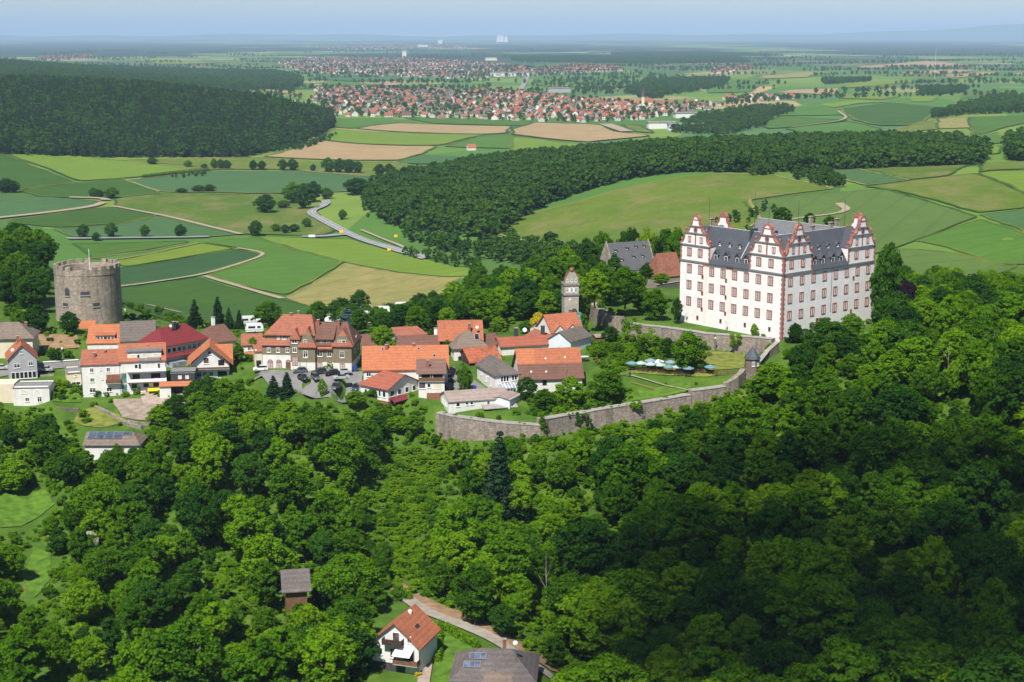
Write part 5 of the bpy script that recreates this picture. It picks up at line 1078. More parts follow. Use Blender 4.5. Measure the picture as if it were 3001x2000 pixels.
CROWN['conifer'] = [leaf_mesh('crown', V, t_, MAT['leaf_conifer']) for V, t_ in cs]; CROWN['blue'] = [leaf_mesh('crown', V, t_, MAT['leaf_spruce_blue']) for V, t_ in cs]
sp_ = broad_crown(31, 26, 60, .02, .3, bot=.2); CROWN['sparse'] = [leaf_mesh('crown', *sp_, MAT['leaf_light'])]
bsh = [broad_crown(41, 22, 110, .045, .6, 1.0, -.05), broad_crown(42, 26, 100, .045, .75, .9, -.08)]
BUSH = {k: [leaf_mesh('foliage', V, t_, MAT[m]) for V, t_ in bsh] for k, m in (('broad', 'leaf_broad'), ('light', 'leaf_light'), ('dark', 'leaf_dark'), ('blossom', 'leaf_blossom'), ('yellow', 'leaf_yellow'))}
NTREE = [0]
def tree(x, y, z, hgt, kind, label, wr=1.0, name=None, group=None, variant=None):
    NTREE[0] += 1; cr = CROWN[kind]; v = rnd.randrange(min(6, len(cr))) if variant is None else variant % len(cr)
    r = tag(link(name or ('conifer' if kind in ('conifer', 'blue') else 'broadleaf_tree'), None, None, (x, y, z), rnd.uniform(0, 6.28)), label, 'tree', group)
    r.scale = (hgt * wr, hgt * wr, hgt)
    link('trunk', TRUNK[v % 3], r); link('crown', cr[v], r); return r
def bush(x, y, z, hgt, kind, label, wr=1.0, group=None, name='bush'):
    b = link(name, BUSH[kind][rnd.randrange(2)], None, (x, y, z), rnd.uniform(0, 6.28), (hgt * wr, hgt * wr, hgt)); return tag(b, label, 'bush', group)
HW = {'broad': .36, 'light': .36, 'dark': .36, 'yellow': .36, 'purple': .36, 'blossom': .36, 'conifer': .17, 'blue': .17, 'sparse': .3}
def ptree(px, pyb, pyt, kind, wpx, label, Y=None, group=None):
    p = PY(px, pyb, Y) if Y else hit([(px, pyb)])[0]; full = kind in ('broad', 'light', 'dark')
    dep = proj(*p)[2]; hgt = (pyb - pyt) * dep / FPX * 1.03
    w = wpx * dep / FPX / 2 / (HW[kind] * hgt)
    return tree(p[0], p[1], p[2] - .2, hgt, kind, label, w, group=group, variant=rnd.choice((6, 7)) if full else None)

# ---- hand placed trees near the palace and in the village
for a in [
 (2018,1088,965,'broad',112,'large rounded tree standing directly behind the garden parasols'), (1790,1012,952,'dark',52,'small dense round tree beside the pink roofed shed'), (1905,1050,955,'sparse',62,'thin airy young tree in front of the terrace wall'),
 (1955,1050,985,'dark',46,'dark little tree against the terrace wall beside the large rounded tree'), (1920,940,841,'broad',80,'round tree alone on the lawn in front of the low court wall'), (1832,898,776,'broad',104,'tall broad tree below the slate barn'), (1742,890,785,'light',84,'bright green tree right beside the gatehouse'),
 (1893,828,768,'dark',44,'dark cone shaped tree in front of the slate barn'), (1938,834,798,'light',54,'bright round tree in front of the rust red barn'), (1984,950,868,'dark',34,'narrow dark tree against the left end of the palace'),
 (2330,1000,936,'dark',48,'clipped globe tree at the foot of the palace corner'), (2420,1045,926,'dark',140,'wide dark tree covering the foot of the right palace front'), (2495,1000,915,'broad',80,'mid green tree at the far end of the right palace front'),
 (2598,965,702,'dark',100,'tall dark ivy clad tree rising against the right end of the palace'), (2650,975,812,'purple',70,'dark purple leaved tree right of the palace'), (2210,988,945,'light',24,'small slender tree at the palace wall'),
 (1364,1152,1066,'broad',48,'dark green tree between the parked car and the corner house'), (1545,1175,1100,'dark',64,'dense dark tree covering the end of the great barn'), (1595,1200,1135,'broad',72,'spreading tree on the lawn below the great barn'),
 (1672,1192,1098,'light',88,'tall light green tree inside the bulging wall'), (1780,1178,1078,'broad',105,'big fruit tree between the barn and the garden lawn'), (1578,1000,914,'yellow',54,'golden yellow leaved tree above the red roofs'),
 (108,978,888,'dark',82,'dark tree left of the round tower'), (205,980,908,'dark',60,'dark tree in front of the round tower'), (572,962,878,'conifer',40,'dark conifer behind the crimson roof'), (640,962,870,'conifer',40,'tallest dark conifer behind the brown roof'), (672,965,900,'conifer',26,'slim conifer just right of the tallest one'), (702,965,908,'conifer',26,'shorter conifer nearest the small red house'),
 (788,960,878,'broad',86,'round tree behind the small red house'), (935,955,878,'broad',64,'tree behind the ridge of the olive shingled house'), (998,950,868,'dark',86,'dark tree beside the grey blue spruce'), (1055,945,845,'dark',66,'dark round tree at the campsite edge under the stubble field'), (1020,962,900,'blue',70,'grey blue spruce beside the caravans'),
 (1122,1016,950,'light',72,'yellow green tree beside the olive shingled house'), (1160,965,905,'broad',70,'tree among the caravans'), (1230,930,855,'dark',70,'dark tree below the stubble field'), (1310,905,848,'broad',60,'round tree at the right end of the stubble field'),
 (2290,668,604,'dark',58,'tree showing above the palace roof'), (2372,664,622,'dark',36,'dark round tree behind the right palace roof'), (2432,664,630,'broad',40,'low round tree behind the right palace roof'),
 (2262,1175,1058,'light',130,'bright green tree right of the little turret'), (2372,1160,1050,'broad',120,'leafy tree between the little turret and the wide dark tree'), (2255,1035,1003,'light',30,'small bright tree on the stair wall below the palace corner'),
 (1465,1535,1262,'conifer',96,'tall dark spruce in front of the bulging wall'), (812,1732,1650,'blue',60,'silvery blue spruce beside the buried cottage roof'), (1395,1400,1315,'conifer',60,'small dark spruce near the foot of the wall'),
 (945,1165,1105,'light',30,'feathery young tree in front of the parked cars'), (842,1165,1090,'conifer',44,'pointed cypress at the edge of the car park'), (802,1165,1100,'conifer',40,'second pointed cypress left of the car park'),
 (42,1445,1335,'light',112,'olive green round tree casting shade on the lawn at the left edge'), (262,1645,1548,'blossom',58,'tree covered in creamy white blossom in the lower left wood'),
 (880,1835,1752,'broad',90,'leafy tree just below the buried cottage roof'), (945,1790,1690,'dark',66,'dark tree right of the buried cottage roof'), (700,1062,1005,'broad',40,'garden tree between chalet and small red house'), (742,1035,985,'light',36,'light green tree behind the small red house'), (1312,1040,992,'broad',30,'tree beside the timber barn door'), (1462,972,925,'light',50,'pale tree behind the red long house'), (1250,962,930,'broad',44,'low tree behind the dull red roof'), (1545,978,935,'broad',46,'green tree left of the golden one'), (1850,1066,1012,'light',44,'light tree in the shrubbery left of the parasols'), (1882,1042,985,'broad',48,'mid green tree against the arches of the terrace wall'), (1812,1046,1000,'broad',44,'tree in the middle of the ward shrubbery'), (1752,1050,1005,'light',44,'tree at the barn end of the ward shrubbery'), (1838,1012,962,'sparse',40,'thin tree before the ivy clad arches'), (165,1062,1022,'dark',40,'dark garden tree by the street lamp'), (60,980,905,'broad',60,'tree behind the cream house'), (525,1010,965,'light',40,'tree behind the crimson roof ridge'), (1700,905,835,'broad',60,'tree crowding the right side of the gatehouse'), (1635,935,850,'dark',60,'tree crowding the left side of the gatehouse'),
 (1040,1195,1140,'light',66,'bright bushy tree below the car park corner'),
 (1020,1992,1790,'dark',170,'big dark tree hiding the left end of the white gabled house below'), (1075,1800,1690,'broad',110,'tree standing behind the white gabled house below'),
]:
    Yh = {2290: 620, 2372: 600, 2432: 595, 1055: 590, 1230: 600, 1310: 590, 998: 545, 935: 530, 1893: 520, 1938: 505, 1832: 480, 1742: 478, 1122: 455, 2598: 462, 2655: 448, 1578: 482}.get(a[0])
    ptree(a[0], a[1], a[2], a[3], a[4], a[5], Y=Yh)
def ttree(px, Y, pyt, wpx, kind, label, group=None):
    d = ray(px, pyt); x = d[0] / d[1] * Y; g = h1(x, Y); hgt = min(24, zat(Y, pyt) - g); dep = proj(x, Y, g)[2]
    return tree(x, Y, g - .3, hgt, kind, label, min(1.6, wpx * dep / FPX / 2 / (HW[kind] * hgt)), group=group, variant=rnd.choice((5, 6, 7)))
HT = [(1440,545,800,90),(1500,550,775,95),(1560,555,760,95),(1620,545,745,90),(1570,590,742,95),(1660,580,712,90),(1720,600,690,90),(1770,610,668,80),(1480,600,768,95),(1400,560,795,85),(1350,535,835,75),(1300,530,858,66),(1250,535,872,64),(1520,510,860,70),(1600,505,850,66),(1440,510,888,64),(1620,520,800,80),(1540,530,800,80),
  (1700,500,795,70),(1790,500,785,84),(1862,505,790,70),(1885,488,850,60),(1765,515,760,80),(1850,600,652,78),(1900,590,648,78),(1950,585,640,84),(1985,575,648,66),(1830,610,668,66),(1330,580,815,80),(1270,600,845,70),(1400,620,760,90),(1690,560,745,80),(1745,545,735,70),(1800,545,735,60),(2040,590,640,50),(1380,520,870,70),(1195,540,880,60)]
for i, (px, Y, t_, w_) in enumerate(HT): ttree(px, Y, t_, w_, rnd.choice(('broad', 'dark', 'broad', 'light')), 'leafy tree of the wood ' + ('behind the slate barn' if px > 1820 and Y > 560 else 'between gatehouse and palace' if px > 1680 else 'behind the red village roofs'), 'trees on the castle hill')
for i, (px, py, hg) in enumerate([(2690,1085,10),(2840,1075,10),(2905,1060,11),(2770,1160,10),(2930,1120,9),(1600,1760,10)]):
    p = PY(px, py + 60, 415 - i * 4 if px > 2000 else 300); gz_ = h1(p[0], p[1]); r_ = tag(link('dead_tree', None, None, (p[0], p[1], gz_), rnd.uniform(0, 6), (hg * 1.15, hg * 1.15, hg * 1.5)), 'pale bare trunk of a dead tree ' + ('above the bungalow' if px < 2000 else 'right of the palace'), 'tree', 'dead trees'); link('trunk', PALE_TRUNK, r_)
# ---- trees standing in the valley fields
z3 = lambda x, y: (x * .6375, 440 + y * .6375)
VT = [(385,405,338,56,'first of four roadside trees beyond the round tower'), (512,402,330,56,'second of four roadside trees beyond the round tower'), (666,402,340,46,'third of four roadside trees beyond the round tower'), (830,402,338,56,'fourth roadside tree nearest the junction'), (443,418,376,38,'small bushy tree below the roadside row'),
 (1178,396,320,62,'lone round tree in the olive meadow above the junction'), (1220,290,200,92,'large tree pair alone in the meadow left of the bend'), (1302,268,228,60,'low tree right of the large meadow pair'), (1575,320,270,40,'single dark tree inside the road bend'), (1412,356,310,44,'small orchard tree nearest the road'), (1268,376,336,44,'orchard tree at the left of its row'), (1312,384,340,40,'orchard tree in the middle of its row'), (1352,378,338,46,'orchard tree at the right of its row'),
 (1350,245,145,100,'tall tree left in the clump at the road bend'), (1400,272,150,90,'tree at the near end of the clump at the road bend'), (1440,240,140,80,'highest tree of the clump at the road bend'), (1640,205,125,130,'round copse beyond the road bend'), (1500,225,170,60,'small tree between the bend and the round copse'), (430,218,168,44,'left tree of the trio by the farm track'), (458,222,180,36,'middle tree of the trio by the farm track'), (512,224,168,66,'right tree of the trio by the farm track'),
 (836,196,174,50,'round bush tree in the blue green field'), (915,192,160,60,'left of two bushy trees in the blue green field'), (965,192,156,52,'right of two bushy trees in the blue green field'), (28,196,128,80,'tree cut by the left picture edge in the fields'), (66,196,140,50,'pale tree beside the one at the left edge'),
 (1165,92,44,36,'slim tree left in the row below the tan field'), (1205,92,48,38,'round tree second in the row below the tan field'), (985,86,38,34,'left of three tall trees in the far meadow'), (1015,88,40,34,'middle of three tall trees in the far meadow'), (1042,88,44,40,'right of three tall trees in the far meadow'), (940,84,62,30,'small round tree in the far meadow'), (865,80,46,36,'tree at the wood edge in the far meadow'), (1440,98,64,28,'lone small tree between the two poplar rows'),
 (1300,96,40,42,'left end of the first poplar row'), (1345,96,38,50,'right end of the first poplar row'), (1510,104,32,60,'left end of the long poplar row'), (1560,106,36,60,'second tree of the long poplar row'), (1605,108,40,60,'third tree of the long poplar row'), (1645,108,50,50,'right end of the long poplar row'), (1745,120,62,50,'left tree of the last poplar row'), (1790,122,60,50,'middle tree of the last poplar row'), (1860,124,76,50,'right tree of the last poplar row'), (700,68,32,46,'round tree at the corner of the pine wood')]
for x, yb_, yt, w_, lb in VT:
    a, b = z3(x, yb_); c, d_ = z3(x, yt); ptree(a, b, d_, 'dark' if rnd.random() < .6 else 'broad', w_ * .6375 * 1.1, lb)

# ---- keep-clear outlines in the photograph: nothing planted may hide these
KEEP = [[(1270,1195),(1455,1228),(1600,1222),(1850,1178),(2030,1138),(2200,1075),(2200,1100),(2110,1150),(1890,1206),(1760,1236),(1660,1254),(1550,1262),(1440,1266),(1315,1275),(1280,1240)],
 [(1275,970),(1275,1208),(1455,1230),(1600,1222),(1850,1178),(2030,1138),(2185,1085),(2235,1060),(2290,1000),(2555,945),(2555,650),(1990,650),(1930,700),(1780,710),(1640,790),(1640,930),(1560,925),(1420,945)],
 [(-50,870),(-50,1150),(20,1190),(150,1195),(230,1235),(290,1255),(400,1235),(450,1215),(540,1180),(600,1100),(690,1105),(760,1160),(880,1165),(1050,1195),(1275,1208),(1275,1000),(1050,965),(850,930),(700,935),(345,935),(345,765),(155,765),(155,900),(60,900)],
 [(222,1248),(425,1248),(425,1290),(222,1290)], [(1100,1765),(1250,1765),(1262,2000),(1085,2000)], [(1262,1840),(1340,1850),(1640,2010),(1262,2010)], [(1195,1750),(1270,1765),(1420,1840),(1640,1960),(1640,2000),(1400,1880),(1250,1830)],
 [(-40,1425),(140,1425),(165,1480),(90,1545),(-40,1550)], [(95,1600),(155,1620),(150,1700),(95,1760),(60,1690)], [(1155,1645),(1220,1665),(1235,1760),(1140,1735)], [(840,1686),(903,1684),(903,1745),(850,1750)],
 [(1120,1310),(1290,1330),(1310,1380),(1280,1450),(1240,1520),(1215,1640),(1225,1700),(1150,1700),(1150,1600),(1130,1500),(1105,1400)], [(1190,1830),(1300,1840),(1330,1990),(1250,2000)],
 [(560,560),(1440,560),(1400,830),(1330,845),(1180,880),(850,890),(560,920),(345,915),(345,765)], [(1480,560),(2700,500),(3040,560),(3040,780),(2700,770),(2570,690),(1990,640),(1700,690),(1600,700)],
 [(-50,1060),(240,1040),(330,1050),(330,1070),(240,1075),(150,1110),(145,1185),(60,1190),(-50,1150)], [(735,1085),(1065,1085),(1070,1190),(890,1165),(740,1125)], [(150,1178),(330,1168),(490,1165),(475,1235),(420,1250),(300,1258),(225,1240),(150,1200)]]
def clear(x, y, z, hgt, rx, kset):
    cx, cy_, dep = proj(x, y, z + hgt * .6); k = FPX / dep; rr = rx * k * .9; rz_ = hgt * .42 * k
    th = np.linspace(0, 6.28, 13)[:-1]; X = np.r_[cx, cx + rr * np.cos(th)]; Y = np.r_[cy_, cy_ - rz_ * np.sin(th)]
    for i in kset:
        if inpoly(X, Y, KEEP[i]).any(): return False
    return True
def poisson(n_try, sampler, dmin, seed):
    rg = np.random.default_rng(seed); pts = []; cell = {}
    for _ in range(n_try):
        x, y = sampler(rg); key = (int(x // dmin), int(y // dmin)); ok = True
        for i in (-1, 0, 1):
            for j in (-1, 0, 1):
                for q in cell.get((key[0] + i, key[1] + j), ()):
                    if (q[0] - x) ** 2 + (q[1] - y) ** 2 < dmin * dmin: ok = False
        if ok: cell.setdefault(key, []).append((x, y)); pts.append((x, y))
    return pts
def bad_ground(x, y):
    return bool(inpoly([x], [y], BAILEY_POLY)[0]) or bool(inpoly([x], [y], UPPER_POLY)[0])
cand = []
pts = poisson(9000, lambda g: (g.uniform(-165, 175), g.uniform(222, 432)), 6.0, 5)
for x, y in pts:
    if abs(x) / y > .375 or bad_ground(x, y): continue
    z = h1(x, y); hgt = (rnd.choice((4, 5, 6, 7, 8, 9, 10, 11, 12, 13, 15)) if x / y < .045 else rnd.choice((5, 7, 9, 11, 12, 13, 14, 16, 18))) * rnd.uniform(.85, 1.15)
    for tr_ in range(3):
        if clear(x, y, z, hgt, hgt * .36, range(13)): break
        hgt *= .62
    else: continue
    if hgt < 3.2: continue
    q = proj(x, y, z + hgt * .6); cand.append((hgt * .36 / q[2], x, y, z, hgt, q))
cand.sort(reverse=True)
ANCH = [((250,1290),'beside the solar house'),((60,1400),'above the lawn at the left edge'),((60,1620),'around the dry grass patch at the left edge'),((150,1900),'in the lower left corner of the wood'),((420,1350),'in the wood below the white houses'),((450,1550),'in the middle of the left wood'),((480,1850),'at the bottom of the left wood'),((620,1250),'below the chalet and car park'),((720,1420),'on the slope under the car park'),((760,1650),'around the buried cottage roof'),((800,1900),'left of the white gabled house below'),((1010,1350),'left of the bulging wall'),((1030,1600),'above the white gabled house below'),((1300,1420),'near the tall spruce'),((1330,1650),'above the lane'),((1500,1750),'above the bungalow'),((1650,1380),'under the long wall'),((1700,1900),'right of the bungalow'),((1750,1600),'at the edge of the shaded wood'),((2050,1280),'below the garden wall'),((2100,1550),'in the middle of the shaded wood'),((2100,1880),'at the bottom of the shaded wood'),((2350,1250),'below the little turret'),((2450,1650),'deep in the shaded wood'),((2500,1920),'low in the shaded wood'),((2650,1100),'right of the palace'),((2750,1350),'high in the right hand wood'),((2850,1700),'at the right edge of the shaded wood'),((2900,1120),'at the right edge beside the palace hill'),((2900,1930),'in the lower right corner of the wood')]
ZONES = [((0, 700), 'dark', 'broadleaf tree crowded among others on the wooded slope below the village', 'trees on the slope below the village'),
         ((700, 1500), 'light', 'broadleaf tree in the green thicket under the bulging wall', 'trees in the hollow below the wall'), ((1500, 3100), 'dark', 'forest tree in the shaded wood below the palace', 'trees of the shaded wood below the palace')]
rest = []
for i, (s_, x, y, z, hgt, q) in enumerate(cand):
    zi = 0 if q[0] < 820 else (1 if q[0] < 1700 else 2)
    kd = rnd.choices(('broad', 'light', 'dark'), ((.42, .33, .25), (.42, .43, .15), (.5, .25, .25))[zi])[0]
    tone = 'pale' if kd == 'light' else ('deep' if kd == 'dark' else 'mid')
    if i < 180 and hgt > 4: tree(x, y, z - .3, hgt, kd, {'pale': 'pale green ', 'deep': 'deep green ', 'mid': 'mid green '}[tone] + ('tall ' if hgt > 12.5 else 'low ' if hgt < 8.5 else '') + 'tree ' + min(ANCH, key=lambda r_: (r_[0][0] - q[0]) ** 2 + (r_[0][1] - q[1]) ** 2)[1], rnd.uniform(.8, 1.3), group=ZONES[zi][3])
    else: rest.append((x, y, z - .3, hgt, kd))
# wood on the castle hill behind the village and right of the palace
hill = []
for x, y in poisson(5000, lambda g: (g.uniform(-60, 60), g.uniform(478, 690)), 6.5, 8):
    if bad_ground(x, y) or x / y > .075: continue
    z = h1(x, y); hgt = rnd.uniform(9, 16)
    for t_ in range(3):
        if clear(x, y, z, hgt, hgt * .33, (1, 2, 13, 14)): break
        hgt *= .7
    else: continue
    if hgt > 4.5: hill.append((x, y, z - .3, hgt, rnd.choices(('broad', 'light', 'dark'), (.45, .2, .35))[0]))
for x, y in poisson(4000, lambda g: (g.uniform(95, 260), g.uniform(425, 560)), 7.0, 9):
    if bad_ground(x, y) or x / y > .40: continue
    z = h1(x, y); hgt = rnd.uniform(8, 15)
    for t_ in range(3):
        if clear(x, y, z, hgt, hgt * .33, (1, 14)): break
        hgt *= .7
    else: continue
    if hgt > 4: hill.append((x, y, z - .3, hgt, rnd.choices(('broad', 'light', 'dark'), (.4, .25, .35))[0]))
for x, y in poisson(3000, lambda g: (g.uniform(-260, -100), g.uniform(500, 760)), 7.0, 10):
    if x / y < -.39 or x / y > -.262: continue
    z = h1(x, y); hgt = rnd.uniform(11, 17)
    for t_ in range(3):
        if clear(x, y, z, hgt, hgt * .33, (2,)): break
        hgt *= .7
    else: continue
    hill.append((x, y, z - .3, hgt, rnd.choices(('broad', 'conifer', 'dark'), (.35, .2, .45))[0]))

# ------------------------------------------------------------------ masses of far trees and undergrowth (nobody could count them)
PROTO = bpy.data.collections.new('shapes_for_masses')
def proto_col(name, meshes):
    c = bpy.data.collections.new(name)
    for i, m in enumerate(meshes):
        o = bpy.data.objects.new(f'{name}_{i:02d}', m); c.objects.link(o)
    return c
farb = [broad_crown(51 + k, 26, 26, .055, .34, 1.0, .05) for k in range(3)]; farp = [conifer_crown(61 + k, 8, .05, .2, .05) for k in range(2)]
_fp = []
for V, t_ in farp: _fp.append((V[:0], t_[:0]))
def thin(Vt, step):
    V, t_ = Vt; n = len(t_); k = np.arange(0, n, step); return V.reshape(n, 4, 3)[k].reshape(-1, 3), t_[k]
COLS = {'far': proto_col('far_tree_shape', [leaf_mesh('far_crown', V, t_, MAT['leaf_far']) for V, t_ in farb]),
        'pine': proto_col('far_pine_shape', [leaf_mesh('far_pine', *thin(q, 4), MAT['leaf_farpine']) for q in farp] + [leaf_mesh('far_crown', *farb[0], MAT['leaf_far'])]),
        'wood': proto_col('wood_tree_shape', [CROWN[k][v] for k in ('broad', 'dark', 'light') for v in (0, 1, 2, 5)]),
        'bush': proto_col('bush_shape', [BUSH[k][v] for k in ('broad', 'light', 'light') for v in (0, 1)])}
def mass(name, label, P, col, kinds=None):
    P = np.array(P, float); n = len(P); me = bpy.data.meshes.new(name); me.from_pydata(P[:, :3].tolist(), [], [])
    for nm, v in (('sc', P[:, 3]), ('rot', np.random.default_rng(3).uniform(0, 6.28, n))):
        at = me.attributes.new(nm, 'FLOAT', 'POINT'); at.data.foreach_set('value', v.astype(np.float32))
    nk = len(COLS[col].objects); ix = np.random.default_rng(4).integers(0, nk, n) if kinds is None else np.array(kinds)
    at = me.attributes.new('ix', 'INT', 'POINT'); at.data.foreach_set('value', ix.astype(np.int32))
    o = tag(link(name, me), label, None, None, 'stuff')
    g = bpy.data.node_groups.new(name, 'GeometryNodeTree'); g.interface.new_socket('Geometry', in_out='INPUT', socket_type='NodeSocketGeometry'); g.interface.new_socket('Geometry', in_out='OUTPUT', socket_type='NodeSocketGeometry')
    N = g.nodes; i_, o_ = N.new('NodeGroupInput'), N.new('NodeGroupOutput'); ci = N.new('GeometryNodeCollectionInfo'); ci.inputs[0].default_value = COLS[col]; ci.inputs[1].default_value = True; ci.inputs[2].default_value = True
    io = N.new('GeometryNodeInstanceOnPoints'); io.inputs['Pick Instance'].default_value = True
    def attr(nm, ty):
        a = N.new('GeometryNodeInputNamedAttribute'); a.data_type = ty; a.inputs[0].default_value = nm; return a.outputs[0]
    cx = N.new('ShaderNodeCombineXYZ'); L_ = g.links.new
    L_(attr('rot', 'FLOAT'), cx.inputs[2]); L_(i_.outputs[0], io.inputs['Points']); L_(ci.outputs[0], io.inputs['Instance']); L_(attr('ix', 'INT'), io.inputs['Instance Index']); L_(cx.outputs[0], io.inputs['Rotation']); L_(attr('sc', 'FLOAT'), io.inputs['Scale']); L_(io.outputs[0], o_.inputs[0])
    md = o.modifiers.new('grow', 'NODES'); md.node_group = g
    return o
KIX = {'broad': (0, 1, 2, 3), 'dark': (4, 5, 6, 7), 'light': (8, 9, 10, 11), 'conifer': (4, 5, 6, 7)}
for nm, lb, lst in (('undergrowth_trees', 'smaller trees filling the wood in the foreground', rest), ('hill_wood', 'dense wood on the back of the castle hill and beside the tower', hill)):
    mass(nm, lb, [(a, b, c, d_) for a, b, c, d_, e in lst], 'wood', [rnd.choice(KIX[e]) for *_, e in lst])
# low shrubs between the foreground trees and in the village gardens
def shrubs(n, box, dmin, hr, kset, seed, foot=False, keepp=1.0):
    P = np.array(poisson(n, lambda g: (g.uniform(box[0], box[1]), g.uniform(box[2], box[3])), dmin, seed)); rg = np.random.default_rng(seed)
    hh = rg.uniform(*hr, len(P)); x, y = P[:, 0], P[:, 1]; ok = (np.abs(x) / y < .372) & (rg.random(len(P)) < keepp)
    z = H(x, y)
    for f_ in (0, .6, 1.0):
        px_, py_, _ = proj(x, y, z + hh * f_)
        for k in kset: ok &= ~inpoly(px_, py_, KEEP[k])
    if foot:
        for q in FOOT: ok &= ~inpoly(x, y, q)
    else: ok &= ~inpoly(x, y, BAILEY_POLY) & ~inpoly(x, y, UPPER_POLY)
    return [(a, b, c - .2, d_) for a, b, c, d_, o in zip(x, y, z, hh, ok) if o]
mass('undergrowth', 'tangled green undergrowth covering the slope', shrubs(42000, (-160, 170, 225, 425), 1.9, (.8, 2.6), (0, 3, 4, 5, 6, 7, 8, 10, 12, 15, 16, 17), 15), 'bush')
CLR = shrubs(30000, (-32, 0, 270, 400), 1.25, (.7, 1.9), (0, 3, 4, 5, 6, 10, 12), 18); px_, py_, _ = proj(*[np.array([q[k] for q in CLR]) for k in range(3)]); kk = inpoly(px_, py_, KEEP[11])
COLS['lightbush'] = proto_col('light_bush_shape', [leaf_mesh('foliage', V, t_, MAT['leaf_scrub']) for V, t_ in bsh]); mass('clearing_scrub', 'bright green scrub filling the clearing below the bulging wall', [q for q, k in zip(CLR, kk) if k], 'lightbush')
wt = []
for a, b in zip(seg_a[:-1] + seg_b[:-1], seg_a[1:] + seg_b[1:]):
    for k in range(3):
        if rnd.random() < .45: q = a + (b - a) * rnd.random(); wt.append((q[0] + rnd.uniform(-.2, 1.8), q[1] + rnd.uniform(.3, 2.2), q[2] - .2, rnd.uniform(.35, .9)))
mass('wall_growth', 'weeds and small shrubs along the top of the bailey wall', wt, 'bush')
mass('garden_shrubbery', 'mixed garden shrubs between the village houses', shrubs(9000, (-150, -2, 408, 530), 2.4, (.6, 2.0), (15, 16, 17), 16, True, .42), 'bush')
P_ = shrubs(16000, (0, 62, 395, 470), 1.7, (.8, 2.4), (), 17, True)
px_, py_, _ = proj(*[np.array([q[k] for q in P_]) for k in range(3)])
SHR = [[(1712,1005),(1830,985),(1960,1005),(1968,1055),(1900,1062),(1835,1085),(1800,1110),(1740,1075)], [(1560,1160),(1700,1165),(1840,1140),(1850,1180),(1690,1210),(1600,1235),(1540,1215)], [(1735,905),(1800,915),(1830,935),(1825,925),(1760,890)], [(1640,975),(1720,1000),(1735,980),(1660,950)]]
kk = np.zeros(len(P_), bool)
for q in SHR: kk |= inpoly(px_, py_, q)
mass('ward_shrubbery', 'thick shrubs in the castle ward between barn, wall and garden', [q for q, k in zip(P_, kk) if k], 'bush')
def forest(name, label, poly, Yr, dmin, hr, col, seed, n=40000, thinp=1.0):
    xs = [p[0] for p in poly]; u0, u1 = (min(xs) - PCX) / FPX, (max(xs) - PCX) / FPX; out = []
    pts = np.array(poisson(n, lambda g: ((lambda Y: (g.uniform(u0, u1) * Y * 1.02, Y))(math.sqrt(g.uniform(Yr[0] ** 2, Yr[1] ** 2)))), dmin, seed))
    z = H(pts[:, 0], pts[:, 1]); px_, py_, _ = proj(pts[:, 0], pts[:, 1], z); k = inpoly(px_, py_, poly)
    rg = np.random.default_rng(seed)
    P = [(a, b, c - .5, rg.uniform(*hr)) for (a, b), c in zip(pts[k], z[k]) if rg.random() < thinp]
    return P
FP = forest('', '', [(-250,458),(0,455),(300,463),(700,463),(790,448),(880,425),(975,378),(990,335),(900,285),(600,255),(300,232),(-250,215)], (1750, 2900), 6.6, (12, 21), 'pine', 71, 120000)
mass('pine_forest', 'broad dark pine forest covering the far hillside', FP, 'pine')
FM = forest('', '', [(1070,600),(1100,642),(1160,664),(1300,694),(1440,706),(1500,660),(1620,594),(1720,562),(1850,526),(2000,506),(2180,508),(2300,506),(2450,500),(2880,484),(2895,452),(2800,428),(2400,420),(1900,428),(1650,445),(1350,500),(1200,530),(1100,560)], (900, 1750), 6.3, (11, 20), 'far', 72, 90000)
mass('valley_forest', 'dense dark deciduous forest across the middle of the valley', FM, 'far')
FV = forest('', '', [(1160,690),(1440,742),(1500,716),(1790,788),(1780,805),(1600,805),(1440,765),(1250,735)], (640, 1150), 7.5, (9, 15), 'far', 73, 20000)
mass('valley_copse', 'leafy trees along the valley bottom behind the castle hill', FV, 'far')
parts = []
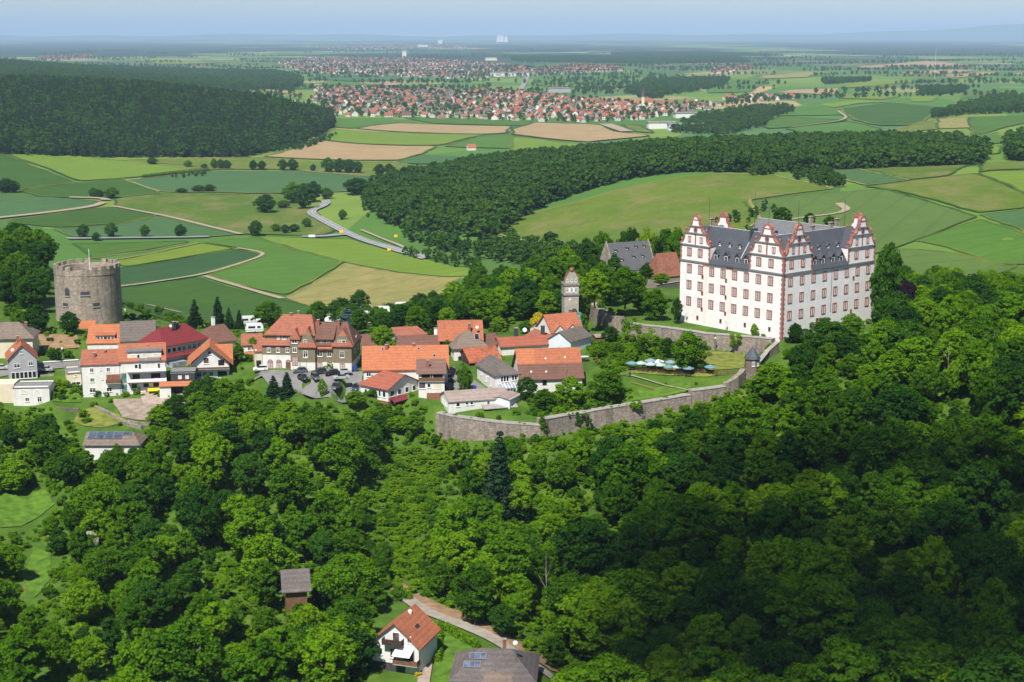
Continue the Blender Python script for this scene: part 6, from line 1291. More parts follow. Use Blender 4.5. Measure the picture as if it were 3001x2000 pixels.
for poly, Yr, hr, sd, tp_ in (
  ([(-50,245),(300,245),(550,268),(860,265),(905,240),(800,212),(400,182),(-50,160)], (3200, 6500), (14, 22), 74, .8), ([(2700,355),(2790,330),(3040,255),(3040,330),(2830,338)], (1900, 3200), (14, 20), 75, 1), ([(2920,470),(2935,430),(3040,400),(3040,475)], (1000, 1900), (14, 20), 76, 1),
  ([(1960,390),(2050,345),(2200,320),(2300,318),(2330,330),(2270,345),(2240,372),(2120,400)], (2200, 3200), (10, 17), 77, .8), ([(2270,200),(2300,188),(2420,182),(2445,198),(2380,205)], (3500, 6500), (14, 20), 78, .9), ([(2380,232),(2480,210),(2560,215),(2550,240),(2420,250)], (3000, 5000), (12, 18), 79, .7), ([(2660,280),(2760,250),(2840,262),(2820,275),(2680,285)], (2600, 4000), (10, 16), 80, .8),
  ([(1830,280),(1900,235),(2050,215),(2150,225),(2120,255),(1980,280)], (3000, 5200), (12, 18), 81, .55), ([(1500,160),(1900,155),(2150,165),(2200,185),(1900,190),(1500,180)], (5500, 11000), (14, 20), 82, .5), ([(650,240),(720,215),(860,222),(900,245),(760,250)], (3400, 5400), (12, 18), 83, .6), ([(1860,290),(1880,262),(1960,255),(1940,290)], (3000, 4500), (14, 22), 84, .7),
  ([(1185,742),(1260,750),(1340,765),(1420,790),(1410,800),(1300,778),(1190,758)], (850, 1250), (5, 10), 91, .9), ([(1060,590),(1085,585),(1090,640),(1070,640)], (1000, 1500), (5, 9), 92, .6), ([(700,455),(900,440),(1000,400),(990,385),(870,430),(700,450)], (1600, 2300), (6, 10), 93, .6),
  ([(500,560-40),(620,510-2),(620,516),(510,526)], (1300, 2000), (4, 6), 85, 1), ([(2310,520),(2420,512),(2480,545),(2470,556),(2380,545)], (1000, 1400), (6, 10), 86, 1), ([(2190,505),(2260,500),(2270,515),(2200,520)], (1100, 1400), (8, 13), 87, 1), ([(2090,640),(2250,600),(2290,640),(2270,690),(2120,690)], (800, 1100), (4, 8), 88, .25), ([(1780,118+40),(2000,150),(2300,165),(1800,172)], (6000, 14000), (14, 20), 89, .5)):
    parts += forest('', '', poly, Yr, 10 if Yr[0] > 1700 else 7, hr, 'far', sd, 30000, tp_)
mass('distant_woods', 'scattered woods and hedges across the distant plain', parts, 'far')
hd = []
rg = np.random.default_rng(90)
for k in range(300):                      # hedgerows and clumps further out
    Y = float(np.exp(rg.uniform(math.log(3200), math.log(16000)))); u = rg.uniform(-.36, .36); a = rg.uniform(-.5, .5); L_ = rg.uniform(60, 500)
    if abs(u * FPX + PCX - 1500) < 650 and 2500 < Y < 3900: continue
    for j in range(int(L_ / 14)): hd.append((u * Y + j * 14 * math.cos(a) + rg.normal() * 8, Y + j * 14 * math.sin(a) + rg.normal() * 14, 0, rg.uniform(10, 18)))
hd = np.array(hd); hd[:, 2] = H(hd[:, 0], hd[:, 1]) - .5
mass('distant_hedges', 'thin dark hedgerows on the far plain', hd, 'far')
# ------------------------------------------------------------------ village ground: car park, streets, gardens, lawns
plain('lawn', (.075, .155, .012), .95, .4, .5); plain('lawn_dry', (.15, .17, .03), .95, .4, .4); plain('paving', (.34, .27, .22), .9, .2, .8)
sheet('car_park', [(765,1092),(1062,1092),(1066,1180),(1000,1184),(890,1160),(820,1140),(740,1120)], 'asphalt', off=.35, sp=3)
sheet('street', [(1296,1080),(1330,1078),(1345,1090),(1440,1150),(1395,1165),(1318,1150),(1300,1120)], 'asphalt', off=.3, sp=3)
ribbon('street', [(-20,1100),(60,1085),(150,1074),(240,1066),(330,1060)], 6, 'asphalt', off=.3)
sheet('yard', [(410,1150),(600,1140),(600,1180),(520,1190),(420,1185)], 'paving', off=.25, sp=3)
sheet('yard', [(330,1172),(440,1170),(470,1200),(440,1235),(360,1225)], 'earth_grey', off=.22, sp=3)
sheet('lawn', [(285,1195),(345,1215),(380,1240),(300,1256),(215,1238),(230,1205)], 'lawn_dry', off=.2, sp=3)
sheet('lawn', [(158,1140),(235,1140),(240,1180),(155,1178)], 'lawn', off=.2, sp=3)
sheet('lawn', [(2010,1042),(2085,1030),(2185,1040),(2180,1080),(2080,1086),(2000,1078)], 'lawn_dry', off=.2, sp=3)
sheet('lawn', [(1835,1150),(2000,1120),(2030,1135),(2010,1152),(1850,1182)], 'lawn', off=.2, sp=3)
sheet('garden_terrace', [(1838,1085),(1990,1072),(2120,1096),(2080,1106),(1960,1102),(1840,1096)], 'lawn_dry', off=.2, sp=3)
ribbon('garden_path', [(1835,1104),(1900,1118),(1960,1135),(2022,1150)], .5, 'gravel_tan', off=.45)
ribbon('garden_path', [(1848,1125),(1900,1138),(1960,1155)], .3, 'earth', off=.4)
sheet('lawn', [(-60,1430),(60,1428),(130,1436),(160,1480),(110,1520),(60,1545),(-60,1548)], 'lawn', off=.2, sp=3); sheet('lawn', [(98,1605),(150,1622),(148,1700),(100,1755),(65,1690)], 'lawn', off=.2, sp=3)
sheet('lawn', [(1275,1848),(1300,1842),(1400,1905),(1330,1935),(1330,2060),(1275,2060)], 'lawn', off=.2, sp=3)
ribbon('lane', [(1180,1745),(1215,1775),(1260,1800),(1330,1825),(1420,1862),(1500,1910),(1640,2010)], 3.0, 'lane_dust', off=.35)
ribbon('path', [(1250,1850),(1255,1920),(1235,2040)], 2.2, 'paving', off=.35)
ribbon('bank', [(1150,1712),(1200,1745),(1270,1782),(1350,1810),(1440,1850),(1520,1895),(1640,1975)], 4.5, 'earth', off=.25)
ribbon('path', [(355,925),(330,918),(300,935)], 3, 'gravel_tan', off=.3); sheet('vegetable_garden', [(105,980),(225,985),(235,1020),(130,1030)], 'earth', off=.2, sp=3)
sheet('campsite', [(1000,935),(1200,905),(1300,912),(1220,945),(1050,962)], 'lawn', off=.3, sp=4)
# ------------------------------------------------------------------ hedges
def hedge(label, pix, hgt, wid, z=None, kind='leaf_dark'):
    g = hit(pix); root = thing('hedge', label, 'hedge', g[0]); g = dense(g, .5); o = np.array(g[0]); n = len(g)
    c = np.array([p + np.array([rnd.uniform(-wid, wid) * .3, rnd.uniform(-wid, wid) * .3, hgt * q]) - o for p in g for q in (.25, .7)])
    V, t_ = leaf_cloud(c, np.full(len(c), max(wid, hgt) * .5), 60, .14, 5); link('foliage', leaf_mesh('foliage', V, t_, MAT[kind]), root); return root
hedge('trimmed dark hedge at the foot of the round tower', [(232,938),(315,932)], 1.6, 1.0); hedge('clipped hedge along the grass strip by the white gabled house', [(1288,1842),(1285,1890),(1283,1940)], 1.5, 1.0, kind='leaf_light'); hedge('clipped hedge between lawn and lane above the bungalow', [(1308,1850),(1350,1875),(1398,1900)], 1.5, 1.0, kind='leaf_light')
hedge('low hedge at the foot of the palace right front', [(2302,1004),(2348,1000)], 1.0, .8)
hedge('field hedge crossing the blue green field', [(418,525),(520,512),(615,503)], 4.0, 3.5, kind='leaf_far')
# ------------------------------------------------------------------ bushes and small garden trees
BS = [(1735,1045,30,'light'),(1765,1048,32,'broad'),(1800,1046,30,'light'),(1830,1040,24,'light'),(1760,912,30,'broad'),(1790,918,26,'light'),(1815,922,24,'light'),(1722,895,26,'broad'),(2236,996,18,'light'),(1860,945,18,'light'),(1512,1215,26,'light'),(1462,1228,18,'broad'),(1405,1222,24,'light'),
 (1880,1070,26,'light'),(1840,1072,28,'broad'),(1820,1080,30,'broad'),(1930,1060,26,'broad'),(2120,1150,18,'broad'),(2040,1128,14,'broad'),(1950,1126,10,'light'),(1905,1118,10,'broad'),(165,1135,24,'light'),(218,1150,22,'broad'),(275,1190,22,'light'),(245,1225,36,'light'),(325,1180,18,'broad'),(255,1240,30,'light'),(352,1248,18,'broad'),(200,1050,34,'broad'),(150,1045,36,'broad'),(175,1035,24,'dark'),
 (60,905,40,'broad'),(30,925,40,'broad'),(300,925,26,'broad'),(335,925,30,'broad'),(430,935,40,'broad'),(465,925,40,'broad'),(500,935,36,'broad'),(410,915,36,'broad'),(520,945,34,'broad'),(560,945,36,'light'),(380,905,30,'broad'),(355,900,24,'broad'),(955,1082,16,'light'),(968,1078,22,'light'),(1560,1012-50,26,'light'),(1500,950,30,'light'),(1530,965,26,'broad'),(1460,960,30,'broad'),(720,1010,34,'broad'),(730,1060,28,'broad'),(1310,1010,20,'broad'),
 (1270,1940,22,'yellow'),(1225,1985,26,'yellow'),(1190,1970,24,'light'),(1930,1050,20,'dark'),(2520,955,28,'light'),(2545,950,24,'light'),(2470,985,34,'broad')]
places = ['beside the lower garden lawn', 'near the terrace wall', 'among the village gardens', 'behind the village roofs', 'by the round tower']
KN = {'light': 'bright green', 'broad': 'mid green', 'dark': 'dark green', 'blossom': 'white flowering', 'yellow': 'yellow flowering'}
def nearest_ref(px, py):
    refs = [((1776,1060),'in the shrubbery above the barn yard'),((1780,912),'along the wall beside the gatehouse'),((2236,996),'at the foot of the palace front'),((1460,1220),'on top of the bulging wall'),((1870,1070),'behind the garden tables'),((2000,1125),'on the bank below the garden tables'),((200,1150),'in the garden between the white houses'),((290,1230),'on the dry lawn above the solar house'),((170,1045),'by the village street wall'),((50,910),'left of the round tower'),((330,920),'right below the round tower'),((470,930),'behind the grey barn roof'),((960,1080),'against the olive shingled house'),((1510,960),'below the wood near the yellow tree'),((725,1030),'beside the small red house'),((1230,1970),'around the white gabled house below'),((265,1600),'in the wood on the lower slope'),((2510,960),'at the end of the palace right front'),((1310,1010),'beside the timber barn')]
    return min(refs, key=lambda r: (r[0][0] - px) ** 2 + (r[0][1] - py) ** 2)[1]
for px_, py_, w_, kd in BS:
    p = hit([(px_, py_)])[0]; s_ = w_ * proj(*p)[2] / FPX
    bush(p[0], p[1], p[2] - .2, s_ * .8, kd, KN[kd] + ' bush ' + nearest_ref(px_, py_), .95, 'garden bushes ' + nearest_ref(px_, py_))
EDGE = [(575,1185,1108,66),(612,1185,1092,70),(655,1190,1100,74),(700,1200,1118,70),(745,1210,1135,66),(585,1235,1140,90),(660,1245,1150,90),(735,1250,1160,90),(790,1225,1160,70),(845,1235,1170,80),(905,1245,1185,80),(800,1275,1190,90),(880,1290,1205,90),(955,1270,1200,80),(1020,1290,1215,80),(1100,1275,1205,80),(1165,1265,1215,70),(1210,1275,1210,60),(520,1235,1150,80),(470,1260,1180,80),(1130,1232,1190,50),(1085,1235,1192,50)]
for i, (px_, yb_, yt, w_) in enumerate(EDGE):
    kd = rnd.choice(('broad', 'light', 'broad', 'dark')); p = hit([(px_, yb_)])[0]
    ptree(px_, yb_, yt, kd, w_, ('mid green', 'pale green', 'deep green')[('broad', 'light', 'dark').index(kd)] + ' tree on the wood edge below the car park', group='trees on the wood edge below the car park')
# ivy on the walls
def ivy(label, pix, z, Y, n=14, r=.8, kind='leaf_dark'):
    c = np.array([PY(px_ + rnd.uniform(-8, 8), py_ + rnd.uniform(-8, 8), Y) for px_, py_ in pix for _ in range(n // len(pix) + 1)]); o = c[0].copy(); root = thing('ivy', label, 'ivy', o)
    V, t_ = leaf_cloud(c - o, np.full(len(c), r), 50, .2, 8); link('foliage', leaf_mesh('foliage', V, t_, MAT[kind]), root)
yw_ = lambda px_: float(np.interp(px_, [p[0] for p in WALL_TOP], [PZ(*p)[1] for p in WALL_TOP]))
ivy('dark ivy hanging over the middle of the long bailey wall', [(1685,1215),(1700,1225),(1690,1240),(1715,1222),(1725,1235)], 0, yw_(1700) - .3, 10, .45); ivy('ivy at the notch between the bulging wall and the long wall', [(1590,1230),(1595,1245),(1592,1255)], 0, yw_(1592) - .4, 9, .5, 'leaf_broad')
ivy('ivy trailing over the arches of the terrace wall', [(1832,950),(1836,965),(1860,958),(1872,966),(1845,955)], 0, 463 - 1, 18, .8, 'leaf_broad'); ivy('green creeper on the terrace wall under the lawn', [(2140,990),(2150,996),(2160,990),(2148,1004)], 0, 446, 12, .6, 'leaf_light'); ivy('ivy climbing the ramp wall beside the greenhouse', [(1712,940),(1714,955),(1710,925)], 0, 482, 10, .7, 'leaf_broad'); ivy('ivy clump on the edge of the long wall', [(1855,1186),(1868,1188)], 0, yw_(1860) - .4, 8, .7, 'leaf_light')
# ------------------------------------------------------------------ cars
CARM = {}
def car_parts(style):
    if style in CARM: return CARM[style]
    L_, Wd, Hh = (4.5, 1.8, 1.45) if style == 'saloon' else (4.2, 1.78, 1.55) if style == 'hatch' else (4.5, 1.85, 1.75)
    lo = [(-L_ / 2, .28), (-L_ / 2 - .0, .62), (-L_ / 2 + .12, .86), (-L_ * .27, .95), (L_ * .30, .97), (L_ / 2 - .08, .9), (L_ / 2, .6), (L_ / 2, .28)]
    body = MB(); ring = []
    for y, s in ((-Wd / 2, .96), (-Wd / 2 + .12, 1), (Wd / 2 - .12, 1), (Wd / 2, .96)): ring.append([(x * s, y, .25 + (z - .25) * (1 if s == 1 else .97)) for x, z in lo])
    n = len(lo); body.add([p for r_ in ring for p in r_], [(i * n + k, i * n + (k + 1) % n, (i + 1) * n + (k + 1) % n, (i + 1) * n + k) for i in range(3) for k in range(n)] + [tuple(range(n)), tuple(3 * n + k for k in reversed(range(n)))])
    xr = L_ * (.30 if style == 'saloon' else .44)
    cab = [(-L_ * .24, .93), (-L_ * .06, Hh - .03), (L_ * .12, Hh), (xr - .22 - (.25 if style == 'saloon' else .1), Hh - .05), (xr, .95)]
    cb = MB(); a = [(x, -Wd / 2 + .10 + (.0 if z < 1 else .14), z) for x, z in cab]; b = [(x, -y, z) for x, y, z in a]; m = len(cab)
    cb.add(a + b, [(k, (k + 1) % m, m + (k + 1) % m, m + k) for k in range(m)] + [tuple(range(m)), tuple(m + k for k in reversed(range(m)))])
    rf = MB(); rf.add([(x, s * (Wd / 2 - .25), z + .012) for s in (-1, 1) for x, z in cab[1:4]], [(0, 1, 4, 3), (1, 2, 5, 4)])
    wh = MB()
    def wheel():
        t_ = MB(); t_.lathe([(.2, -.1), (.32, -.1), (.34, -.05), (.34, .05), (.32, .1), (.2, .1)], 14, cap=False); return t_
    tyre = wheel().mesh('tyre', MAT['rubber']); rim = MB().lathe([(.2, -.07), (.21, .07)], 12).mesh('rim', MAT['metal_grey'])
    CARM[style] = (body, cb, rf, tyre, rim, L_, Wd); return CARM[style]
def car(px_, py_, ang, style, paint, label, z=None):
    p = hit([(px_, py_)])[0]; c = thing('parked_car', label, 'car', p + np.array([0, 0, .38 if 760 < px_ < 1066 else .33]), ang, 'cars parked in the village'); bd, cb, rf, ty, rm, L_, Wd = car_parts(style)
    bd.obj('body', MAT[paint], c, smooth=False); cb.obj('glazing', MAT['glass_car'], c); rf.obj('roof', MAT[paint], c)
    for sx in (-1, 1):
        for sy in (-1, 1):
            w_ = link('wheel', ty, c, (sx * L_ * .31, sy * (Wd / 2 - .08), .34)); w_.rotation_euler = (R(90), 0, 0); link('rim', rm, w_)
    for sy in (-1, 1):
        MB().box(-L_ / 2 - .02, -L_ / 2 + .06, sy * .62 - .16, sy * .62 + .16, .58, .72).obj('headlight', MAT['lamp_clear'], c); MB().box(L_ / 2 - .07, L_ / 2 + .02, sy * .66 - .13, sy * .66 + .13, .62, .8).obj('tail_light', MAT['lamp_red'], c)
    return c
car(880,1096,.25,'hatch','car_grey','grey hatchback alone in front of the shingled house doorway'); car(936,1100,.35,'suv','car_dark','dark brown car left in the row under the shingled house'); car(974,1102,.3,'hatch','car_black','black car in the middle of the row under the shingled house'); car(1007,1098,.15,'saloon','car_silver','silver saloon at the right end of the row under the shingled house')
car(889,1117,2.2,'hatch','car_black','black hatchback left in the second row of the car park'); car(925,1116,2.0,'suv','car_grey','dark grey car beside the black hatchback in the second row'); car(1001,1118,.3,'saloon','car_silver','silver car right in the second row of the car park'); car(984,1144,1.3,'suv','car_grey','grey van-like car at the open end of the car park'); car(1044,1147,1.35,'suv','car_blue','blue grey car nearest the red roofed wing')
car(1316,1116,1.9,'hatch','car_blue','dark blue car in the lane between the balcony house and the tree'); car(133,1091,.15,'saloon','car_silver','silver blue car on the street beside the grey gabled house'); car(764,1090,.2,'hatch','car_white','white car half hidden left of the shingled house'); car(2,1086,.1,'saloon','car_silver','silver car cut by the left picture edge'); car(1352,1110,1.8,'suv','car_dark','dark car behind the tree in the lane')
# ------------------------------------------------------------------ caravans
cvm = MB(); P_ = [(-2.4, .5), (-2.55, 1.3), (-2.2, 2.35), (-1.7, 2.6), (2.0, 2.6), (2.4, 2.2), (2.5, 1.0), (2.35, .5)]; cvm.extr([(x, -1.05, z) for x, z in P_], (0, 2.1, 0)); cv_me = cvm.mesh('caravan_body', MAT['car_white'])
cw = MB().box(-1.7, .2, -1.08, -1.05, 1.45, 2.05).mesh('window', MAT['glass_dark']); cw2 = MB().box(.8, 1.7, -1.08, -1.05, 1.45, 2.05).mesh('window', MAT['glass_dark']); cst = MB().box(-2.3, 2.3, -1.07, -1.055, .9, 1.05).mesh('stripe', MAT['blue_paint']); cwh = MB().lathe([(.3, -.1), (.3, .1)], 12).mesh('wheel', MAT['rubber'])
CVL = [(1052,918,.3,'white caravan beside the grey blue spruce'),(1072,912,.2,'long white caravan highest in the campsite'),(1052,945,.5,'white caravan lowest in the campsite'),(1068,940,.1,'white caravan in the middle of the campsite row'),(1060,955,.4,'white trailer behind the shingled house roof'),(1205,908,.2,'white caravan under the wood at the right of the campsite'),(1204,926,.6,'white caravan half hidden by leaves at the wood edge'),(1175,906,.1,'small white caravan between two trees in the campsite'),(764,955,.4,'rounded white caravan behind the small red house'),(746,978,.2,'white camper above the small red roof'),(968,948,.1,'white caravan just behind the ridge of the shingled house'),(725,955,.3,'pale caravan near the slim conifers'),(1120,925,.0,'white caravan seen between campsite trees'),(995,935,.2,'blue awninged caravan near the spruce')]
for px_, py_, an, lb in CVL:
    p = hit([(px_, py_)])[0]; c = thing('caravan', lb, 'caravan', p + np.array([0, 0, .3]), an, 'caravans on the campsite'); c.scale = (1.15,) * 3
    for nm, m_ in (('body', cv_me), ('window', cw), ('window', cw2), ('stripe', cst)): link(nm, m_, c)
    for s in (-1, 1): w_ = link('wheel', cwh, c, (.1, s * .95, .3)); w_.rotation_euler = (R(90), 0, 0)
# ------------------------------------------------------------------ parasols and tables in the castle garden
def parasol(px_, py_, m, r, label):
    p = hit([(px_, py_ + 18)])[0]; o = thing('parasol', label, 'parasol', p, rnd.uniform(0, .7), 'parasols in the castle garden')
    vs = [(0, 0, 2.75)] + [(r * math.cos(k * math.pi / 4), r * math.sin(k * math.pi / 4), 2.1) for k in range(8)] + [(r * math.cos(k * math.pi / 4), r * math.sin(k * math.pi / 4), 1.92) for k in range(8)] + [(0, 0, 2.6)]
    fs = [(0, 1 + k, 1 + (k + 1) % 8) for k in range(8)] + [(1 + k, 9 + k, 9 + (k + 1) % 8, 1 + (k + 1) % 8) for k in range(8)] + [(17, 9 + (k + 1) % 8, 9 + k) for k in range(8)]
    mb = MB()
    for i, f_ in enumerate(fs): mb.add([vs[j] for j in f_], [tuple(range(len(f_)))], 1 if (m == 'umbrella_violet' and i % 2 and i < 16) else 0)
    mb.obj('canopy', [MAT[m], MAT['cloth_white']], o); MB().tube([(0, 0, 0), (0, 0, 2.85)], .04).obj('pole', MAT['timber_brown'], o); MB().lathe([(.35, 0), (.3, .12), (.06, .2)], 10).obj('base', MAT['concrete'], o)
z6 = lambda x, y: (1700 + x * .2975, 950 + y * .2975)
for x, y, m, r, lb in [(510,395,'umbrella_teal',1.7,'teal parasol at the left end of the garden tables'),(600,395,'umbrella_mint',1.7,'pale teal parasol second from the left end'),(695,370,'umbrella_blue',1.8,'blue parasol beside the violet striped one'),(770,378,'umbrella_violet',1.7,'violet and white striped parasol'),(692,405,'umbrella_mint',1.7,'mint parasol in front of the blue one'),(788,412,'umbrella_mint',1.7,'mint parasol in front of the violet striped one'),(890,385,'umbrella_blue',1.6,'dull blue parasol nearest the large rounded tree'),(876,430,'umbrella_teal',1.7,'deep teal parasol in the middle of the front row'),(958,432,'umbrella_mint',1.6,'mint parasol right of the deep teal one'),(1065,445,'umbrella_teal',1.7,'teal parasol lowest in the row'),(1282,432,'umbrella_teal',1.75,'teal parasol standing apart at the right')]:
    parasol(*z6(x, y), m, r, lb)
TT = MB().box(-.9, .9, -.38, .38, .70, .76).mesh('table_top', MAT['timber_dark']); TL = MB().box(-.05, .05, -.3, .3, 0, .70).mesh('leg', MAT['iron_dark']); BT = MB().box(-.9, .9, -.15, .15, .42, .47).mesh('bench_seat', MAT['timber_brown']); BL = MB().box(-.04, .04, -.13, .13, 0, .42).mesh('leg', MAT['iron_dark'])
TB_ = [(500,455),(545,452),(590,462),(640,470),(690,474),(740,470),(790,480),(860,490),(900,492),(950,498),(985,505),(1060,515),(1110,480),(1160,482),(1225,485),(1290,490),(1330,500),(1140,460),(640,440),(720,440)]
for i, (x, y) in enumerate(TB_):
    p = hit([z6(x, y)])[0] + np.array([0, 0, .22]); o = thing('garden_table', 'dark wooden garden table with benches among the parasols', 'table', p, rnd.uniform(-.5, .3), 'garden tables under the parasols')
    link('table_top', TT, o); link('leg', TL, o, (-.7, 0, 0)); link('leg', TL, o, (.7, 0, 0))
    for s in (-1, 1):
        b = thing('garden_bench', 'wooden bench beside a dark garden table', 'bench', (p[0], p[1] + s * .75, p[2]), o.rotation_euler.z, 'benches at the garden tables'); link('seat', BT, b); link('leg', BL, b, (-.7, 0, 0)); link('leg', BL, b, (.7, 0, 0))
p = hit([z6(1480, 500)])[0]; fe = thing('garden_fence', 'low grey picket fence right of the garden tables', 'fence', p)
for k in range(22): MB().box(-4.5 + k * .4, -4.3 + k * .4, -.03, .03, 0, 1.15).obj('picket', MAT['timber_brown'], fe)
for z in (.3, .9): MB().box(-4.6, 4.3, .03, .08, z, z + .09).obj('rail', MAT['timber_brown'], fe)
p = hit([(1818, 1103)])[0]; sl = thing('slide', 'small grey playground slide with red foot', 'slide', p + np.array([0, 0, .2]), -.6)
MB().extr([(0, -.3, .1), (3.2, -.3, 1.4), (3.2, -.3, 1.5), (0, -.3, .2)], (0, .6, 0)).obj('chute', MAT['metal_grey'], sl); MB().box(-.5, .1, -.32, .32, .05, .25).obj('foot', MAT['red_cloth'], sl); MB().box(3.1, 3.2, -.3, .3, -.1, 1.4).obj('ladder', MAT['iron_dark'], sl)
# ------------------------------------------------------------------ lamps, poles, signs, bins, boat
def lamp(px_, py_, hgt, label):
    p = hit([(px_, py_)])[0]; o = thing('street_lamp', label, 'lamp', p); MB().tube([(0, 0, -.5), (0, 0, hgt)], .08, .05, 6).obj('pole', MAT['metal_grey'], o); MB().lathe([(.1, 0), (.3, .2), (.28, .5), (.1, .62)], 10, (0, 0, hgt)).obj('lantern', MAT['white_paint'], o)
lamp(186, 1100, 7.5, 'tall street lamp with white globe beside the beige garage'); lamp(900, 1118, 6.0, 'dark lamp post in the middle of the car park'); lamp(1916, 932, 3.5, 'lamp on the lawn under the round tree'); lamp(2010, 948, 3.0, 'small lamp at the left foot of the palace'); lamp(2127, 972, 3.0, 'small lamp at the middle of the palace left front'); lamp(752, 1090, 6.0, 'thin lamp post left of the shingled house')
p = PZ(2095, 1000, -2); o = thing('wall_lamp', 'dark post with white lamp standing against the terrace wall', 'lamp', PY(2095, 1024, 449)); MB().tube([(0, 0, 0), (0, 0, 4.6)], .12, .1, 6).obj('post', MAT['iron_dark'], o); MB().lathe([(.1, 0), (.3, .2), (.1, .5)], 8, (0, -.3, 3.2)).obj('lantern', MAT['white_paint'], o)
for px_, py_, w_, h_, m, lb in [(1000,688,3,3.5,'sign_yellow','yellow road sign at the valley junction'),(914,700,5,3,'line_white','white board beside the side road'),(1140,740,2.5,3,'sign_yellow','yellow sign right of the main road in the valley'),(1160,700,2.5,3,'sign_yellow','yellow hay stand in the field right of the road')]:
    p = hit([(px_, py_)])[0]; o = thing('road_sign', lb, 'sign', p); MB().box(-w_ / 2, w_ / 2, -.1, .1, 1.2, h_).obj('board', MAT[m], o)
    for s in (-1, 1): MB().tube([(s * w_ * .35, .15, -.5), (s * w_ * .35, .15, h_)], .12).obj('post', MAT['metal_grey'], o)
for px_, py_, lb in [(1042, 1090, 'blue waste bin at the right corner of the shingled house'), (1392, 1150, 'blue waste bin beside the corner house wall')]:
    p = hit([(px_, py_)])[0]; o = thing('waste_bin', lb, 'bin', p + np.array([0, 0, .3])); MB().extr([(-.35, -.4, 0), (.35, -.4, 0), (.45, -.4, 1.3), (-.45, -.4, 1.3)], (0, .8, 0)).obj('body', MAT['bin_blue'], o); MB().box(-.48, .48, -.45, .45, 1.3, 1.42).obj('lid', MAT['bin_blue'], o)
p = hit([(1700, 1062)])[0]; bo = thing('covered_boat', 'white and green boat shape stored beside the great barn', 'boat', p + np.array([0, 0, .6]), .15)
hull = MB(); sec = [(-2.6, .1, .9), (-1.6, .75, .35), (0, 1.0, .2), (1.6, .95, .25), (2.5, .8, .4)]; vs = []
for x, w_, zb in sec: vs += [(x, -w_, 1.1), (x, -w_ * .5, zb), (x, w_ * .5, zb), (x, w_, 1.1)]
hull.add(vs, [(i * 4 + k, i * 4 + k + 1, i * 4 + k + 5, i * 4 + k + 4) for i in range(4) for k in range(3)] + [(0, 1, 2, 3), (16, 19, 18, 17)] + [(i * 4, i * 4 + 4, i * 4 + 7, i * 4 + 3) for i in range(4)]); hull.obj('hull', MAT['car_white'], bo); MB().box(-1.8, 2.4, -1.05, 1.05, .72, .85).obj('stripe', MAT['green_paint'], bo); MB().box(-1.5, 1.5, -.6, .6, -.6, .25).obj('cradle', MAT['timber_dark'], bo)
# ------------------------------------------------------------------ two people, far off
def person(px_, py_, cloth, trouser, label):
    p = hit([(px_, py_)])[0]; root = thing('person', label, 'person', p + np.array([0, 0, .1]))
    J = [(0, 0, .95), (0, 0, 1.2), (0, 0, 1.42), (0, 0, 1.52), (0, -.02, 1.66), (.19, 0, 1.4), (.27, .02, 1.15), (.26, -.06, .9), (-.19, 0, 1.4), (-.27, .02, 1.15), (-.26, -.06, .9), (.1, 0, .9), (.12, -.03, .5), (.12, .03, .06), (-.1, 0, .9), (-.12, .03, .5), (-.12, .0, .06)]
    E_ = [(0, 1), (1, 2), (2, 3), (3, 4), (2, 5), (5, 6), (6, 7), (2, 8), (8, 9), (9, 10), (0, 11), (11, 12), (12, 13), (0, 14), (14, 15), (15, 16)]; rd = [.15, .16, .14, .06, .11, .07, .055, .04, .07, .055, .04, .1, .07, .05, .1, .07, .05]
    me = bpy.data.meshes.new('body'); me.from_pydata(J, E_, []); o = link('body', me, root); o.modifiers.new('skin', 'SKIN'); sv_ = me.skin_vertices[0].data
    for v_, r_ in zip(sv_, rd): v_.radius = (r_, r_)
    sv_[0].use_root = True; o.modifiers.new('sub', 'SUBSURF').render_levels = 1; me.materials.append(MAT[cloth])
    MB().lathe([(.02, -.02), (.115, .02), (.12, .08), (.06, .14), (.01, .15)], 10, (0, .01, 1.68)).obj('hair', MAT['timber_dark'], root)
person(1752, 1068, 'red_cloth', 'grey_dark', 'person in red walking between barn yard and garden'); person(367, 918, 'render_blue', 'grey_dark', 'person in pale clothes standing right of the round tower')
# ------------------------------------------------------------------ the distant town
def town_mesh(w, d, e, r, roof, wall):
    mb = MB(); walls_mesh(mb, w, d, -3, e, r, 'x', 0, 0, 0); roof_faces(mb, -.5, w + .5, -.5, d + .5, e - .1, r, 'x', 0, 0, .3, 1)
    for k in range(3):
        for q in (1.2, 3.6) if e > 4 else (1.2,): mb.box(w * (k + .5) / 3 - .5, w * (k + .5) / 3 + .5, -.06, .0, q, q + 1.3, 2)
    return mb.mesh('town_house', [MAT[wall], MAT[roof], MAT['glass_dark']])
RO = [('tile_orange', 'orange'), ('tile_red', 'red'), ('tile_russet', 'russet'), ('tile_brown', 'brown'), ('tile_grey', 'grey')]
TM = [(town_mesh(w, d, e, r, ro, wa), nm) for ro, nm in RO for w, d, e, r, wa in ((10, 9, 4.8, 8.8, 'town_wall'), (13, 8.5, 3.8, 7.6, 'town_wall'), (9, 10, 5.6, 9.8, 'render_white'))]
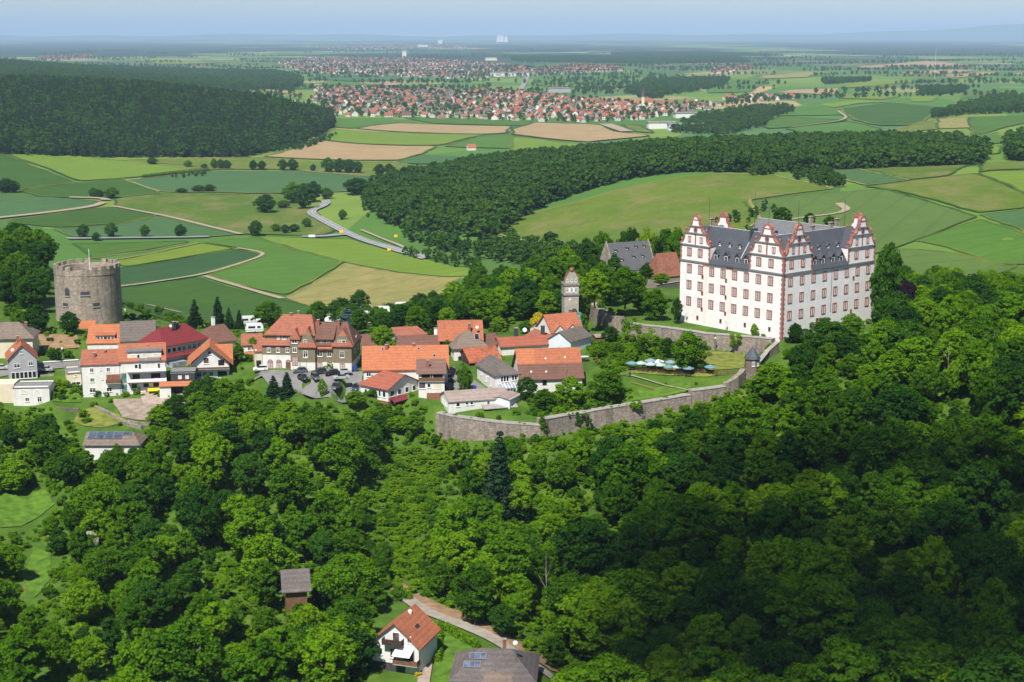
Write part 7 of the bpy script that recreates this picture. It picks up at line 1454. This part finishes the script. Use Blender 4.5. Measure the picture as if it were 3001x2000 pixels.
TOWN = [([(925,262),(1100,258),(1500,270),(1700,290),(1900,305),(2060,300),(2120,312),(2010,335),(1900,352),(1700,362),(1400,352),(1150,345),(970,340),(930,300)], 1.0, 'main'),
        ([(810,185),(900,170),(1200,172),(1420,185),(1540,195),(1560,222),(1350,232),(1100,225),(900,215)], .7, 'upper'), ([(1560,205),(1680,190),(1800,195),(1830,208),(1700,215),(1570,222)], .8, 'far'), ([(2080,205),(2160,195),(2220,190),(2200,205),(2090,218)], .8, 'far'), ([(2120,290),(2250,282),(2380,288),(2250,300),(2130,310)], .5, 'edge'), ([(100,168),(260,160),(290,172),(120,178)], .8, 'far'), ([(900,138),(1300,128),(1400,140),(1000,148)], .35, 'far')]
hs_ = []
for poly, dens, nm in TOWN:
    far_ = nm in ('far',); g = hit(poly); xs = [q[0] for q in g]; ys = [q[1] for q in g]; dm_ = 25 if not far_ else 28
    pts = poisson(9000, lambda r_: (r_.uniform(min(xs), max(xs)), r_.uniform(min(ys), max(ys))), dm_, 33 + len(nm)); pts = [q for q in pts if inpoly([q[0]], [q[1]], g)[0] and rnd.random() < dens * .9]
    zz_ = H([q[0] for q in pts], [q[1] for q in pts])
    for (x, y), z in zip(pts, zz_): hs_.append((y, x, z, nm))
hs_.sort(); town_rest = []; base_ang = .15
for i, (y, x, z, nm) in enumerate(hs_):
    px_ = proj(x, y, z)[0]; w_ = (.14, .26, .28, .2, .12) if px_ > 1450 else (.08, .14, .2, .26, .32)
    k = rnd.choices(range(5), w_)[0] * 3 + rnd.randrange(3); an = rnd.choice((0, math.pi / 2)) + rnd.gauss(base_ang, .25); s_ = rnd.uniform(.9, 1.25)
    if i < 300: tag(link('town_house', TM[k][0], None, (x, y, z), an, (s_,) * 3), f'small pale house with {TM[k][1]} roof in the near streets of the distant town', 'house', f'houses of the distant town, {TM[k][1]} roofs')
    else: town_rest.append((x, y, z, s_, k, an))
c_ = bpy.data.collections.new('town_shapes')
for i, (m_, nm) in enumerate(TM): c_.objects.link(bpy.data.objects.new(f'town_shape_{i:02d}', m_))
COLS['town'] = c_; mass('town_roofs', 'remaining small houses of the distant towns seen as one mass', [(a, b, c, d_) for a, b, c, d_, e, f_ in town_rest], 'town', [e for *_, e, f_ in town_rest])
tg = []
for poly, dens, nm in TOWN:
    g = hit(poly); xs = [q[0] for q in g]; ys = [q[1] for q in g]
    for x, y in poisson(9000, lambda r_: (r_.uniform(min(xs), max(xs)), r_.uniform(min(ys), max(ys))), 15, 55 + len(nm)):
        if inpoly([x], [y], g)[0] and rnd.random() < .8: tg.append((x, y, 0, rnd.uniform(6, 14)))
tg = np.array(tg); tg[:, 2] = H(tg[:, 0], tg[:, 1]) - .3; mass('town_trees', 'garden trees among the houses of the distant town', tg, 'far')
BIG = [(2035,345,70,25,8,'render_white','white industrial hall at the edge of the distant town'),(1940,378,45,18,10,'render_white','white sheds beyond the valley forest'),(2015,382,60,18,9,'render_blue','pale hall beside the white sheds beyond the forest'),(1495,224,150,40,12,'render_white','long white factory hall on the far side of the town'),(1640,272,60,30,11,'render_grey','grey hall roof in the middle of the town'),(1185,168,30,30,40,'render_white','white tower block far out on the plain'),(1440,178,70,40,16,'render_cream','cream hall in the upper town'),(1290,130,70,60,70,'render_white','pale high rise far out on the plain'),(1100,333,40,16,8,'render_white','white and red hall at the near edge of the town'),(1925,268,70,20,10,'tile_orange','orange roofed hall behind the town church'),(1240,140,120,60,30,'render_white','row of white blocks on the far plain')]
for px_, py_, w_, d_, h_, m, lb in BIG:
    p = hit([(px_, py_)])[0]; o = thing('hall', lb, 'building', p, .1); MB().box(-w_ / 2, w_ / 2, 0, d_, -4, h_).obj('wall', MAT[m if m.startswith('render') else 'render_white'], o); MB().extr([(-w_ / 2 - 1, -1, h_), (-w_ / 2 - 1, d_ / 2, h_ * 1.25), (-w_ / 2 - 1, d_ + 1, h_)], (w_ + 2, 0, 0)).obj('roof', MAT[m if m.startswith('tile') else 'flat_felt'], o)
p = hit([(1884, 312)])[0]; ch = thing('church', 'church with thin pointed tower in the distant town', 'church', p); MB().box(-3, 3, -3, 3, -2, 20).obj('tower', MAT['render_cream'], ch); MB().lathe([(4.2, 20), (.1, 42)], 4).obj('spire', MAT['tile_brown'], ch); roof_faces(MB(), 3, 24, -6, 6, 9, 17).obj('roof', MAT['tile_red'], ch); MB().box(3, 23.5, -5.5, 5.5, -2, 9).obj('nave', MAT['render_cream'], ch)
p = hit([(1372, 442)])[0]; house('field_cottage', 'tiny white cottage with red roof alone beyond the fields', None, None, float(p[2]), 8, 0, 0, 'render_white', 'tile_orange', fr=(p, 11, .3), eh=4, rh=8.5)
for px_, py_, sc_, lb in [(2738, 245, 1.2, 'slim transmission mast among the far fields')]:
    p = hit([(px_, py_)])[0]; o = thing('radio_mast', lb, 'mast', p); MB().tube([(0, 0, 0), (0, 0, 85 * sc_)], .4, .2, 6).obj('pole', MAT['white_paint'], o); MB().box(-4, 4, -4, 4, -1, 5).obj('base', MAT['render_white'], o)
# cooling towers at the horizon
for px_, w_, h_ in ((1462, 110, 150), (1472, 110, 150), (1484, 100, 130)):
    Y = 32000; X = (px_ - PCX) / FPX * Y * cp; o = thing('cooling_tower', 'pale cooling tower on the horizon, one of three', 'tower', (X, Y, -76), 0, 'cooling towers on the horizon'); r_ = w_ / 2
    MB().lathe([(r_, 0), (r_ * .72, h_ * .55), (r_ * .64, h_ * .8), (r_ * .68, h_ * 1.0)], 20).obj('shell', MAT['render_white'], o)
# far hills on the skyline
def skyline(name, Y, pts, depth=6000):
    vs = []; n = len(pts)
    for px_, py_ in pts:
        X = (px_ - PCX) / FPX * Y * cp; z = zat(Y, py_); vs += [(X, Y - depth, -90), (X * 1.0, Y - depth * .3, -90 + (z + 90) * .75), (X, Y, z), (X, Y + depth, -90)]
    fs = [(i * 4 + k, i * 4 + k + 1, i * 4 + k + 5, i * 4 + k + 4) for i in range(n - 1) for k in range(3)]
    me = bpy.data.meshes.new(name); me.from_pydata(vs, [], fs); me.polygons.foreach_set('use_smooth', [True] * len(fs)); me.materials.append(MAT['crop_dark0']); return tag(link(name, me), kind='structure')
skyline('hills', 52000, [(x, 103 + 3 * math.sin(x / 170) + 2 * math.sin(x / 61) - (28 * math.exp(-((x - 3020) / 300) ** 2)) - 8 * math.exp(-((x - 2500) / 250) ** 2)) for x in range(-700, 3900, 60)])
# ------------------------------------------------------------------ unseen cloud added behind the camera, shaped to shade the wood below the palace
cl = MB(); rg = np.random.default_rng(5); CH = 2300.0
def cloud(sh_pts, name):
    c = np.array([0., 0, 0]); me = None; bm = bmesh.new()
    for X, Y, r_ in sh_pts:
        z0 = -22; t_ = (CH - z0) / sv.z; q = Vector((X, Y, z0)) + sv * t_
        for k in range(3):
            b2 = bmesh.ops.create_icosphere(bm, subdivisions=3, radius=r_ * rg.uniform(.6, .95)); off = Vector((rg.normal() * r_ * .35, rg.normal() * r_ * .35, rg.uniform(0, r_ * .5)))
            for v_ in b2['verts']:
                d_ = 1 + .09 * math.sin(v_.co.x * .35 + k) * math.cos(v_.co.y * .31) + .06 * math.sin(v_.co.z * .6 + v_.co.x * .5); v_.co = Vector((v_.co.x * d_, v_.co.y * d_, v_.co.z * .55 * d_)) + q + off
    me = bpy.data.meshes.new(name); bm.to_mesh(me); bm.free(); me.polygons.foreach_set('use_smooth', [True] * len(me.polygons)); cm = NT('cloud_thin'); cm.out((.9, .9, .9), 1.0); tr = cm.new('ShaderNodeBsdfTransparent'); mx = cm.new('ShaderNodeMixShader'); mx.inputs[0].default_value = .64
    cm.ln(tr.outputs[0], mx.inputs[1]); cm.ln(cm.b.outputs[0], mx.inputs[2]); cm.ln(mx.outputs[0], cm.n['Material Output'].inputs[0]); me.materials.append(cm.mat)
    o = tag(link(name, me), kind='stuff'); md = o.modifiers.new('merge', 'REMESH'); md.mode = 'VOXEL'; md.voxel_size = 3.5; md.use_smooth_shade = True; return o
CLOUD_SHADE = [(1850,1600,13),(1800,1780,12),(1950,1480,13),(2000,1650,16),(1980,1850,16),(2120,1380,12),(2150,1520,15),(2200,1700,18),(2180,1920,18),(2330,1400,14),(2380,1560,18),(2420,1780,20),(2560,1420,16),(2620,1620,20),(2640,1880,20),(2780,1450,17),(2860,1660,20),(2900,1900,20),(2980,1480,16),(3060,1750,20),(2720,1300,9),(1720,1900,9),(3000,1330,10),(2450,1290,7)]  # where the added cloud's shade should fall, with blob radius
cloud([(*PZ(a, b, -18)[:2], r_) for a, b, r_ in CLOUD_SHADE], 'cloud')
# ------------------------------------------------------------------ the air
hz = MB().box(-60000, 60000, -800, 95000, -140, 640); hzo = hz.obj('haze', []); tag(hzo, 'pale blue summer haze lying over the plain', None, None, 'stuff')
m = bpy.data.materials.new('haze_air'); m.use_nodes = True; m.node_tree.nodes.remove(m.node_tree.nodes['Principled BSDF'])
pv = m.node_tree.nodes.new('ShaderNodeVolumePrincipled'); pv.inputs['Color'].default_value = (.52, .74, 1.0, 1); pv.inputs['Density'].default_value = 4.0e-5; pv.inputs['Anisotropy'].default_value = -0.15
m.node_tree.links.new(pv.outputs[0], m.node_tree.nodes['Material Output'].inputs['Volume']); hzo.data.materials.append(m)

# ------------------------------------------------------------------ tell look-alikes apart by their place from left to right
bpy.context.view_layer.update()
ORD = 'leftmost,second from left,third from left,fourth from left,fifth from left,sixth from left,seventh from left,eighth from left,ninth from left,tenth from left,eleventh from left,twelfth from left,thirteenth from left,fourteenth from left,fifteenth from left,sixteenth from left,seventeenth from left,eighteenth from left,nineteenth from left,twentieth from left'.split(',')
byl = {}
for o in list(COL.objects):
    if o.parent is None and o.get('label') and o.name.split('.')[0] in ('broadleaf_tree', 'conifer', 'bush', 'dead_tree', 'garden_table', 'garden_bench', 'cooling_tower'): byl.setdefault(o['label'], []).append(o)
for lb, os_ in byl.items():
    if 1 < len(os_) <= 2 * len(ORD):
        os_.sort(key=lambda o: proj(*o.location)[0])
        if len(os_) > len(ORD):        # two benches to a table
            for i, o in enumerate(os_): o['label'] = lb + ', ' + ('near side, ' if i % 2 else 'far side, ') + ORD[i // 2]
        else:
            for i, o in enumerate(os_): o['label'] = lb + ', ' + (ORD[i] if i < len(os_) - 1 else 'rightmost')
